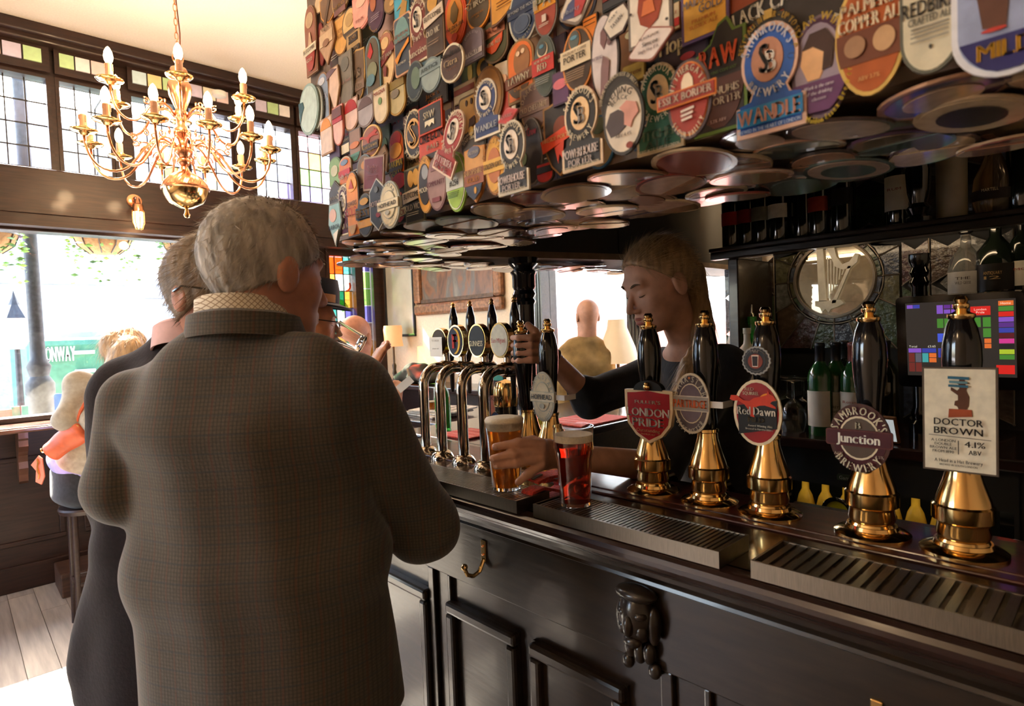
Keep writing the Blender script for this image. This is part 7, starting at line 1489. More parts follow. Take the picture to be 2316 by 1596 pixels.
# reader at the wall ledge: only a hand and paper show past the tweed sleeve
figure('seated person reading by the wall ledge, only a hand showing past the tweed sleeve', at(838, 885, 2.75), RH * 0.9 + FH * 0.4, at(835, 945, 2.75), at(838, 1020, 2.77), at(838, 1110, 2.78), at(838, 1140, 2.78),
    [(at(865, 985, 2.68), at(885, 1010, 2.66), at(893, 912, 2.72)), (at(810, 985, 2.85), at(830, 1030, 2.9), at(870, 1010, 2.95))], DARKCLOTH, DARKCLOTH, SKIN, ([(-0.6, 0, 0.8, -0.02)], 0.01, HBROWN), 0.95,
    bend=(at(850, 1150, 3.1), np.array([at(850, 1150, 3.1)[0], at(850, 1150, 3.1)[1], 0.06])), hairkw=dict(n=0), spread=0.06)
pp_ = at(912, 872, 2.70)
t = thing('leaflet', 'white folded leaflet in the reader\'s hand', 'paper', tuple(map(float, pp_)))
M3 = Matrix(np.array([RH, UP, -FH]).T.tolist()) @ Matrix.Rotation(math.radians(38), 3, 'Z')
MB().prism([(-0.03, -0.018), (0.05, -0.018), (0.05, 0.018), (-0.03, 0.018)], 0.002, M3).build('sheet', PAPER, t)
# ------------------------------------------------------------------ back bar
BX = 2.10
bb_ = thing('back_bar', 'black back-bar cabinet with leaded glass back, shelf and turned posts', 'cabinet', (2.2, 0.3, 0))
OBB = (2.2, 0.3, 0)
MB(origin=OBB).span((1.96, -0.9, 1.085), (2.45, 1.02, CT)).build('counter_top', TOPWOOD, bb_, bevel=0.006)
MB(origin=OBB).span((2.06, -0.9, 0.0), (2.45, 1.0, 0.60)).span((2.35, -0.9, 0.6), (2.45, 1.0, 1.085)).span((2.06, 0.92, 0.6), (2.35, 1.0, 1.085)).span((2.06, 0.18, 0.6), (2.35, 0.22, 1.085)).span((2.06, -0.9, 0.6), (2.35, -0.4, 1.085)).build('carcass', MATTBLACK, bb_)
zsh = 1.775
MB(origin=OBB).span((BX, -0.9, zsh - 0.016), (2.44, 1.12, zsh)).span((BX + 0.012, -0.9, zsh - 0.042), (BX + 0.05, 1.12, zsh - 0.016)).build('shelf', BARWOOD, bb_, bevel=0.004)
MB(origin=OBB).span((BX + 0.03, 1.02, CT), (2.46, 1.06, zsh - 0.042)).build('end_post', BARWOOD, bb_, bevel=0.005)
for yy in (float(onx(2078, 500, BX + 0.03)[1]), 0.985):
    p_ = MB(origin=OBB); z0 = CT
    if yy < 0.9:
        p_.lathe([(0.032, 0), (0.032, 0.05), (0.022, 0.06), (0.026, 0.08), (0.020, 0.10), (0.024, 0.30), (0.020, 0.46), (0.027, 0.475), (0.020, 0.49), (0.027, 0.505), (0.021, 0.52), (0.029, 0.54), (0.029, 0.56)], 18, (BX + 0.03, yy, CT))
        p_.lathe([(0.036, 0), (0.036, 0.012), (0.024, 0.02), (0.033, 0.04), (0.022, 0.055), (0.030, 0.09), (0.034, 0.15), (0.024, 0.20), (0.022, 0.5)], 18, (BX + 0.03, yy, zsh))
        p_.build('turned_post', BLACK, bb_, True)
# leaded glass panels behind
gp = {'d_green': (0.045, 0.07, 0.035), 'd_blue': (0.05, 0.06, 0.09), 'd_brown': (0.07, 0.045, 0.03), 'd_olive': (0.085, 0.08, 0.04), 'd_grey': (0.11, 0.11, 0.10), 'd_plum': (0.07, 0.035, 0.04)}
GM = {k: pm('leaded_' + k, v, 0.12, var=0.35, scale=45, bump=0.6, coat=0.4) for k, v in gp.items()}
rnd6 = random.Random(8)
XP = 2.43
def ppoly(pts, name='pane', mat=None, th=0.006, x=XP):
    m = MB(origin=OBB); m.prism([(-p[0], p[1]) for p in pts], th, FACE, (x, 0, 0)); return m.build(name, mat or GM[rnd6.choice(list(GM))], bb_)
def shrink(pts, d=0.004):
    c = np.mean(pts, 0); return [tuple(c + (np.array(p) - c) * (1 - d / max(1e-3, np.linalg.norm(np.array(p) - c)))) for p in pts]
mc = onx(1886, 632, XP); MY, MZ = float(mc[1]), float(mc[2]); MR = 0.138
LEADM = pm('dull_lead', (0.16, 0.13, 0.10), 0.4, 0.7)
def pan_rect(a):
    c, s = math.cos(a), math.sin(a)
    k = min(((1.02 - MY) / c) if c > 1e-6 else ((-0.9 - MY) / c) if c < -1e-6 else 9, ((2.55 - MZ) / s) if s > 1e-6 else ((CT - MZ) / s) if s < -1e-6 else 9)
    return (MY + k * c, MZ + k * s)
vs = []; fs = []; cs_ = [math.atan2(z - MZ, y - MY) % (2 * math.pi) for y in (1.02, -0.9) for z in (2.55, CT)]
an_ = sorted(list(np.linspace(0, 2 * math.pi, 48, endpoint=False)) + cs_); n_ = len(an_)
for xx in (2.44, 2.455):
    for a in an_: vs.append((xx, MY + (MR - 0.002) * math.cos(a), MZ + (MR - 0.002) * math.sin(a)))
    for a in an_: q = pan_rect(a); vs.append((xx, q[0], q[1]))
for i in range(n_):
    j = (i + 1) % n_; fs += [(i, j, n_ + j, n_ + i), (2 * n_ + i, 3 * n_ + i, 3 * n_ + j, 2 * n_ + j), (i, 2 * n_ + i, 2 * n_ + j, j)]
MB(origin=OBB).add(vs, fs).build('back_panel', MATTBLACK, bb_)
N = 16
for i in range(N):
    a0, a1 = 2 * math.pi * i / N, 2 * math.pi * (i + 1) / N
    pts = [(MY + r * math.cos(a), MZ + r * math.sin(a)) for r, a in ((MR + 0.006, a0), (MR + 0.024, a0), (MR + 0.024, a1), (MR + 0.006, a1))]
    ppoly(shrink(pts, 0.003))
    m = MB(origin=OBB); m.ell((XP - 0.008, MY + (MR + 0.027) * math.cos(a0), MZ + (MR + 0.027) * math.sin(a0)), (0.005, 0.005, 0.005), None, 8, 6).tube([(XP - 0.007, MY + (MR + 0.004) * math.cos(a0), MZ + (MR + 0.004) * math.sin(a0)), (XP - 0.007, MY + (MR + 0.027) * math.cos(a0), MZ + (MR + 0.027) * math.sin(a0))], 0.002, 6); m.build('lead_bar', LEADM, bb_, True)
# outer field: radial panes out to the rectangle
Y_l, Y_r, Z_t, Z_b = MY + 0.215, MY - 0.215, zsh - 0.02, MZ - 0.26
def to_rect(a):
    c, s = math.cos(a), math.sin(a)
    k = min((0.215 / abs(c)) if abs(c) > 1e-6 else 9, ((Z_t - MZ if s > 0 else MZ - Z_b) / abs(s)) if abs(s) > 1e-6 else 9)
    return (MY + k * c, MZ + k * s)
angs = [math.radians(a) for a in (0, 25, 48, 90, 132, 155, 180, 208, 232, 252, 270, 288, 308, 332, 360)]
for a0, a1 in zip(angs[:-1], angs[1:]):
    pts = [(MY + (MR + 0.03) * math.cos(a0), MZ + (MR + 0.03) * math.sin(a0)), to_rect(a0), to_rect(a1), (MY + (MR + 0.03) * math.cos(a1), MZ + (MR + 0.03) * math.sin(a1)), (MY + (MR + 0.03) * math.cos((a0 + a1) / 2), MZ + (MR + 0.03) * math.sin((a0 + a1) / 2))]
    ppoly(shrink(pts, 0.004))
    p, q = pts[0], pts[1]
    MB(origin=OBB).tube([(XP - 0.007, p[0], p[1]), (XP - 0.007, q[0], q[1])], 0.0028, 6).build('lead_bar', LEADM, bb_, True)
for r_ in (MR + 0.005, MR + 0.0275):
    MB(origin=OBB).tube([(XP - 0.007, MY + r_ * math.cos(t), MZ + r_ * math.sin(t)) for t in np.linspace(0, 2 * math.pi, 41)], 0.003, 6, cap=False).build('lead_ring', LEADM, bb_, True)
# side strips of narrow panes with little diamonds
for (ya, yb) in ((MY + 0.22, MY + 0.30), (MY + 0.305, MY + 0.345), (MY + 0.35, MY + 0.43), (MY - 0.30, MY - 0.22), (MY - 0.40, MY - 0.305), (MY - 0.52, MY - 0.405)):
    zs_ = np.linspace(1.14, zsh - 0.02, 5)
    for z0, z1 in zip(zs_[:-1], zs_[1:]):
        yc = (ya + yb) / 2; d = min(0.03, (yb - ya) * 0.45)
        ppoly(shrink([(ya, z0), (yc, z0 + d), (yb, z0), (yb, z1), (yc, z1 - d), (ya, z1)], 0.003))
        ppoly(shrink([(yc - d * 0.8, z0), (yc, z0 - d * 0.9), (yc + d * 0.8, z0), (yc, z0 + d * 0.9)], 0.002), x=XP - 0.002)
        MB(origin=OBB).ell((XP - 0.008, yc, z0 + d), (0.004, 0.004, 0.004), None, 8, 6).ell((XP - 0.008, ya, z0), (0.004, 0.004, 0.004), None, 8, 6).tube([(XP - 0.006, ya, z0), (XP - 0.006, yc, z0 + d), (XP - 0.006, yb, z0)], 0.0022, 5).tube([(XP - 0.006, ya, z0), (XP - 0.006, ya, z1)], 0.0022, 5).build('lead_bar', LEADM, bb_, True)
# upper field above the shelf
for i in range(8):
    for j in range(3):
        y0 = -0.1 + i * 0.14; z0 = zsh + 0.02 + j * 0.16
        ppoly(shrink([(y0, z0), (y0 + 0.07, z0 + 0.035), (y0 + 0.14, z0), (y0 + 0.14, z0 + 0.16), (y0 + 0.07, z0 + 0.125), (y0, z0 + 0.16)], 0.004))
        MB(origin=OBB).tube([(XP - 0.006, y0, z0), (XP - 0.006, y0 + 0.07, z0 + 0.035), (XP - 0.006, y0 + 0.14, z0)], 0.0026, 5).ell((XP - 0.008, y0 + 0.07, z0 + 0.035), (0.005, 0.005, 0.005), None, 8, 6).build('lead_bar', LEADM, bb_, True)
# round harp mirror; a clear pane lit from behind replaces its reflection
mir = thing('harp_mirror', 'round harp mirror in the leaded back-bar glass, built as a clear pane lit from behind', 'window', (XP - 0.004, MY, MZ))
MB().lathe([(MR, 0), (MR, 0.004), (0, 0.004)], 40, (0, 0, 0), (-1, 0, 0)).lathe([(MR, 0), (0, 0)], 40, (0, 0, 0), (-1, 0, 0), cap=False).build('pane', pane_mat('mirror_pane', (0.95, 0.93, 0.86), 0.18), mir, True, angle=30)
MB().lathe([(MR + 0.004, 0.002), (MR + 0.004, 0.012), (MR - 0.004, 0.012), (MR - 0.004, 0.002)], 40, (0, 0, 0), (-1, 0, 0), cap=False).build('rim', LEADM, mir, True)
harp = MB()
hp = lambda pts, th=0.006, x=-0.012: harp.prism([(a / 100 * MR, b / 100 * MR) for a, b in pts], th, FACE, (x, 0, 0))
hp([(-38, 95), (-22, 95), (-14, -58), (-34, -58)])
hp([(-24, 98), (4, 98), (12, 60), (26, 38), (44, 44), (58, 64), (66, 60), (62, 40), (46, 26), (26, 24), (8, 34), (-2, 60), (-10, 84), (-24, 86)])
hp([(40, 32), (48, 32), (8, -64), (-2, -64)])
hp([(-44, -56), (20, -56), (28, -66), (14, -74), (-4, -80), (-10, -90), (-18, -78), (-26, -88), (-32, -74), (-44, -70)])
for k in range(6):
    x_ = -12 + k * 8; hp([(x_, 60 - k * 7), (x_ + 3, 60 - k * 7), (x_ + 3 - k * 1.0, -50 + k * 12), (x_ - k * 1.0, -50 + k * 12)], 0.004)
harp.build('harp', pm('harp_white', (0.80, 0.78, 0.70), 0.5), mir)

# ------------------------------------------------------------------ bottles and glasses
GGREEN = pm('green_bottle_glass', (0.02, 0.09, 0.025), 0.06, var=0.1, spec=0.6, coat=0.5)
GDARK = pm('dark_bottle_glass', (0.008, 0.012, 0.008), 0.06, var=0.1, spec=0.6, coat=0.6)
GBRIGHT = pm('bright_green_glass', (0.05, 0.42, 0.06), 0.05, trans=0.6, var=0.1)
GAMBER = pm('cognac_glass', (0.95, 0.62, 0.30), 0.02, trans=0.95, var=0.05)
FROST = pm('frosted_glass', (0.50, 0.42, 0.30), 0.35, trans=0.3, var=0.08)
LBL = pm('cream_label', (0.72, 0.66, 0.54), 0.6, var=0.05)
WINE = [(0.036, 0), (0.0375, 0.004), (0.0375, 0.185), (0.034, 0.205), (0.020, 0.228), (0.0145, 0.240), (0.0140, 0.285), (0.0155, 0.287), (0.0155, 0.296), (0.013, 0.300)]
SPIRIT = [(0.034, 0), (0.036, 0.005), (0.036, 0.19), (0.031, 0.21), (0.016, 0.228), (0.0135, 0.245), (0.0135, 0.27), (0.016, 0.272), (0.016, 0.295)]
ROUND = [(0.040, 0), (0.048, 0.02), (0.052, 0.06), (0.048, 0.11), (0.030, 0.155), (0.016, 0.19), (0.014, 0.25), (0.017, 0.252), (0.017, 0.28)]
CYL = [(0.037, 0), (0.039, 0.004), (0.039, 0.22), (0.034, 0.235), (0.018, 0.242), (0.016, 0.25), (0.016, 0.285)]
DECANT = [(0.044, 0), (0.047, 0.006), (0.047, 0.09), (0.042, 0.125), (0.024, 0.15), (0.014, 0.165), (0.013, 0.20), (0.018, 0.205), (0.018, 0.225)]
SMALL = [(0.027, 0), (0.029, 0.004), (0.029, 0.09), (0.022, 0.12), (0.012, 0.14), (0.0115, 0.175), (0.0135, 0.177), (0.0135, 0.188)]
def bottle(label, loc, prof, glass, cap=None, lab=None, text=None, scale=1.0, textc=(50, 40, 36), group=None, capz=0.24, name='bottle', pourer=False):
    r = thing(name, label, 'bottle', loc, group=group)
    P = [(a * scale, b * scale) for a, b in prof]
    MB().lathe(P, 24).build('glass_body', glass, r, True, angle=50)
    if cap:
        cz = capz * scale
        q = [(cz, np.interp(cz, [b for a, b in P], [a for a, b in P]))] + [(b, a) for a, b in P if b > cz]
        MB().lathe([(a + 0.0008, b) for b, a in q] + [(0, P[-1][1] + 0.001)], 20).build('capsule', cap, r, True)
    if lab:
        z0, z1, mat = lab; z0 *= scale; z1 *= scale
        rr = np.interp((z0 + z1) / 2, [b for a, b in P], [a for a, b in P]) + 0.0007
        vs = []; fs = []
        th = np.linspace(math.pi - 1.15, math.pi + 1.15, 11)
        for t in th: vs += [(rr * math.cos(t), rr * math.sin(t), z0), (rr * math.cos(t), rr * math.sin(t), z1)]
        for i in range(10): fs.append((2 * i, 2 * i + 1, 2 * i + 3, 2 * i + 2))
        lo = MB().add(vs, fs).build('label', mat, r, True)
        if text:
            tm = MB()
            for k, s in enumerate(text): text_shape(tm, s, 0.0085 * scale, 0, 0.012 - k * 0.014, rr + 0.0012, 0.040 * scale, M3=FACE, loc=(0, 0, (z0 + z1) / 2))
            tm.build('lettering', ink(textc), lo)
    if pourer: MB().lathe([(0.010, 0), (0.008, 0.012), (0.0045, 0.015), (0.0035, 0.045)], 10, (0, 0, P[-1][1])).build('pourer', CHROME, r, True)
    return r
CAPK = pm('black_foil', (0.012, 0.012, 0.014), 0.3); CAPR = pm('red_foil', (0.25, 0.06, 0.04), 0.35); CAPG = pm('grey_foil', (0.35, 0.33, 0.30), 0.4)
def at_px(px, py, X, z): p = onx(px, py, X); return (X, float(p[1]), z)
# row of wine on the back counter
bottle('dark green wine bottle with a tall cream label beside the upturned glasses', at_px(1857, 975, 2.06, CT), WINE, GGREEN, CAPK, (0.03, 0.145, LBL), None)
bottle('dark green wine bottle with a lettered cream label between two others', at_px(1893, 972, 2.10, CT), WINE, GGREEN, CAPK, (0.02, 0.14, LBL), ['RIO REY', 'Tempranillo'])
bottle('dark green wine bottle with a copper capsule and orange mark on its label', at_px(1932, 972, 2.07, CT), WINE, GGREEN, CAPR, (0.06, 0.145, LBL), ['Rosso'], textc=(180, 80, 40))
bottle('dark wine bottle with a black capsule, behind the lettered cream label bottle', at_px(1912, 965, 2.22, CT), WINE, GDARK, CAPK)
bottle('dark wine bottle half behind the black pump handle and roundel', at_px(2005, 965, 2.2, CT), WINE, GDARK, CAPK)
# spirits with pourers by the bright window
bottle('clear spirit bottle with a steel pourer beside the bright window', at_px(1667, 780, 2.26, CT + 0.11), SPIRIT, FROST, None, (0.06, 0.13, CAPG), pourer=True)
bottle('green whiskey bottle with a pourer and cream label against the leaded glass', at_px(1702, 780, 2.20, CT + 0.10), SPIRIT, GBRIGHT, None, (0.05, 0.13, LBL), ['JAMESON'], pourer=True)
bottle('short clear bottle with a gold label between the two pourer bottles', at_px(1690, 790, 2.12, CT + 0.10), SPIRIT, FROST, None, (0.05, 0.13, LBL), scale=0.86)
riser = tag(MB().span((2.06, 0.86, CT + 0.001), (2.40, 1.01, CT + 0.10)).build('bottle_riser', MATTBLACK), 'black step raising the spirit bottles on the back counter', 'shelf')
# upper shelf
US = 'dark bottles on the upper shelf'
spec = [(1655, 'dark round-shouldered bottle with a red band on the upper shelf', GDARK, (150, 30, 26)), (1690, 'dark bottle with a dull red label on the upper shelf', GDARK, (120, 30, 26)), (1722, 'slim dark bottle with a grey label on the upper shelf', GDARK, (110, 106, 96)),
        (1762, 'dark bottle with a white square label on the upper shelf', GDARK, (214, 206, 190)), (1815, 'dark glossy bottle without a label on the upper shelf', GDARK, None), (1852, 'dark bottle with a small orange-red label on the upper shelf', GDARK, (140, 50, 30)), (1905, 'large black bottle with faint lettering on the upper shelf', GDARK, (24, 22, 26))]
for px_, lab, gm, lc in spec:
    bottle(lab, at_px(px_, 480, BX + 0.12, zsh), WINE, gm, CAPK, (0.09, 0.14, ink(lc)) if lc else None, None, 1.0 if px_ != 1905 else 1.1, group=US)
bottle('dark bottle with a cream and red label beside the turned post', at_px(2030, 440, BX + 0.16, zsh), SPIRIT, GDARK, CAPK, (0.06, 0.17, LBL), ['RUM'], textc=(140, 50, 40))
bottle('tall frosted vodka bottle on the upper shelf', at_px(2152, 400, BX + 0.10, zsh), CYL, FROST, None, None)
bottle('clear cognac bottle with a dark name label and a little amber left', at_px(2246, 400, BX + 0.12, zsh), ROUND, GAMBER, None, (0.045, 0.075, ink((40, 32, 30))), ['MARTELL'], textc=(220, 200, 160), scale=0.98)
bottle('dark bottle in the shadow at the end of the upper shelf', at_px(2312, 400, BX + 0.12, zsh), SPIRIT, GDARK, CAPK)
# middle shelf behind the till
msh = tag(MB().span((2.24, -0.4, 1.525), (2.43, 0.46, 1.54)).build('middle_shelf', BARWOOD), 'short dark shelf behind the till screen', 'shelf')
bottle('clear decanter-shaped whiskey bottle with a silver label behind the till', at_px(2185, 640, 2.30, 1.54), DECANT, pm('clear_bottle', (0.8, 0.8, 0.76), 0.03, trans=0.9, var=0.02), BLACK, (0.02, 0.085, CAPG), ['THE', 'WILD GEESE'], capz=0.2)
bottle('squat dark whisky bottle with a gold-edged black label behind the till', at_px(2252, 640, 2.30, 1.54), DECANT, GDARK, BLACK, (0.02, 0.09, ink((24, 20, 16))), ['ANTIQUARY', '12'], scale=1.12, textc=(170, 140, 90), capz=0.2)
bottle('bottle with a red and cream label at the end of the middle shelf', at_px(2312, 640, 2.30, 1.54), SPIRIT, GDARK, BLACK, (0.04, 0.13, LBL), ['MO'], textc=(150, 40, 40), scale=0.8)
# upturned wine glasses
def wineglass(px_, X, lab):
    p = at_px(px_, 960, X, CT); r = thing('wine_glass', lab, 'glass', p, group='upturned wine glasses on the back counter')
    MB().lathe([(0.036, 0.0), (0.042, 0.035), (0.038, 0.075), (0.020, 0.10), (0.004, 0.112), (0.0035, 0.165), (0.010, 0.170), (0.036, 0.175), (0.036, 0.177), (0.0, 0.177)], 24, cap=False).build('bowl_and_stem', GLASS, r, True)
for px_, X in ((1795, 2.06), (1818, 2.13), (1783, 2.17)): wineglass(px_, X, 'upturned stemmed wine glass next to the wine bottles')
# till screen
pc = onx(2165, 772, 2.03); tw_, th_ = 0.285, 0.262
till = thing('till_screen', 'black touch-screen till showing rows of coloured buttons', 'screen', (2.03, float(pc[1]), float(pc[2])), (0, math.radians(-6), 0))
MB().prism(rrect(tw_, th_, 0.012, 3), 0.035, FACE, (0.03, 0, 0)).build('bezel', BLACK, till)
MB().box((-0.0056, -0.004, 0.008), (0.001, tw_ * 0.86, th_ * 0.80)).build('display', pm('till_display', (0.02, 0.017, 0.015), 0.3, emit=(0.030, 0.024, 0.020), estr=1.0, var=0), till)
MB().lathe([(0.035, -0.30), (0.03, -0.16), (0.05, -0.10)], 16, (0.05, 0, 0)).build('stand', MATTBLACK, till, True)
def scr(c): return pm('scr_%02x%02x%02x' % c, srgb(*c), 0.4, emit=srgb(*c), estr=0.9, var=0)
VI, BL, GR_, RD, OR_, PK, YG, TE, BW, GY = (130, 84, 190), (60, 66, 160), (72, 130, 50), (210, 40, 34), (220, 110, 50), (206, 60, 140), (170, 190, 50), (70, 160, 160), (110, 46, 40), (90, 90, 100)
B_ = [(0.0, 0.0, 0.06, 0.05, VI), (0.065, 0.0, 0.13, 0.05, BL), (0.30, 0.02, 0.36, 0.14, VI), (0.37, 0.02, 0.43, 0.07, (100, 50, 140)), (0.44, 0.02, 0.50, 0.07, (100, 50, 140)), (0.37, 0.085, 0.43, 0.14, VI), (0.44, 0.085, 0.50, 0.14, VI), (0.51, 0.02, 0.57, 0.14, (90, 44, 130)), (0.62, 0.06, 0.80, 0.18, RD), (0.30, 0.21, 0.36, 0.34, GR_), (0.37, 0.21, 0.43, 0.34, GR_), (0.44, 0.21, 0.50, 0.34, GR_), (0.65, 0.21, 0.71, 0.34, GR_), (0.73, 0.21, 0.80, 0.34, GR_), (0.73, 0.36, 0.80, 0.48, GR_), (0.30, 0.42, 0.36, 0.54, (70, 90, 210)), (0.37, 0.42, 0.43, 0.54, GY), (0.74, 0.50, 0.80, 0.56, OR_), (0.74, 0.57, 0.80, 0.63, OR_), (0.0, 0.63, 0.13, 0.69, VI), (0.14, 0.63, 0.28, 0.69, BL), (0.30, 0.63, 0.36, 0.76, BL), (0.37, 0.63, 0.43, 0.76, BL), (0.0, 0.70, 0.06, 0.83, BW), (0.07, 0.70, 0.13, 0.83, GY), (0.14, 0.70, 0.20, 0.83, TE), (0.21, 0.70, 0.28, 0.76, OR_), (0.21, 0.77, 0.28, 0.83, OR_), (0.0, 0.84, 0.06, 0.97, BW), (0.07, 0.84, 0.13, 0.97, BW)]
for k, c_ in enumerate((OR_, GR_, RD, VI, (90, 50, 130), BL, (90, 30, 36), PK, (40, 36, 36), YG, GR_)): B_.append((0.87, 0.0 + k * 0.072, 1.0, 0.062 + k * 0.072, c_))
B_.append((0.84, 0.86, 1.0, 0.98, RD))
dw, dh = tw_ * 0.83, th_ * 0.76
for (u0, v0, u1, v1, c_) in B_:
    MB().span((-0.0075, -0.004 + dw / 2 - u0 * dw, 0.008 + dh / 2 - v0 * dh), (-0.0062, -0.004 + dw / 2 - u1 * dw, 0.008 + dh / 2 - v1 * dh)).build('button', scr(c_), till)
t = MB()
for s, u, v in (('Home', 0.935, 0.03), ('London', 0.71, 0.10), ('Pride', 0.71, 0.14), ('Total', 0.05, 0.60), ('£3.65', 0.24, 0.60)): text_shape(t, s, 0.006, dw / 2 * -1 + u * dw, dh / 2 - v * dh, 0.0082, None, M3=FACE, loc=(0, -0.004, 0.008))
t.build('lettering', scr((226, 220, 200)), till)
# card reader / small tablet
pr = onx(2000, 915, 2.0)
cr_ = thing('small_tablet', 'small tablet with a pale screen leaning on the back counter', 'tablet', (2.02, float(pr[1]), CT + 0.001), (0, math.radians(-18), math.radians(-10)))
MB().box((0, 0, 0.045), (0.012, 0.075, 0.085)).build('body', ink((110, 70, 36)), cr_, bevel=0.003)
MB().box((-0.0065, 0, 0.045), (0.001, 0.064, 0.070)).build('display', scr((170, 176, 176)), cr_)
# glass-door fridge under the back counter
fr = thing('bottle_fridge', 'black bottle fridge under the back counter with a small maker plate', 'fridge', (2.06, 0.56, 0.60))
MB().span((-0.02, 0.36, 0.36), (0.28, -0.34, 0.47)).span((-0.02, -0.34, 0.0), (0.28, -0.33, 0.36)).span((-0.02, 0.35, 0.0), (0.28, 0.36, 0.36)).span((0.27, -0.33, 0.0), (0.28, 0.35, 0.36)).span((-0.02, -0.33, 0.0), (0.27, 0.35, 0.012)).build('body', MATTBLACK, fr)
for a_ in (-0.33, 0.32): MB().span((-0.018, a_, 0.0), (0.0, a_ + 0.03, 0.36)).build('door_frame', BLACK, fr)
MB().span((0.02, -0.3, 0.350), (0.04, 0.32, 0.358)).build('light_strip', pm('fridge_tube', (1, 1, 0.9), 0.4, emit=(1.0, 0.85, 0.5), estr=3.0, var=0), fr)
MB().span((0.03, -0.32, 0.165), (0.27, 0.34, 0.17)).build('shelf', CHROME, fr)
gy = onx(1918, 1080, 2.04); pl = MB(origin=(2.06, 0.56, 0.60)); pl.prism(rrect(0.062, 0.020, 0.006, 2), 0.004, FACE, (2.038, float(gy[1]), float(gy[2]))); pl = pl.build('maker_plate', ink((60, 70, 54)), fr)
t = MB(origin=(2.06, 0.56, 0.60)); text_shape(t, 'Gamko', 0.011, 0, 0, 0.0055, 0.048, M3=FACE, loc=(2.038, float(gy[1]), float(gy[2]))); t.build('lettering', ink((180, 176, 166)), fr)
YEL = pm('tonic_yellow', (0.70, 0.42, 0.05), 0.15, var=0.15)
for k in range(8): bottle('small yellow-labelled tonic bottle in the lit fridge', (2.14, 0.80 - k * 0.065, 0.7705), SMALL, YEL, CHROME, (0.02, 0.07, ink((226, 150, 40))), ['IC'], group='tonic bottles in the fridge', capz=0.17)
# round yellow-green tonic sign on a ring stand
# white folded cloth and paper on the lower work surface
tag(MB().span((1.72, -0.6, 0.86), (1.955, 0.62, 0.90)).span((1.92, -0.6, 0.0), (1.955, 0.62, 0.86)).build('work_surface', STEEL), 'low steel work surface behind the counter', 'work surface')
t = thing('folded_cloth', 'bright white folded cloth on the low steel work surface', 'cloth', (1.82, float(onx(2268, 1208, 1.80)[1]), 0.9005))
MB().box((0, 0.045, 0.012), (0.16, 0.085, 0.022)).build('cloth', PAPER, t, bevel=0.006)
MB().box((0.0, -0.045, 0.016), (0.16, 0.085, 0.030), Matrix.Rotation(0.1, 3, 'X')).build('fold', PAPER, t, bevel=0.008)
t = thing('tonic_sign', 'round black ring sign with a yellow-green disc', 'sign', (1.83, float(onx(1893, 1142, 1.83)[1]), 0.9005))
MB().tube([(0, 0.036 * math.cos(a), 0.042 + 0.036 * math.sin(a)) for a in np.linspace(0, 2 * math.pi, 25)], 0.006, 8, cap=False).build('ring', BLACK, t, True)
d_ = MB().lathe([(0.030, 0), (0.030, 0.004)], 24, (0.002, 0, 0.042), (-1, 0, 0)).build('disc', ink((196, 196, 40)), t)
q = MB(); text_shape(q, 'TONIC', 0.009, 0, 0, 0.004, 0.036, M3=FACE, loc=(0, 0, 0.042)); q.build('lettering', ink((30, 70, 40)), d_)

r = thing('harp_backlight', 'unseen globe added behind the back bar to brighten the round harp pane', 'lamp', (RX - 0.002, MY - 0.15, 2.15))  # added light, out of view, brightens the wall seen through the harp pane
MB().lathe([(0.05, 0), (0.05, 0.015), (0.02, 0.02)], 18, (0, 0, 0), (-1, 0, 0)).build('back_plate', BRASS, r, True)
MB().ell((-0.085, 0, 0), (0.07, 0.07, 0.07)).build('globe', pm('harp_backlight_globe', (1, 0.9, 0.75), 0.3, emit=(1.0, 0.74, 0.45), estr=75, var=0), r, True)

r = thing('harp_fill_light', 'hidden warm tube added under the upper shelf to light the harp', 'lamp', (2.165, 0.62, zsh - 0.024))  # added tube behind the shelf lip, there to light the harp front
MB().tube([(0, -0.36, 0), (0, 0.36, 0)], 0.007, 8).build('tube', pm('harp_fill_tube', (1, 0.9, 0.75), 0.3, emit=(1.0, 0.72, 0.42), estr=16, var=0), r, True)
for s in (-0.36, 0.36): MB().box((0, s, 0.002), (0.02, 0.02, 0.012)).build('holder', BRASS, r)
# ------------------------------------------------------------------ pictures, lamps and things on the far ledge
def framed(name, label, y0, y1, z0, z1, fw_, frame_mat, art_mat, cat='picture', slip=None, depth=0.05):
    yc, zc = (y0 + y1) / 2, (z0 + z1) / 2
    r = thing(name, label, cat, (RX - 0.001, yc, zc)); hy, hz_ = (y1 - y0) / 2, (z1 - z0) / 2
    for a, b in (((-depth, -hy, hz_ - fw_), (0, hy, hz_)), ((-depth, -hy, -hz_), (0, hy, -hz_ + fw_)), ((-depth, -hy, -hz_ + fw_), (0, -hy + fw_, hz_ - fw_)), ((-depth, hy - fw_, -hz_ + fw_), (0, hy, hz_ - fw_))):
        MB().span(a, b).build('frame_side', frame_mat, r, bevel=fw_ * 0.25)
    if slip:
        w = fw_ * 0.3
        for a, b in (((-depth * 0.7, -hy + fw_, hz_ - fw_ - w), (0, hy - fw_, hz_ - fw_)), ((-depth * 0.7, -hy + fw_, -hz_ + fw_), (0, hy - fw_, -hz_ + fw_ + w))): MB().span(a, b).build('slip', slip, r)
    MB().span((-depth * 0.4, -hy + fw_, -hz_ + fw_), (-0.002, hy - fw_, hz_ - fw_)).build('picture_face', art_mat, r)
    return r
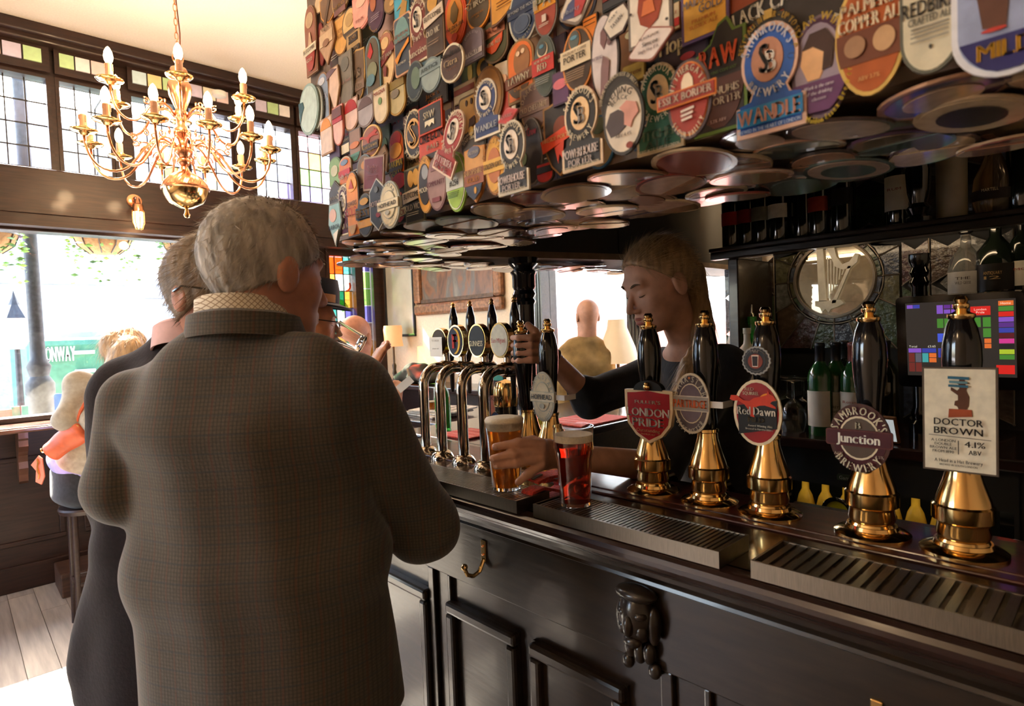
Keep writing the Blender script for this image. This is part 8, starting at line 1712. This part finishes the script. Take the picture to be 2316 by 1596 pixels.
def painting_mat():
    m = bpy.data.materials.new('old_painting'); m.use_nodes = True; nt = m.node_tree; b = nt.nodes['Principled BSDF']
    tc = nt.nodes.new('ShaderNodeTexCoord'); mp = nt.nodes.new('ShaderNodeMapping'); mp.inputs['Scale'].default_value = (1, 1, 0.45); nz = nt.nodes.new('ShaderNodeTexNoise'); nz.inputs['Scale'].default_value = 7; nz.inputs['Detail'].default_value = 6; nz.inputs['Distortion'].default_value = 1.2
    cr = nt.nodes.new('ShaderNodeValToRGB'); e = cr.color_ramp.elements
    e[0].position = 0.30; e[0].color = (0.05, 0.028, 0.018, 1); e[1].position = 0.72; e[1].color = (0.20, 0.17, 0.14, 1)
    k = e.new(0.45); k.color = (0.20, 0.085, 0.035, 1); k = e.new(0.56); k.color = (0.10, 0.085, 0.07, 1)
    nt.links.new(tc.outputs['Object'], mp.inputs[0]); nt.links.new(mp.outputs[0], nz.inputs[0]); nt.links.new(nz.outputs['Fac'], cr.inputs[0]); nt.links.new(cr.outputs[0], b.inputs['Base Color']); b.inputs['Roughness'].default_value = 0.35
    return m
GILT = pm('worn_gilt', (0.22, 0.10, 0.045), 0.4, 0.3, var=0.4, scale=40, bump=0.3)
DGILT = pm('dark_gilt', (0.09, 0.045, 0.02), 0.45, 0.2, var=0.4, scale=40, bump=0.3)
pa, pb = onx(946, 712, RX), onx(1146, 704, RX)
pic = framed('oil_painting', 'large dark oil painting in a broad worn gilt frame', float(pb[1]) + 0.0, float(pa[1]), float(pa[2]) - 0.01, 2.55, 0.10, GILT, painting_mat(), slip=DGILT)
ga, gb = onx(943, 760, RX), 4.79
framed('glazed_print', 'tall pale glazed print in a thin black frame reflecting coloured glass', float(ga[1]), gb, float(ga[2]), 2.55, 0.022, MATTBLACK, pm('pale_print', (0.55, 0.56, 0.48), 0.08, var=0.15, scale=4, coat=0.8), depth=0.02)
SHADE = pm('lit_shade', (0.7, 0.40, 0.22), 0.8, emit=(1.0, 0.42, 0.16), estr=0.55, var=0.05)
SHADE2 = pm('cream_lit_shade', (0.62, 0.50, 0.34), 0.8, emit=(1.0, 0.66, 0.36), estr=0.5, var=0.05)
def lamp(px, pyb, pyt, X, zb, shade, rb, rt, label, pleats=0):
    p = onx(px, pyb, X); z0, z1 = float(p[2]), float(onx(px, pyt, X)[2])
    r = thing('table_lamp', label, 'lamp', (X, float(p[1]), zb))
    MB().lathe([(0.05, 0), (0.05, 0.01), (0.02, 0.02), (0.012, 0.04), (0.02, 0.07), (0.014, 0.10), (0.018, 0.14), (0.009, 0.16), (0.009, z1 - zb - 0.02)], 16).build('base', pm('dark_bronze', (0.06, 0.04, 0.025), 0.35, 0.7), r, True)
    n = 32; vs = []; fs = []
    for k, (ra, z) in enumerate(((rb, z0), (rb * 0.80 + rt * 0.1, z0 + (z1 - z0) * 0.35), (rt * 1.08, z0 + (z1 - z0) * 0.8), (rt, z1))):
        for i in range(n):
            q = 1 + (0.02 if pleats and i % 4 == 0 else 0); t = 2 * math.pi * i / n; vs.append((ra * q * math.cos(t), ra * q * math.sin(t), z - zb))
    for k in range(3):
        for i in range(n): fs.append((k * n + i, k * n + (i + 1) % n, (k + 1) * n + (i + 1) % n, (k + 1) * n + i))
    MB().add(vs, fs).build('lamp_shade', shade, r, True, angle=60)
    light('lamp_glow', (X, float(p[1]), (z0 + z1) / 2), 2.5, WARM, 0.04)
lamp(1398, 820, 722, 2.78, 1.095, SHADE2, 0.118, 0.052, 'table lamp with a cream pleated shade in front of the street window', 1)
lamp(890, 783, 736, 2.80, 1.095, SHADE, 0.085, 0.075, 'small table lamp with a glowing orange shade by the cream wall')
# heaped dark jacket, newspapers, drinks and a leaflet stand on the ledge
jc = onx(955, 893, 2.78)
r = thing('folded_coat', 'olive coat heaped on the ledge below the painting', 'coat', (2.78, float(jc[1]), 1.096))
Bj = Body(); c0 = np.array([2.78, jc[1], 1.10])
for k, (dy, dz, rr) in enumerate(((-0.12, 0.045, 0.05), (0.0, 0.07, 0.07), (0.14, 0.055, 0.06), (0.05, 0.11, 0.05), (0.22, 0.04, 0.045))): Bj.ell(c0 + (0, dy, dz), (0.10, 0.12, rr), None, 0.03)
D, lo, v, ax = Bj.field(0.009); D = wrinkle(D, ax, [(20, 44, 26, 0, 0.006), (-30, 30, 40, 1, 0.005)]); G_ = grid_pts(ax); D = np.maximum(D, 1.0965 - G_[..., 2]).astype(np.float32)
skin_obj('cloth', D, lo, v, pm('olive_coat', (0.05, 0.045, 0.032), 0.9), r, (2.78, float(jc[1]), 1.096), 2)
# table in the far corner with newspaper, pint and green bottle
tz = 1.06
tb = thing('pub_table', 'dark high table with newspapers beyond the swan-neck taps', 'table', (1.98, 2.42, 0))
MB().span((-0.28, -0.42, tz - 0.035), (0.28, 0.42, tz)).build('table_top', TOPWOOD, tb, bevel=0.006)
MB().lathe([(0.2, 0), (0.2, 0.02), (0.05, 0.05), (0.035, 0.1), (0.035, tz - 0.035)], 20).build('pedestal', MATTBLACK, tb, True)
for k in range(3):
    q = thing('newspaper', 'folded newspaper in the pile on the dark high table', 'newspaper', (1.90 + 0.01 * k, 2.62 - 0.02 * k, tz + 0.001 + k * 0.012), (0, 0, 0.2 * k - 0.1), group='newspapers on the high table')
    MB().box((0, 0, 0.005), (0.22, 0.30, 0.010)).build('sheets', pm('newsprint', (0.52, 0.48, 0.42), 0.9, var=0.2, scale=80), q, bevel=0.003)
    t = MB()
    for j in range(4): t.box((0.0, -0.10 + j * 0.06, 0.0108), (0.16, 0.03, 0.0005))
    t.build('printed_columns', ink((120, 112, 104)), q)
pp2 = (1.86, float(onx(978, 985, 1.86)[1]), tz + 0.001)
pint('pint_of_bitter', 'half-drunk pint of amber beer on the dark high table', pp2, ALE1, 0.150, 0.072, 0.076, False)
gbp = onx(1003, 960, 1.42)
bt = bottle('bright green lager bottle standing on the counter behind the taps', (1.42, float(gbp[1]) , CT), [(0.029, 0), (0.031, 0.004), (0.031, 0.12), (0.026, 0.145), (0.013, 0.17), (0.012, 0.225), (0.0145, 0.227), (0.0145, 0.238)], GBRIGHT, None, (0.02, 0.07, LBL))
bot2 = bottle('yellow-green bottle glowing behind the strapped cream clip', (1.42, float(onx(1235, 950, 1.42)[1]), CT), SMALL, pm('chartreuse', (0.55, 0.55, 0.03), 0.05, trans=0.6), None, None)
# menu card stand behind the taps
mcp = onx(1122, 890, 1.52)
r = thing('menu_stand', 'dark menu card in a stand behind the taps', 'menu', (1.52, float(mcp[1]), CT))
MB().box((0, 0, 0.11), (0.012, 0.11, 0.215)).build('card', ink((40, 34, 36)), r)
MB().box((-0.007, 0, 0.205), (0.001, 0.10, 0.03)).build('header', ink((60, 150, 140)), r)
MB().box((-0.007, 0.0, 0.09), (0.001, 0.05, 0.09)).build('photo', ink((150, 90, 70)), r)
t = MB()
for s, z in (('THE LOCAL', 0.150), ('KITCHEN', 0.135)): text_shape(t, s, 0.009, 0, 0, 0.0075, 0.07, M3=FACE, loc=(0, 0, z))
t.build('lettering', ink((226, 214, 200)), r)
MB().box((0, 0, 0.006), (0.06, 0.12, 0.011)).build('foot', BLACK, r)

# ------------------------------------------------------------------ the street outside
tag(MB().span((-30, WY + 0.15, -0.15), (40, 40, -0.05)).build('ground', pm('paving', (0.6, 0.58, 0.55), 0.8, var=0.1, scale=3)), kind='structure')
tag(MB().span((RX + 0.2, -20, -0.15), (40, WY + 0.15, -0.05)).build('ground', pm('paving', (0.6, 0.58, 0.55), 0.8)), kind='structure')
STONE = pm('pale_stone', (0.80, 0.77, 0.72), 0.85, var=0.08, scale=2); WGLASS = pm('street_window', (0.42, 0.43, 0.44), 0.15, var=0.2, scale=2); SHOPB = pm('shop_band', (0.36, 0.36, 0.37), 0.6)
def building(label, x0, x1, y, hgt, cols, rows, fascia=None):
    r = thing('building', label, 'building', ((x0 + x1) / 2, y, -0.05)); O = ((x0 + x1) / 2, y, -0.05)
    MB(origin=O).span((x0, y, -0.05), (x1, y + 6, hgt)).build('wall', STONE, r)
    ww_ = (x1 - x0) / cols
    for i in range(cols):
        for j in range(rows):
            xa = x0 + ww_ * (i + 0.28); za = 3.9 + j * 2.1
            if za + 1.4 > hgt: continue
            f_ = MB(origin=O).span((xa - 0.08, y - 0.08, za - 0.1), (xa + ww_ * 0.44 + 0.08, y, za + 1.48)).build('window_surround', pm('stone_trim', (0.70, 0.66, 0.60), 0.8), r)
            MB(origin=O).span((xa, y - 0.10, za), (xa + ww_ * 0.44, y - 0.081, za + 1.4)).build('pane', WGLASS, f_)
    MB(origin=O).span((x0, y - 0.35, 2.75), (x1, y, 3.15)).build('fascia', SHOPB, r)
    for i in range(cols):
        xa = x0 + ww_ * (i + 0.12); MB(origin=O).span((xa, y - 0.05, 0.2), (xa + ww_ * 0.76, y - 0.01, 2.6)).build('shop_window', pm('shop_pane', (0.34, 0.35, 0.35), 0.2), r)
    return r
building('pale stone terrace with shopfronts facing the street window', -9, 3.2, 15.0, 6.0, 6, 1)
building('tall pale office block further along the street', 3.8, 13, 19.0, 7.8, 5, 1)
# side street seen through the right-hand window
bd = thing('building', 'pale stone corner building across the side street', 'building', (9.5, 6, -0.05)); O = (9.5, 6, -0.05)
MB(origin=O).span((9.5, -6, -0.05), (15, 16, 8)).build('wall', STONE, bd)
for j in range(8):
    for k in range(2): MB(origin=O).span((9.42, -5 + j * 2.6, 3.4 + k * 2.4), (9.5, -3.6 + j * 2.6, 5.0 + k * 2.4)).build('window', WGLASS, bd)
MB(origin=O).span((9.3, -6, 2.35), (9.5, 16, 2.85)).build('fascia', pm('fascia_cream', (0.55, 0.48, 0.40), 0.7), bd)
MB(origin=O).span((9.46, -6, 0.0), (9.5, 16, 1.5)).build('red_stall_riser', pm('dull_red', (0.38, 0.12, 0.09), 0.7), bd)
t = MB(origin=O)
for k, s in enumerate(('Bottles', 'Spirits')): text_shape(t, s, 0.26, 0, 0, 0.0, None, M3=FACE, loc=(9.29, 7.6 - k * 3.4, 2.6))
t.build('lettering', ink((150, 110, 90)), bd)
# lamp post by the window
lx_ = float(ony(80, 720, 6.2)[0])
r = thing('lamp_post', 'black iron lamp post just outside the street window', 'lamp post', (lx_, 6.2, -0.05))
IRON = pm('black_iron', (0.03, 0.03, 0.032), 0.5, var=0.5, scale=30)
MB().lathe([(0.10, 0), (0.10, 0.25), (0.085, 0.3), (0.085, 1.15), (0.10, 1.18), (0.10, 1.26), (0.066, 1.32), (0.085, 1.40), (0.055, 1.46), (0.05, 1.6), (0.046, 4.2)], 16).build('post', IRON, r, True)
# small victorian lantern further off
q = ony(42, 830, 8.1); lx2, lz2 = float(q[0]), float(ony(42, 735, 8.1)[2])
r = thing('street_lantern', 'small lantern street lamp on a thin post', 'lamp post', (lx2, 8.1, -0.05))
MB().lathe([(0.06, 0), (0.05, 0.5), (0.03, 1.0), (0.025, lz2 - 0.2)], 12).build('post', IRON, r, True)
MB().lathe([(0.06, lz2 - 0.2), (0.12, lz2 + 0.12)], 6).build('lantern_glass', PAPER, r); MB().lathe([(0.15, lz2 + 0.12), (0.05, lz2 + 0.26), (0.02, lz2 + 0.34), (0.0, lz2 + 0.42)], 6).build('lantern_cap', IRON, r)
# green works lorry
GRN = pm('lorry_green', (0.05, 0.17, 0.10), 0.4, var=0.1, scale=4)
ya = 8.6; a = ony(60, 765, ya); b = ony(230, 880, ya)
X0, X1, Z1 = float(a[0]), float(b[0]) + 0.35, float(ony(130, 765, ya)[2])
r = thing('works_lorry', 'green works lorry with white lettering parked outside', 'lorry', ((X0 + X1) / 2, ya, -0.05)); O = ((X0 + X1) / 2, ya, -0.05)
MB(origin=O).span((X0, ya, 0.55), (X1, ya + 2.6, Z1)).build('body', GRN, r, bevel=0.08)
MB(origin=O).span((X1, ya + 0.2, 0.5), (X1 + 0.9, ya + 2.4, Z1 - 0.25)).build('cab', GRN, r, bevel=0.12)
MB(origin=O).span((X1 + 0.15, ya + 0.19, Z1 - 0.95), (X1 + 0.75, ya + 0.21, Z1 - 0.4)).build('cab_window', WGLASS, r)
MB(origin=O).span((X0 + 0.35, ya + 0.6, Z1), (X0 + 0.85, ya + 0.9, Z1 + 0.08)).build('beacon_bar', WGLASS, r)
for k in range(4): MB(origin=O).span((X0 + 0.42, ya - 0.03, 0.75 + k * 0.22), (X0 + 0.62, ya, 0.79 + k * 0.22)).build('ladder_rung', PAPER, r)
for xx in (X0 + 0.4, X1 + 0.4):
    for yy in (ya + 0.1, ya + 2.4): MB(origin=O).lathe([(0.0, -0.13), (0.42, -0.13), (0.45, -0.08), (0.45, 0.08), (0.42, 0.13), (0, 0.13)], 24, (xx, yy + 0.1, 0.40), (0, 1, 0)).build('wheel', MATTBLACK, r, True)
tc0 = ony(131, 800, ya); t = MB(origin=O); M3 = Matrix(((1, 0, 0), (0, 0, -1), (0, 1, 0)))
text_shape(t, 'CONWAY', 0.17, 0, 0, 0, float(ony(170, 798, ya)[0] - ony(90, 802, ya)[0]), bold=0.003, M3=M3, loc=(float(tc0[0]), ya - 0.012, float(tc0[2]))); t.build('lettering', PAPER, r)
# pavement barriers and a round blue sign
for k, px_ in enumerate((-40, 124)):
    x_ = float(ony(px_, 900, 7.4)[0]); r = thing('works_barrier', 'green and orange plastic works barrier on the pavement', 'barrier', (x_, 7.4, -0.05), group='works barriers')
    MB().span((-0.24, -0.02, 0.78), (0.24, 0.02, 0.98)).build('board', ink((214, 120, 96)), r)
    MB().span((-0.24, -0.02, 0.25), (0.24, 0.02, 0.36)).build('rail', GRN, r)
    for s in (-1, 1): MB().span((s * 0.23 - 0.03, -0.03, 0.0), (s * 0.23 + 0.03, 0.03, 1.0)).build('leg', GRN, r)
x_ = float(ony(128, 890, 7.0)[0]); r = thing('road_sign', 'round blue road sign on a grey bollard', 'sign', (x_, 7.0, -0.05))
MB().lathe([(0.14, 0), (0.14, 0.02)], 24, (0, -0.02, 0.98), (0, -1, 0)).build('disc', ink((50, 90, 160)), r); MB().span((-0.1, -0.02, 0.0), (0.1, 0.06, 0.88)).build('bollard', ink((90, 92, 96)), r)
# hanging flower baskets
FOL = [pm('leaf_%d' % i, c, 0.6, var=0.2) for i, c in enumerate(((0.16, 0.34, 0.06), (0.28, 0.46, 0.10), (0.10, 0.24, 0.05)))]; FLW = pm('violet_petal', (0.45, 0.36, 0.75), 0.6)
def basket(px, py, y, label, rr=0.19):
    c = ony(px, py, y); r = thing('hanging_basket', label, 'flower basket', (float(c[0]), y, float(c[2])))
    MB().lathe([(0.0, -rr * 0.75), (rr * 0.5, -rr * 0.68), (rr * 0.85, -rr * 0.4), (rr, 0.0)], 20).build('coir_liner', pm('coir', (0.40, 0.22, 0.10), 0.9, var=0.2, scale=60, bump=0.3), r, True)
    m = MB()
    for k in range(10):
        a = 2 * math.pi * k / 10; m.tube([(rr * 1.02 * math.cos(a), rr * 1.02 * math.sin(a), 0), (rr * 0.87 * math.cos(a), rr * 0.87 * math.sin(a), -rr * 0.4), (rr * 0.5 * math.cos(a), rr * 0.5 * math.sin(a), -rr * 0.7)], 0.004, 5)
    m.tube([(rr * 1.02 * math.cos(a), rr * 1.02 * math.sin(a), 0) for a in np.linspace(0, 2 * math.pi, 21)], 0.006, 5, cap=False); m.build('wire_basket', IRON, r, True)
    m = MB()
    for a in (0, 2.1, 4.2): m.tube([(rr * math.cos(a), rr * math.sin(a), 0), (0, 0, 0.55)], 0.004, 5)
    m.tube([(0, 0, 0.55), (0, 0, 1.0), (0, WY + 0.135 - y, 1.0)], 0.008, 5); m.build('chain', IRON, r, True)
    rn = random.Random(int(px))
    for mi in range(4):
        m = MB(); 
        for k in range(90 if mi < 3 else 26):
            a = rn.uniform(0, 2 * math.pi); q = rn.random()
            if q < 0.6: p = (rr * rn.uniform(0.2, 1.25) * math.cos(a), rr * rn.uniform(0.2, 1.25) * math.sin(a), rn.uniform(-0.02, 0.16))
            else: p = (rr * rn.uniform(1.0, 1.2) * math.cos(a), rr * rn.uniform(1.0, 1.2) * math.sin(a), -rn.random() ** 1.5 * 0.38)
            R = Matrix.Rotation(rn.uniform(0, 6), 3, 'Z') @ Matrix.Rotation(rn.uniform(0.3, 1.3), 3, 'X'); s = rn.uniform(0.018, 0.034)
            m.add([tuple(R @ Vector(w) + Vector(p)) for w in ((-s, 0, 0), (0, -s * 0.5, 0), (s, 0, 0), (0, s * 0.5, 0.004))], [(0, 1, 2, 3)])
        o = m.build('foliage' if mi < 3 else 'flowers', FOL[mi] if mi < 3 else FLW, r); o['kind'] = 'stuff'
basket(233, 535, 5.7, 'coir hanging basket of trailing leaves and violet flowers outside the window', 0.20)
basket(-40, 528, 5.7, 'hanging basket of leaves mostly past the lamp post', 0.20)
basket(415, 545, 5.7, 'hanging basket of leaves partly hidden by the grey-brown hair', 0.17)
# customer outside the side window, seen from behind
figure('bald person in a mustard jacket by the side window, seen from behind', at(1328, 715, 3.42), FH * 0.9 - RH * 0.2, at(1328, 760, 3.42), at(1326, 825, 3.42), at(1326, 930, 3.44), [*at(1326, 950, 3.44)[:2], 0.88],
    [(at(1286, 806, 3.4), at(1276, 890, 3.36), at(1290, 950, 3.36)), (at(1368, 806, 3.38), at(1374, 890, 3.32), at(1366, 950, 3.32))], pm('mustard_jacket', (0.34, 0.22, 0.08), 0.9, var=0.35, scale=12), DARKCLOTH, SKIN, None, 0.82, sh_w=0.16)
# ------------------------------------------------------------------ chandelier and wall lamps
BULB = pm('lit_bulb', (1, 0.85, 0.6), 0.3, emit=(1.0, 0.72, 0.42), estr=14.0, var=0)
CANDLE = pm('candle_sleeve', (0.80, 0.42, 0.24), 0.5, var=0.1)
cc = at(412, 300, 2.92); CHX, CHY = float(cc[0]), float(cc[1])
def chandelier(loc, label):
    x, y, z0 = loc       # z0 = bottom of the finial knob
    r = thing('chandelier', label, 'chandelier', (x, y, z0))
    H = CZ_ - z0
    MB().lathe([(0.0, 0), (0.012, 0.004), (0.016, 0.014), (0.010, 0.026), (0.008, 0.045), (0.03, 0.05), (0.075, 0.075), (0.097, 0.11), (0.104, 0.135)], 28).build('bowl', BRASS, r, True)
    MB().lathe([(0.104, 0.134), (0.109, 0.139), (0.109, 0.147), (0.103, 0.151)], 28).build('bowl_rim', COPPER, r, True)
    m = MB(); n = 28; prof = [(0.102, 0.150), (0.094, 0.172), (0.076, 0.195), (0.052, 0.212), (0.032, 0.222), (0.022, 0.235)]
    vs = []; fs = []
    for j, (ra, zz) in enumerate(prof):
        for i in range(n * 2):
            t = 2 * math.pi * i / (n * 2) + j * 0.12; q = ra * (1 + 0.035 * (1 if i % 4 < 2 else -1)); vs.append((q * math.cos(t), q * math.sin(t), zz))
    for j in range(len(prof) - 1):
        for i in range(n * 2): fs.append((j * 2 * n + i, j * 2 * n + (i + 1) % (2 * n), (j + 1) * 2 * n + (i + 1) % (2 * n), (j + 1) * 2 * n + i))
    m.add(vs, fs).build('fluted_shoulder', COPPER, r, True, angle=80)
    MB().lathe([(0.022, 0.234), (0.016, 0.25), (0.030, 0.265), (0.034, 0.28), (0.024, 0.29), (0.040, 0.31), (0.044, 0.335), (0.036, 0.35), (0.022, 0.36), (0.020, 0.39), (0.034, 0.40), (0.038, 0.43), (0.026, 0.44), (0.022, 0.47), (0.030, 0.49), (0.034, 0.51), (0.022, 0.525), (0.030, 0.545), (0.048, 0.59), (0.054, 0.63), (0.050, 0.65), (0.040, 0.665), (0.034, 0.675), (0.040, 0.685), (0.036, 0.70), (0.040, 0.712), (0.034, 0.725), (0.012, 0.735), (0.008, 0.745), (0.0, 0.75)], 24).build('stem', COPPER, r, True, angle=60)
    MB().tube([(0.024 * math.cos(t), 0, 0.772 + 0.024 * math.sin(t)) for t in np.linspace(0, 2 * math.pi, 17)], 0.0035, 6, cap=False).build('ring', COPPER, r, True)
    # chain links
    zz = 0.80; k = 0
    link = MB().tube([((0.0075) * math.cos(t), 0, 0.020 * math.sin(t)) for t in np.linspace(0, 2 * math.pi, 13)], 0.0022, 6, cap=False).mesh('chain_link'); link.materials.append(COPPER)
    while zz < H - 0.03:
        o = bpy.data.objects.new('chain_link', link); COL.objects.link(o); o.parent = r; o.location = (0, 0, zz + 0.012); o.rotation_euler = (0, 0, math.pi / 2 * (k % 2)); zz += 0.034; k += 1
    MB().lathe([(0.05, H), (0.05, H - 0.01), (0.02, H - 0.03), (0.0, H - 0.032)], 20).build('ceiling_rose', COPPER, r, True)
    MB().tube([(0.012, 0.006, 0.75), (0.016, 0.0, 0.9), (0.010, 0.008, 1.05), (0.012, 0, H - 0.03)], 0.003, 6).build('cable', ink((90, 40, 20)), r, True)
    # arms: two tiers
    def arm_mesh(R, zs, zlow, ztop):
        a = MB()
        pts = bez((0.03, 0, zs), (0.10, 0, zs + 0.11), (0.16, 0, zs - 0.01), (R * 0.55, 0, zlow + 0.03), 8)[:-1] + bez((R * 0.55, 0, zlow + 0.03), (R * 0.70, 0, zlow - 0.05), (R * 1.0, 0, zlow - 0.03), (R, 0, ztop), 10)
        a.tube(pts, 0.0058, 8)
        for (cx, cz, rr, t0) in ((R * 0.40, zs - 0.01, 0.030, 0), (R * 0.30, zs + 0.055, 0.022, 2.5), (R * 0.52, zs + 0.03, 0.018, 1.0)):
            a.tube([(cx + rr * (1 - t / 9.5) * math.cos(t + t0), 0, cz + rr * (1 - t / 9.5) * math.sin(t + t0)) for t in np.linspace(0, 8.2, 22)], 0.0035, 6)
        return a
    tiers = [(12, 0.400, 0.325, 0.20, 0.325, 0.0), (6, 0.315, 0.49, 0.43, 0.545, 0.26)]
    for n, R, zs, zl, zt, ph in tiers:
        am = arm_mesh(R, zs, zl, zt).mesh('arm'); am.materials.append(COPPER); am.polygons.foreach_set('use_smooth', [True] * len(am.polygons))
        pan = MB().lathe([(0.0, 0.0), (0.016, 0.002), (0.02, 0.010), (0.036, 0.013), (0.052, 0.020), (0.056, 0.026), (0.050, 0.0245), (0.03, 0.022), (0.018, 0.03), (0.022, 0.04), (0.014, 0.042), (0.0, 0.043)], 20).mesh('drip_pan'); pan.materials.append(BRASS); pan.polygons.foreach_set('use_smooth', [True] * len(pan.polygons))
        can_ = MB().lathe([(0.0155, 0.041), (0.015, 0.09), (0.011, 0.095)], 14).tube([(0.0155, 0, 0.09), (0.0162, 0, 0.07)], 0.003, 6).tube([(-0.008, 0.013, 0.09), (-0.008, 0.0135, 0.06)], 0.003, 6).mesh('candle'); can_.materials.append(CANDLE)
        bul = MB().lathe([(0.010, 0.094), (0.0165, 0.108), (0.019, 0.125), (0.016, 0.145), (0.008, 0.162), (0.0, 0.17)], 16).mesh('bulb'); bul.materials.append(BULB); bul.polygons.foreach_set('use_smooth', [True] * len(bul.polygons))
        for i in range(n):
            t = 2 * math.pi * i / n + ph
            a = bpy.data.objects.new('arm', am); COL.objects.link(a); a.parent = r; a.rotation_euler = (0, 0, t)
            for me in (pan, can_, bul):
                o = bpy.data.objects.new(me.name.split('.')[0], me); COL.objects.link(o); o.parent = a; o.location = (R, 0, zt - 0.002)
    for t in range(3):
        light('chandelier_glow', (x + 0.25 * math.cos(t * 2.1), y + 0.25 * math.sin(t * 2.1), z0 + 0.60), 22, WARM, 0.05)
    return r
zb_ = float(at(418, 492, 2.92)[2])
chandelier((CHX, CHY, zb_), 'brass two-tier chandelier with lit candle bulbs hanging by the street window')
# two globe pendants that light the customers' side of the bar, behind the photographer
for px_, py_ in ((-1.3, 2.3), (-1.9, 1.0)):
    r = thing('pendant_lamp', 'opal globe pendant lamp on a brass rod', 'lamp', (px_, py_, CZ_), group='opal globe pendants')
    MB().lathe([(0.008, -0.75), (0.008, -0.02), (0.05, -0.015), (0.05, 0)], 12).build('rod', BRASS, r, True)
    MB().ell((0, 0, -0.86), (0.12, 0.12, 0.12), None, 24, 14).build('globe', pm('opal_globe', (1, 0.9, 0.75), 0.3, emit=(1.0, 0.70, 0.40), estr=PEND, var=0), r, True)
# bulkhead wall lamp on the head beam
lp_ = ony(303, 455, WY - 0.10); lx, lz = float(lp_[0]), float(lp_[2])
r = thing('wall_lamp', 'small brass caged wall lamp glowing on the dark beam', 'lamp', (lx, WY - 0.10, lz))
MB().lathe([(0.045, 0), (0.045, 0.012), (0.03, 0.018)], 18, (0, 0, 0), (0, -1, 0)).build('back_plate', COPPER, r, True)
MB().tube([(0, -0.01, 0), (0, -0.05, 0.005), (0, -0.085, -0.005), (0, -0.10, -0.04)], 0.018, 12).lathe([(0.03, 0), (0.034, -0.02), (0.034, -0.05)], 16, (0, -0.10, -0.04)).build('arm', COPPER, r, True)
gl = MB().lathe([(0.028, 0), (0.030, -0.07), (0.022, -0.105), (0.0, -0.115)], 16, (0, -0.10, -0.085)).build('lamp_glass', pm('lamp_glass_glow', (1, 0.8, 0.5), 0.2, emit=(1.0, 0.66, 0.36), estr=9, var=0), r, True)
m = MB()
for t in range(4):
    a = t * math.pi / 4
    m.tube([(0.034 * math.cos(a), -0.10 + 0.034 * math.sin(a), -0.08), (0.035 * math.cos(a), -0.10 + 0.035 * math.sin(a), -0.16), (0.02 * math.cos(a), -0.10 + 0.02 * math.sin(a), -0.205), (-0.02 * math.cos(a), -0.10 - 0.02 * math.sin(a), -0.205), (-0.035 * math.cos(a), -0.10 - 0.035 * math.sin(a), -0.16), (-0.034 * math.cos(a), -0.10 - 0.034 * math.sin(a), -0.08)], 0.003, 6)
m.build('cage', BRASS, r, True)
light('wall_lamp_glow', (lx, WY - 0.20, lz - 0.25), 3, WARM, 0.03)
# smoke detector hung below the transom beam
sd = ony(496, 214, WY - 0.2)
r = thing('smoke_detector', 'white round smoke detector on a bracket below the ceiling beam', 'smoke detector', (float(sd[0]), WY - 0.2, float(sd[2])))
MB().lathe([(0.045, 0.02), (0.05, 0.01), (0.046, -0.012), (0.03, -0.02), (0, -0.022)], 20).build('body', PAPER, r, True)
MB().tube([(0, 0, 0.015), (0.03, 0.06, 0.03), (0.05, 0.148, 0.03)], 0.006, 6).build('bracket', MATTBLACK, r, True)
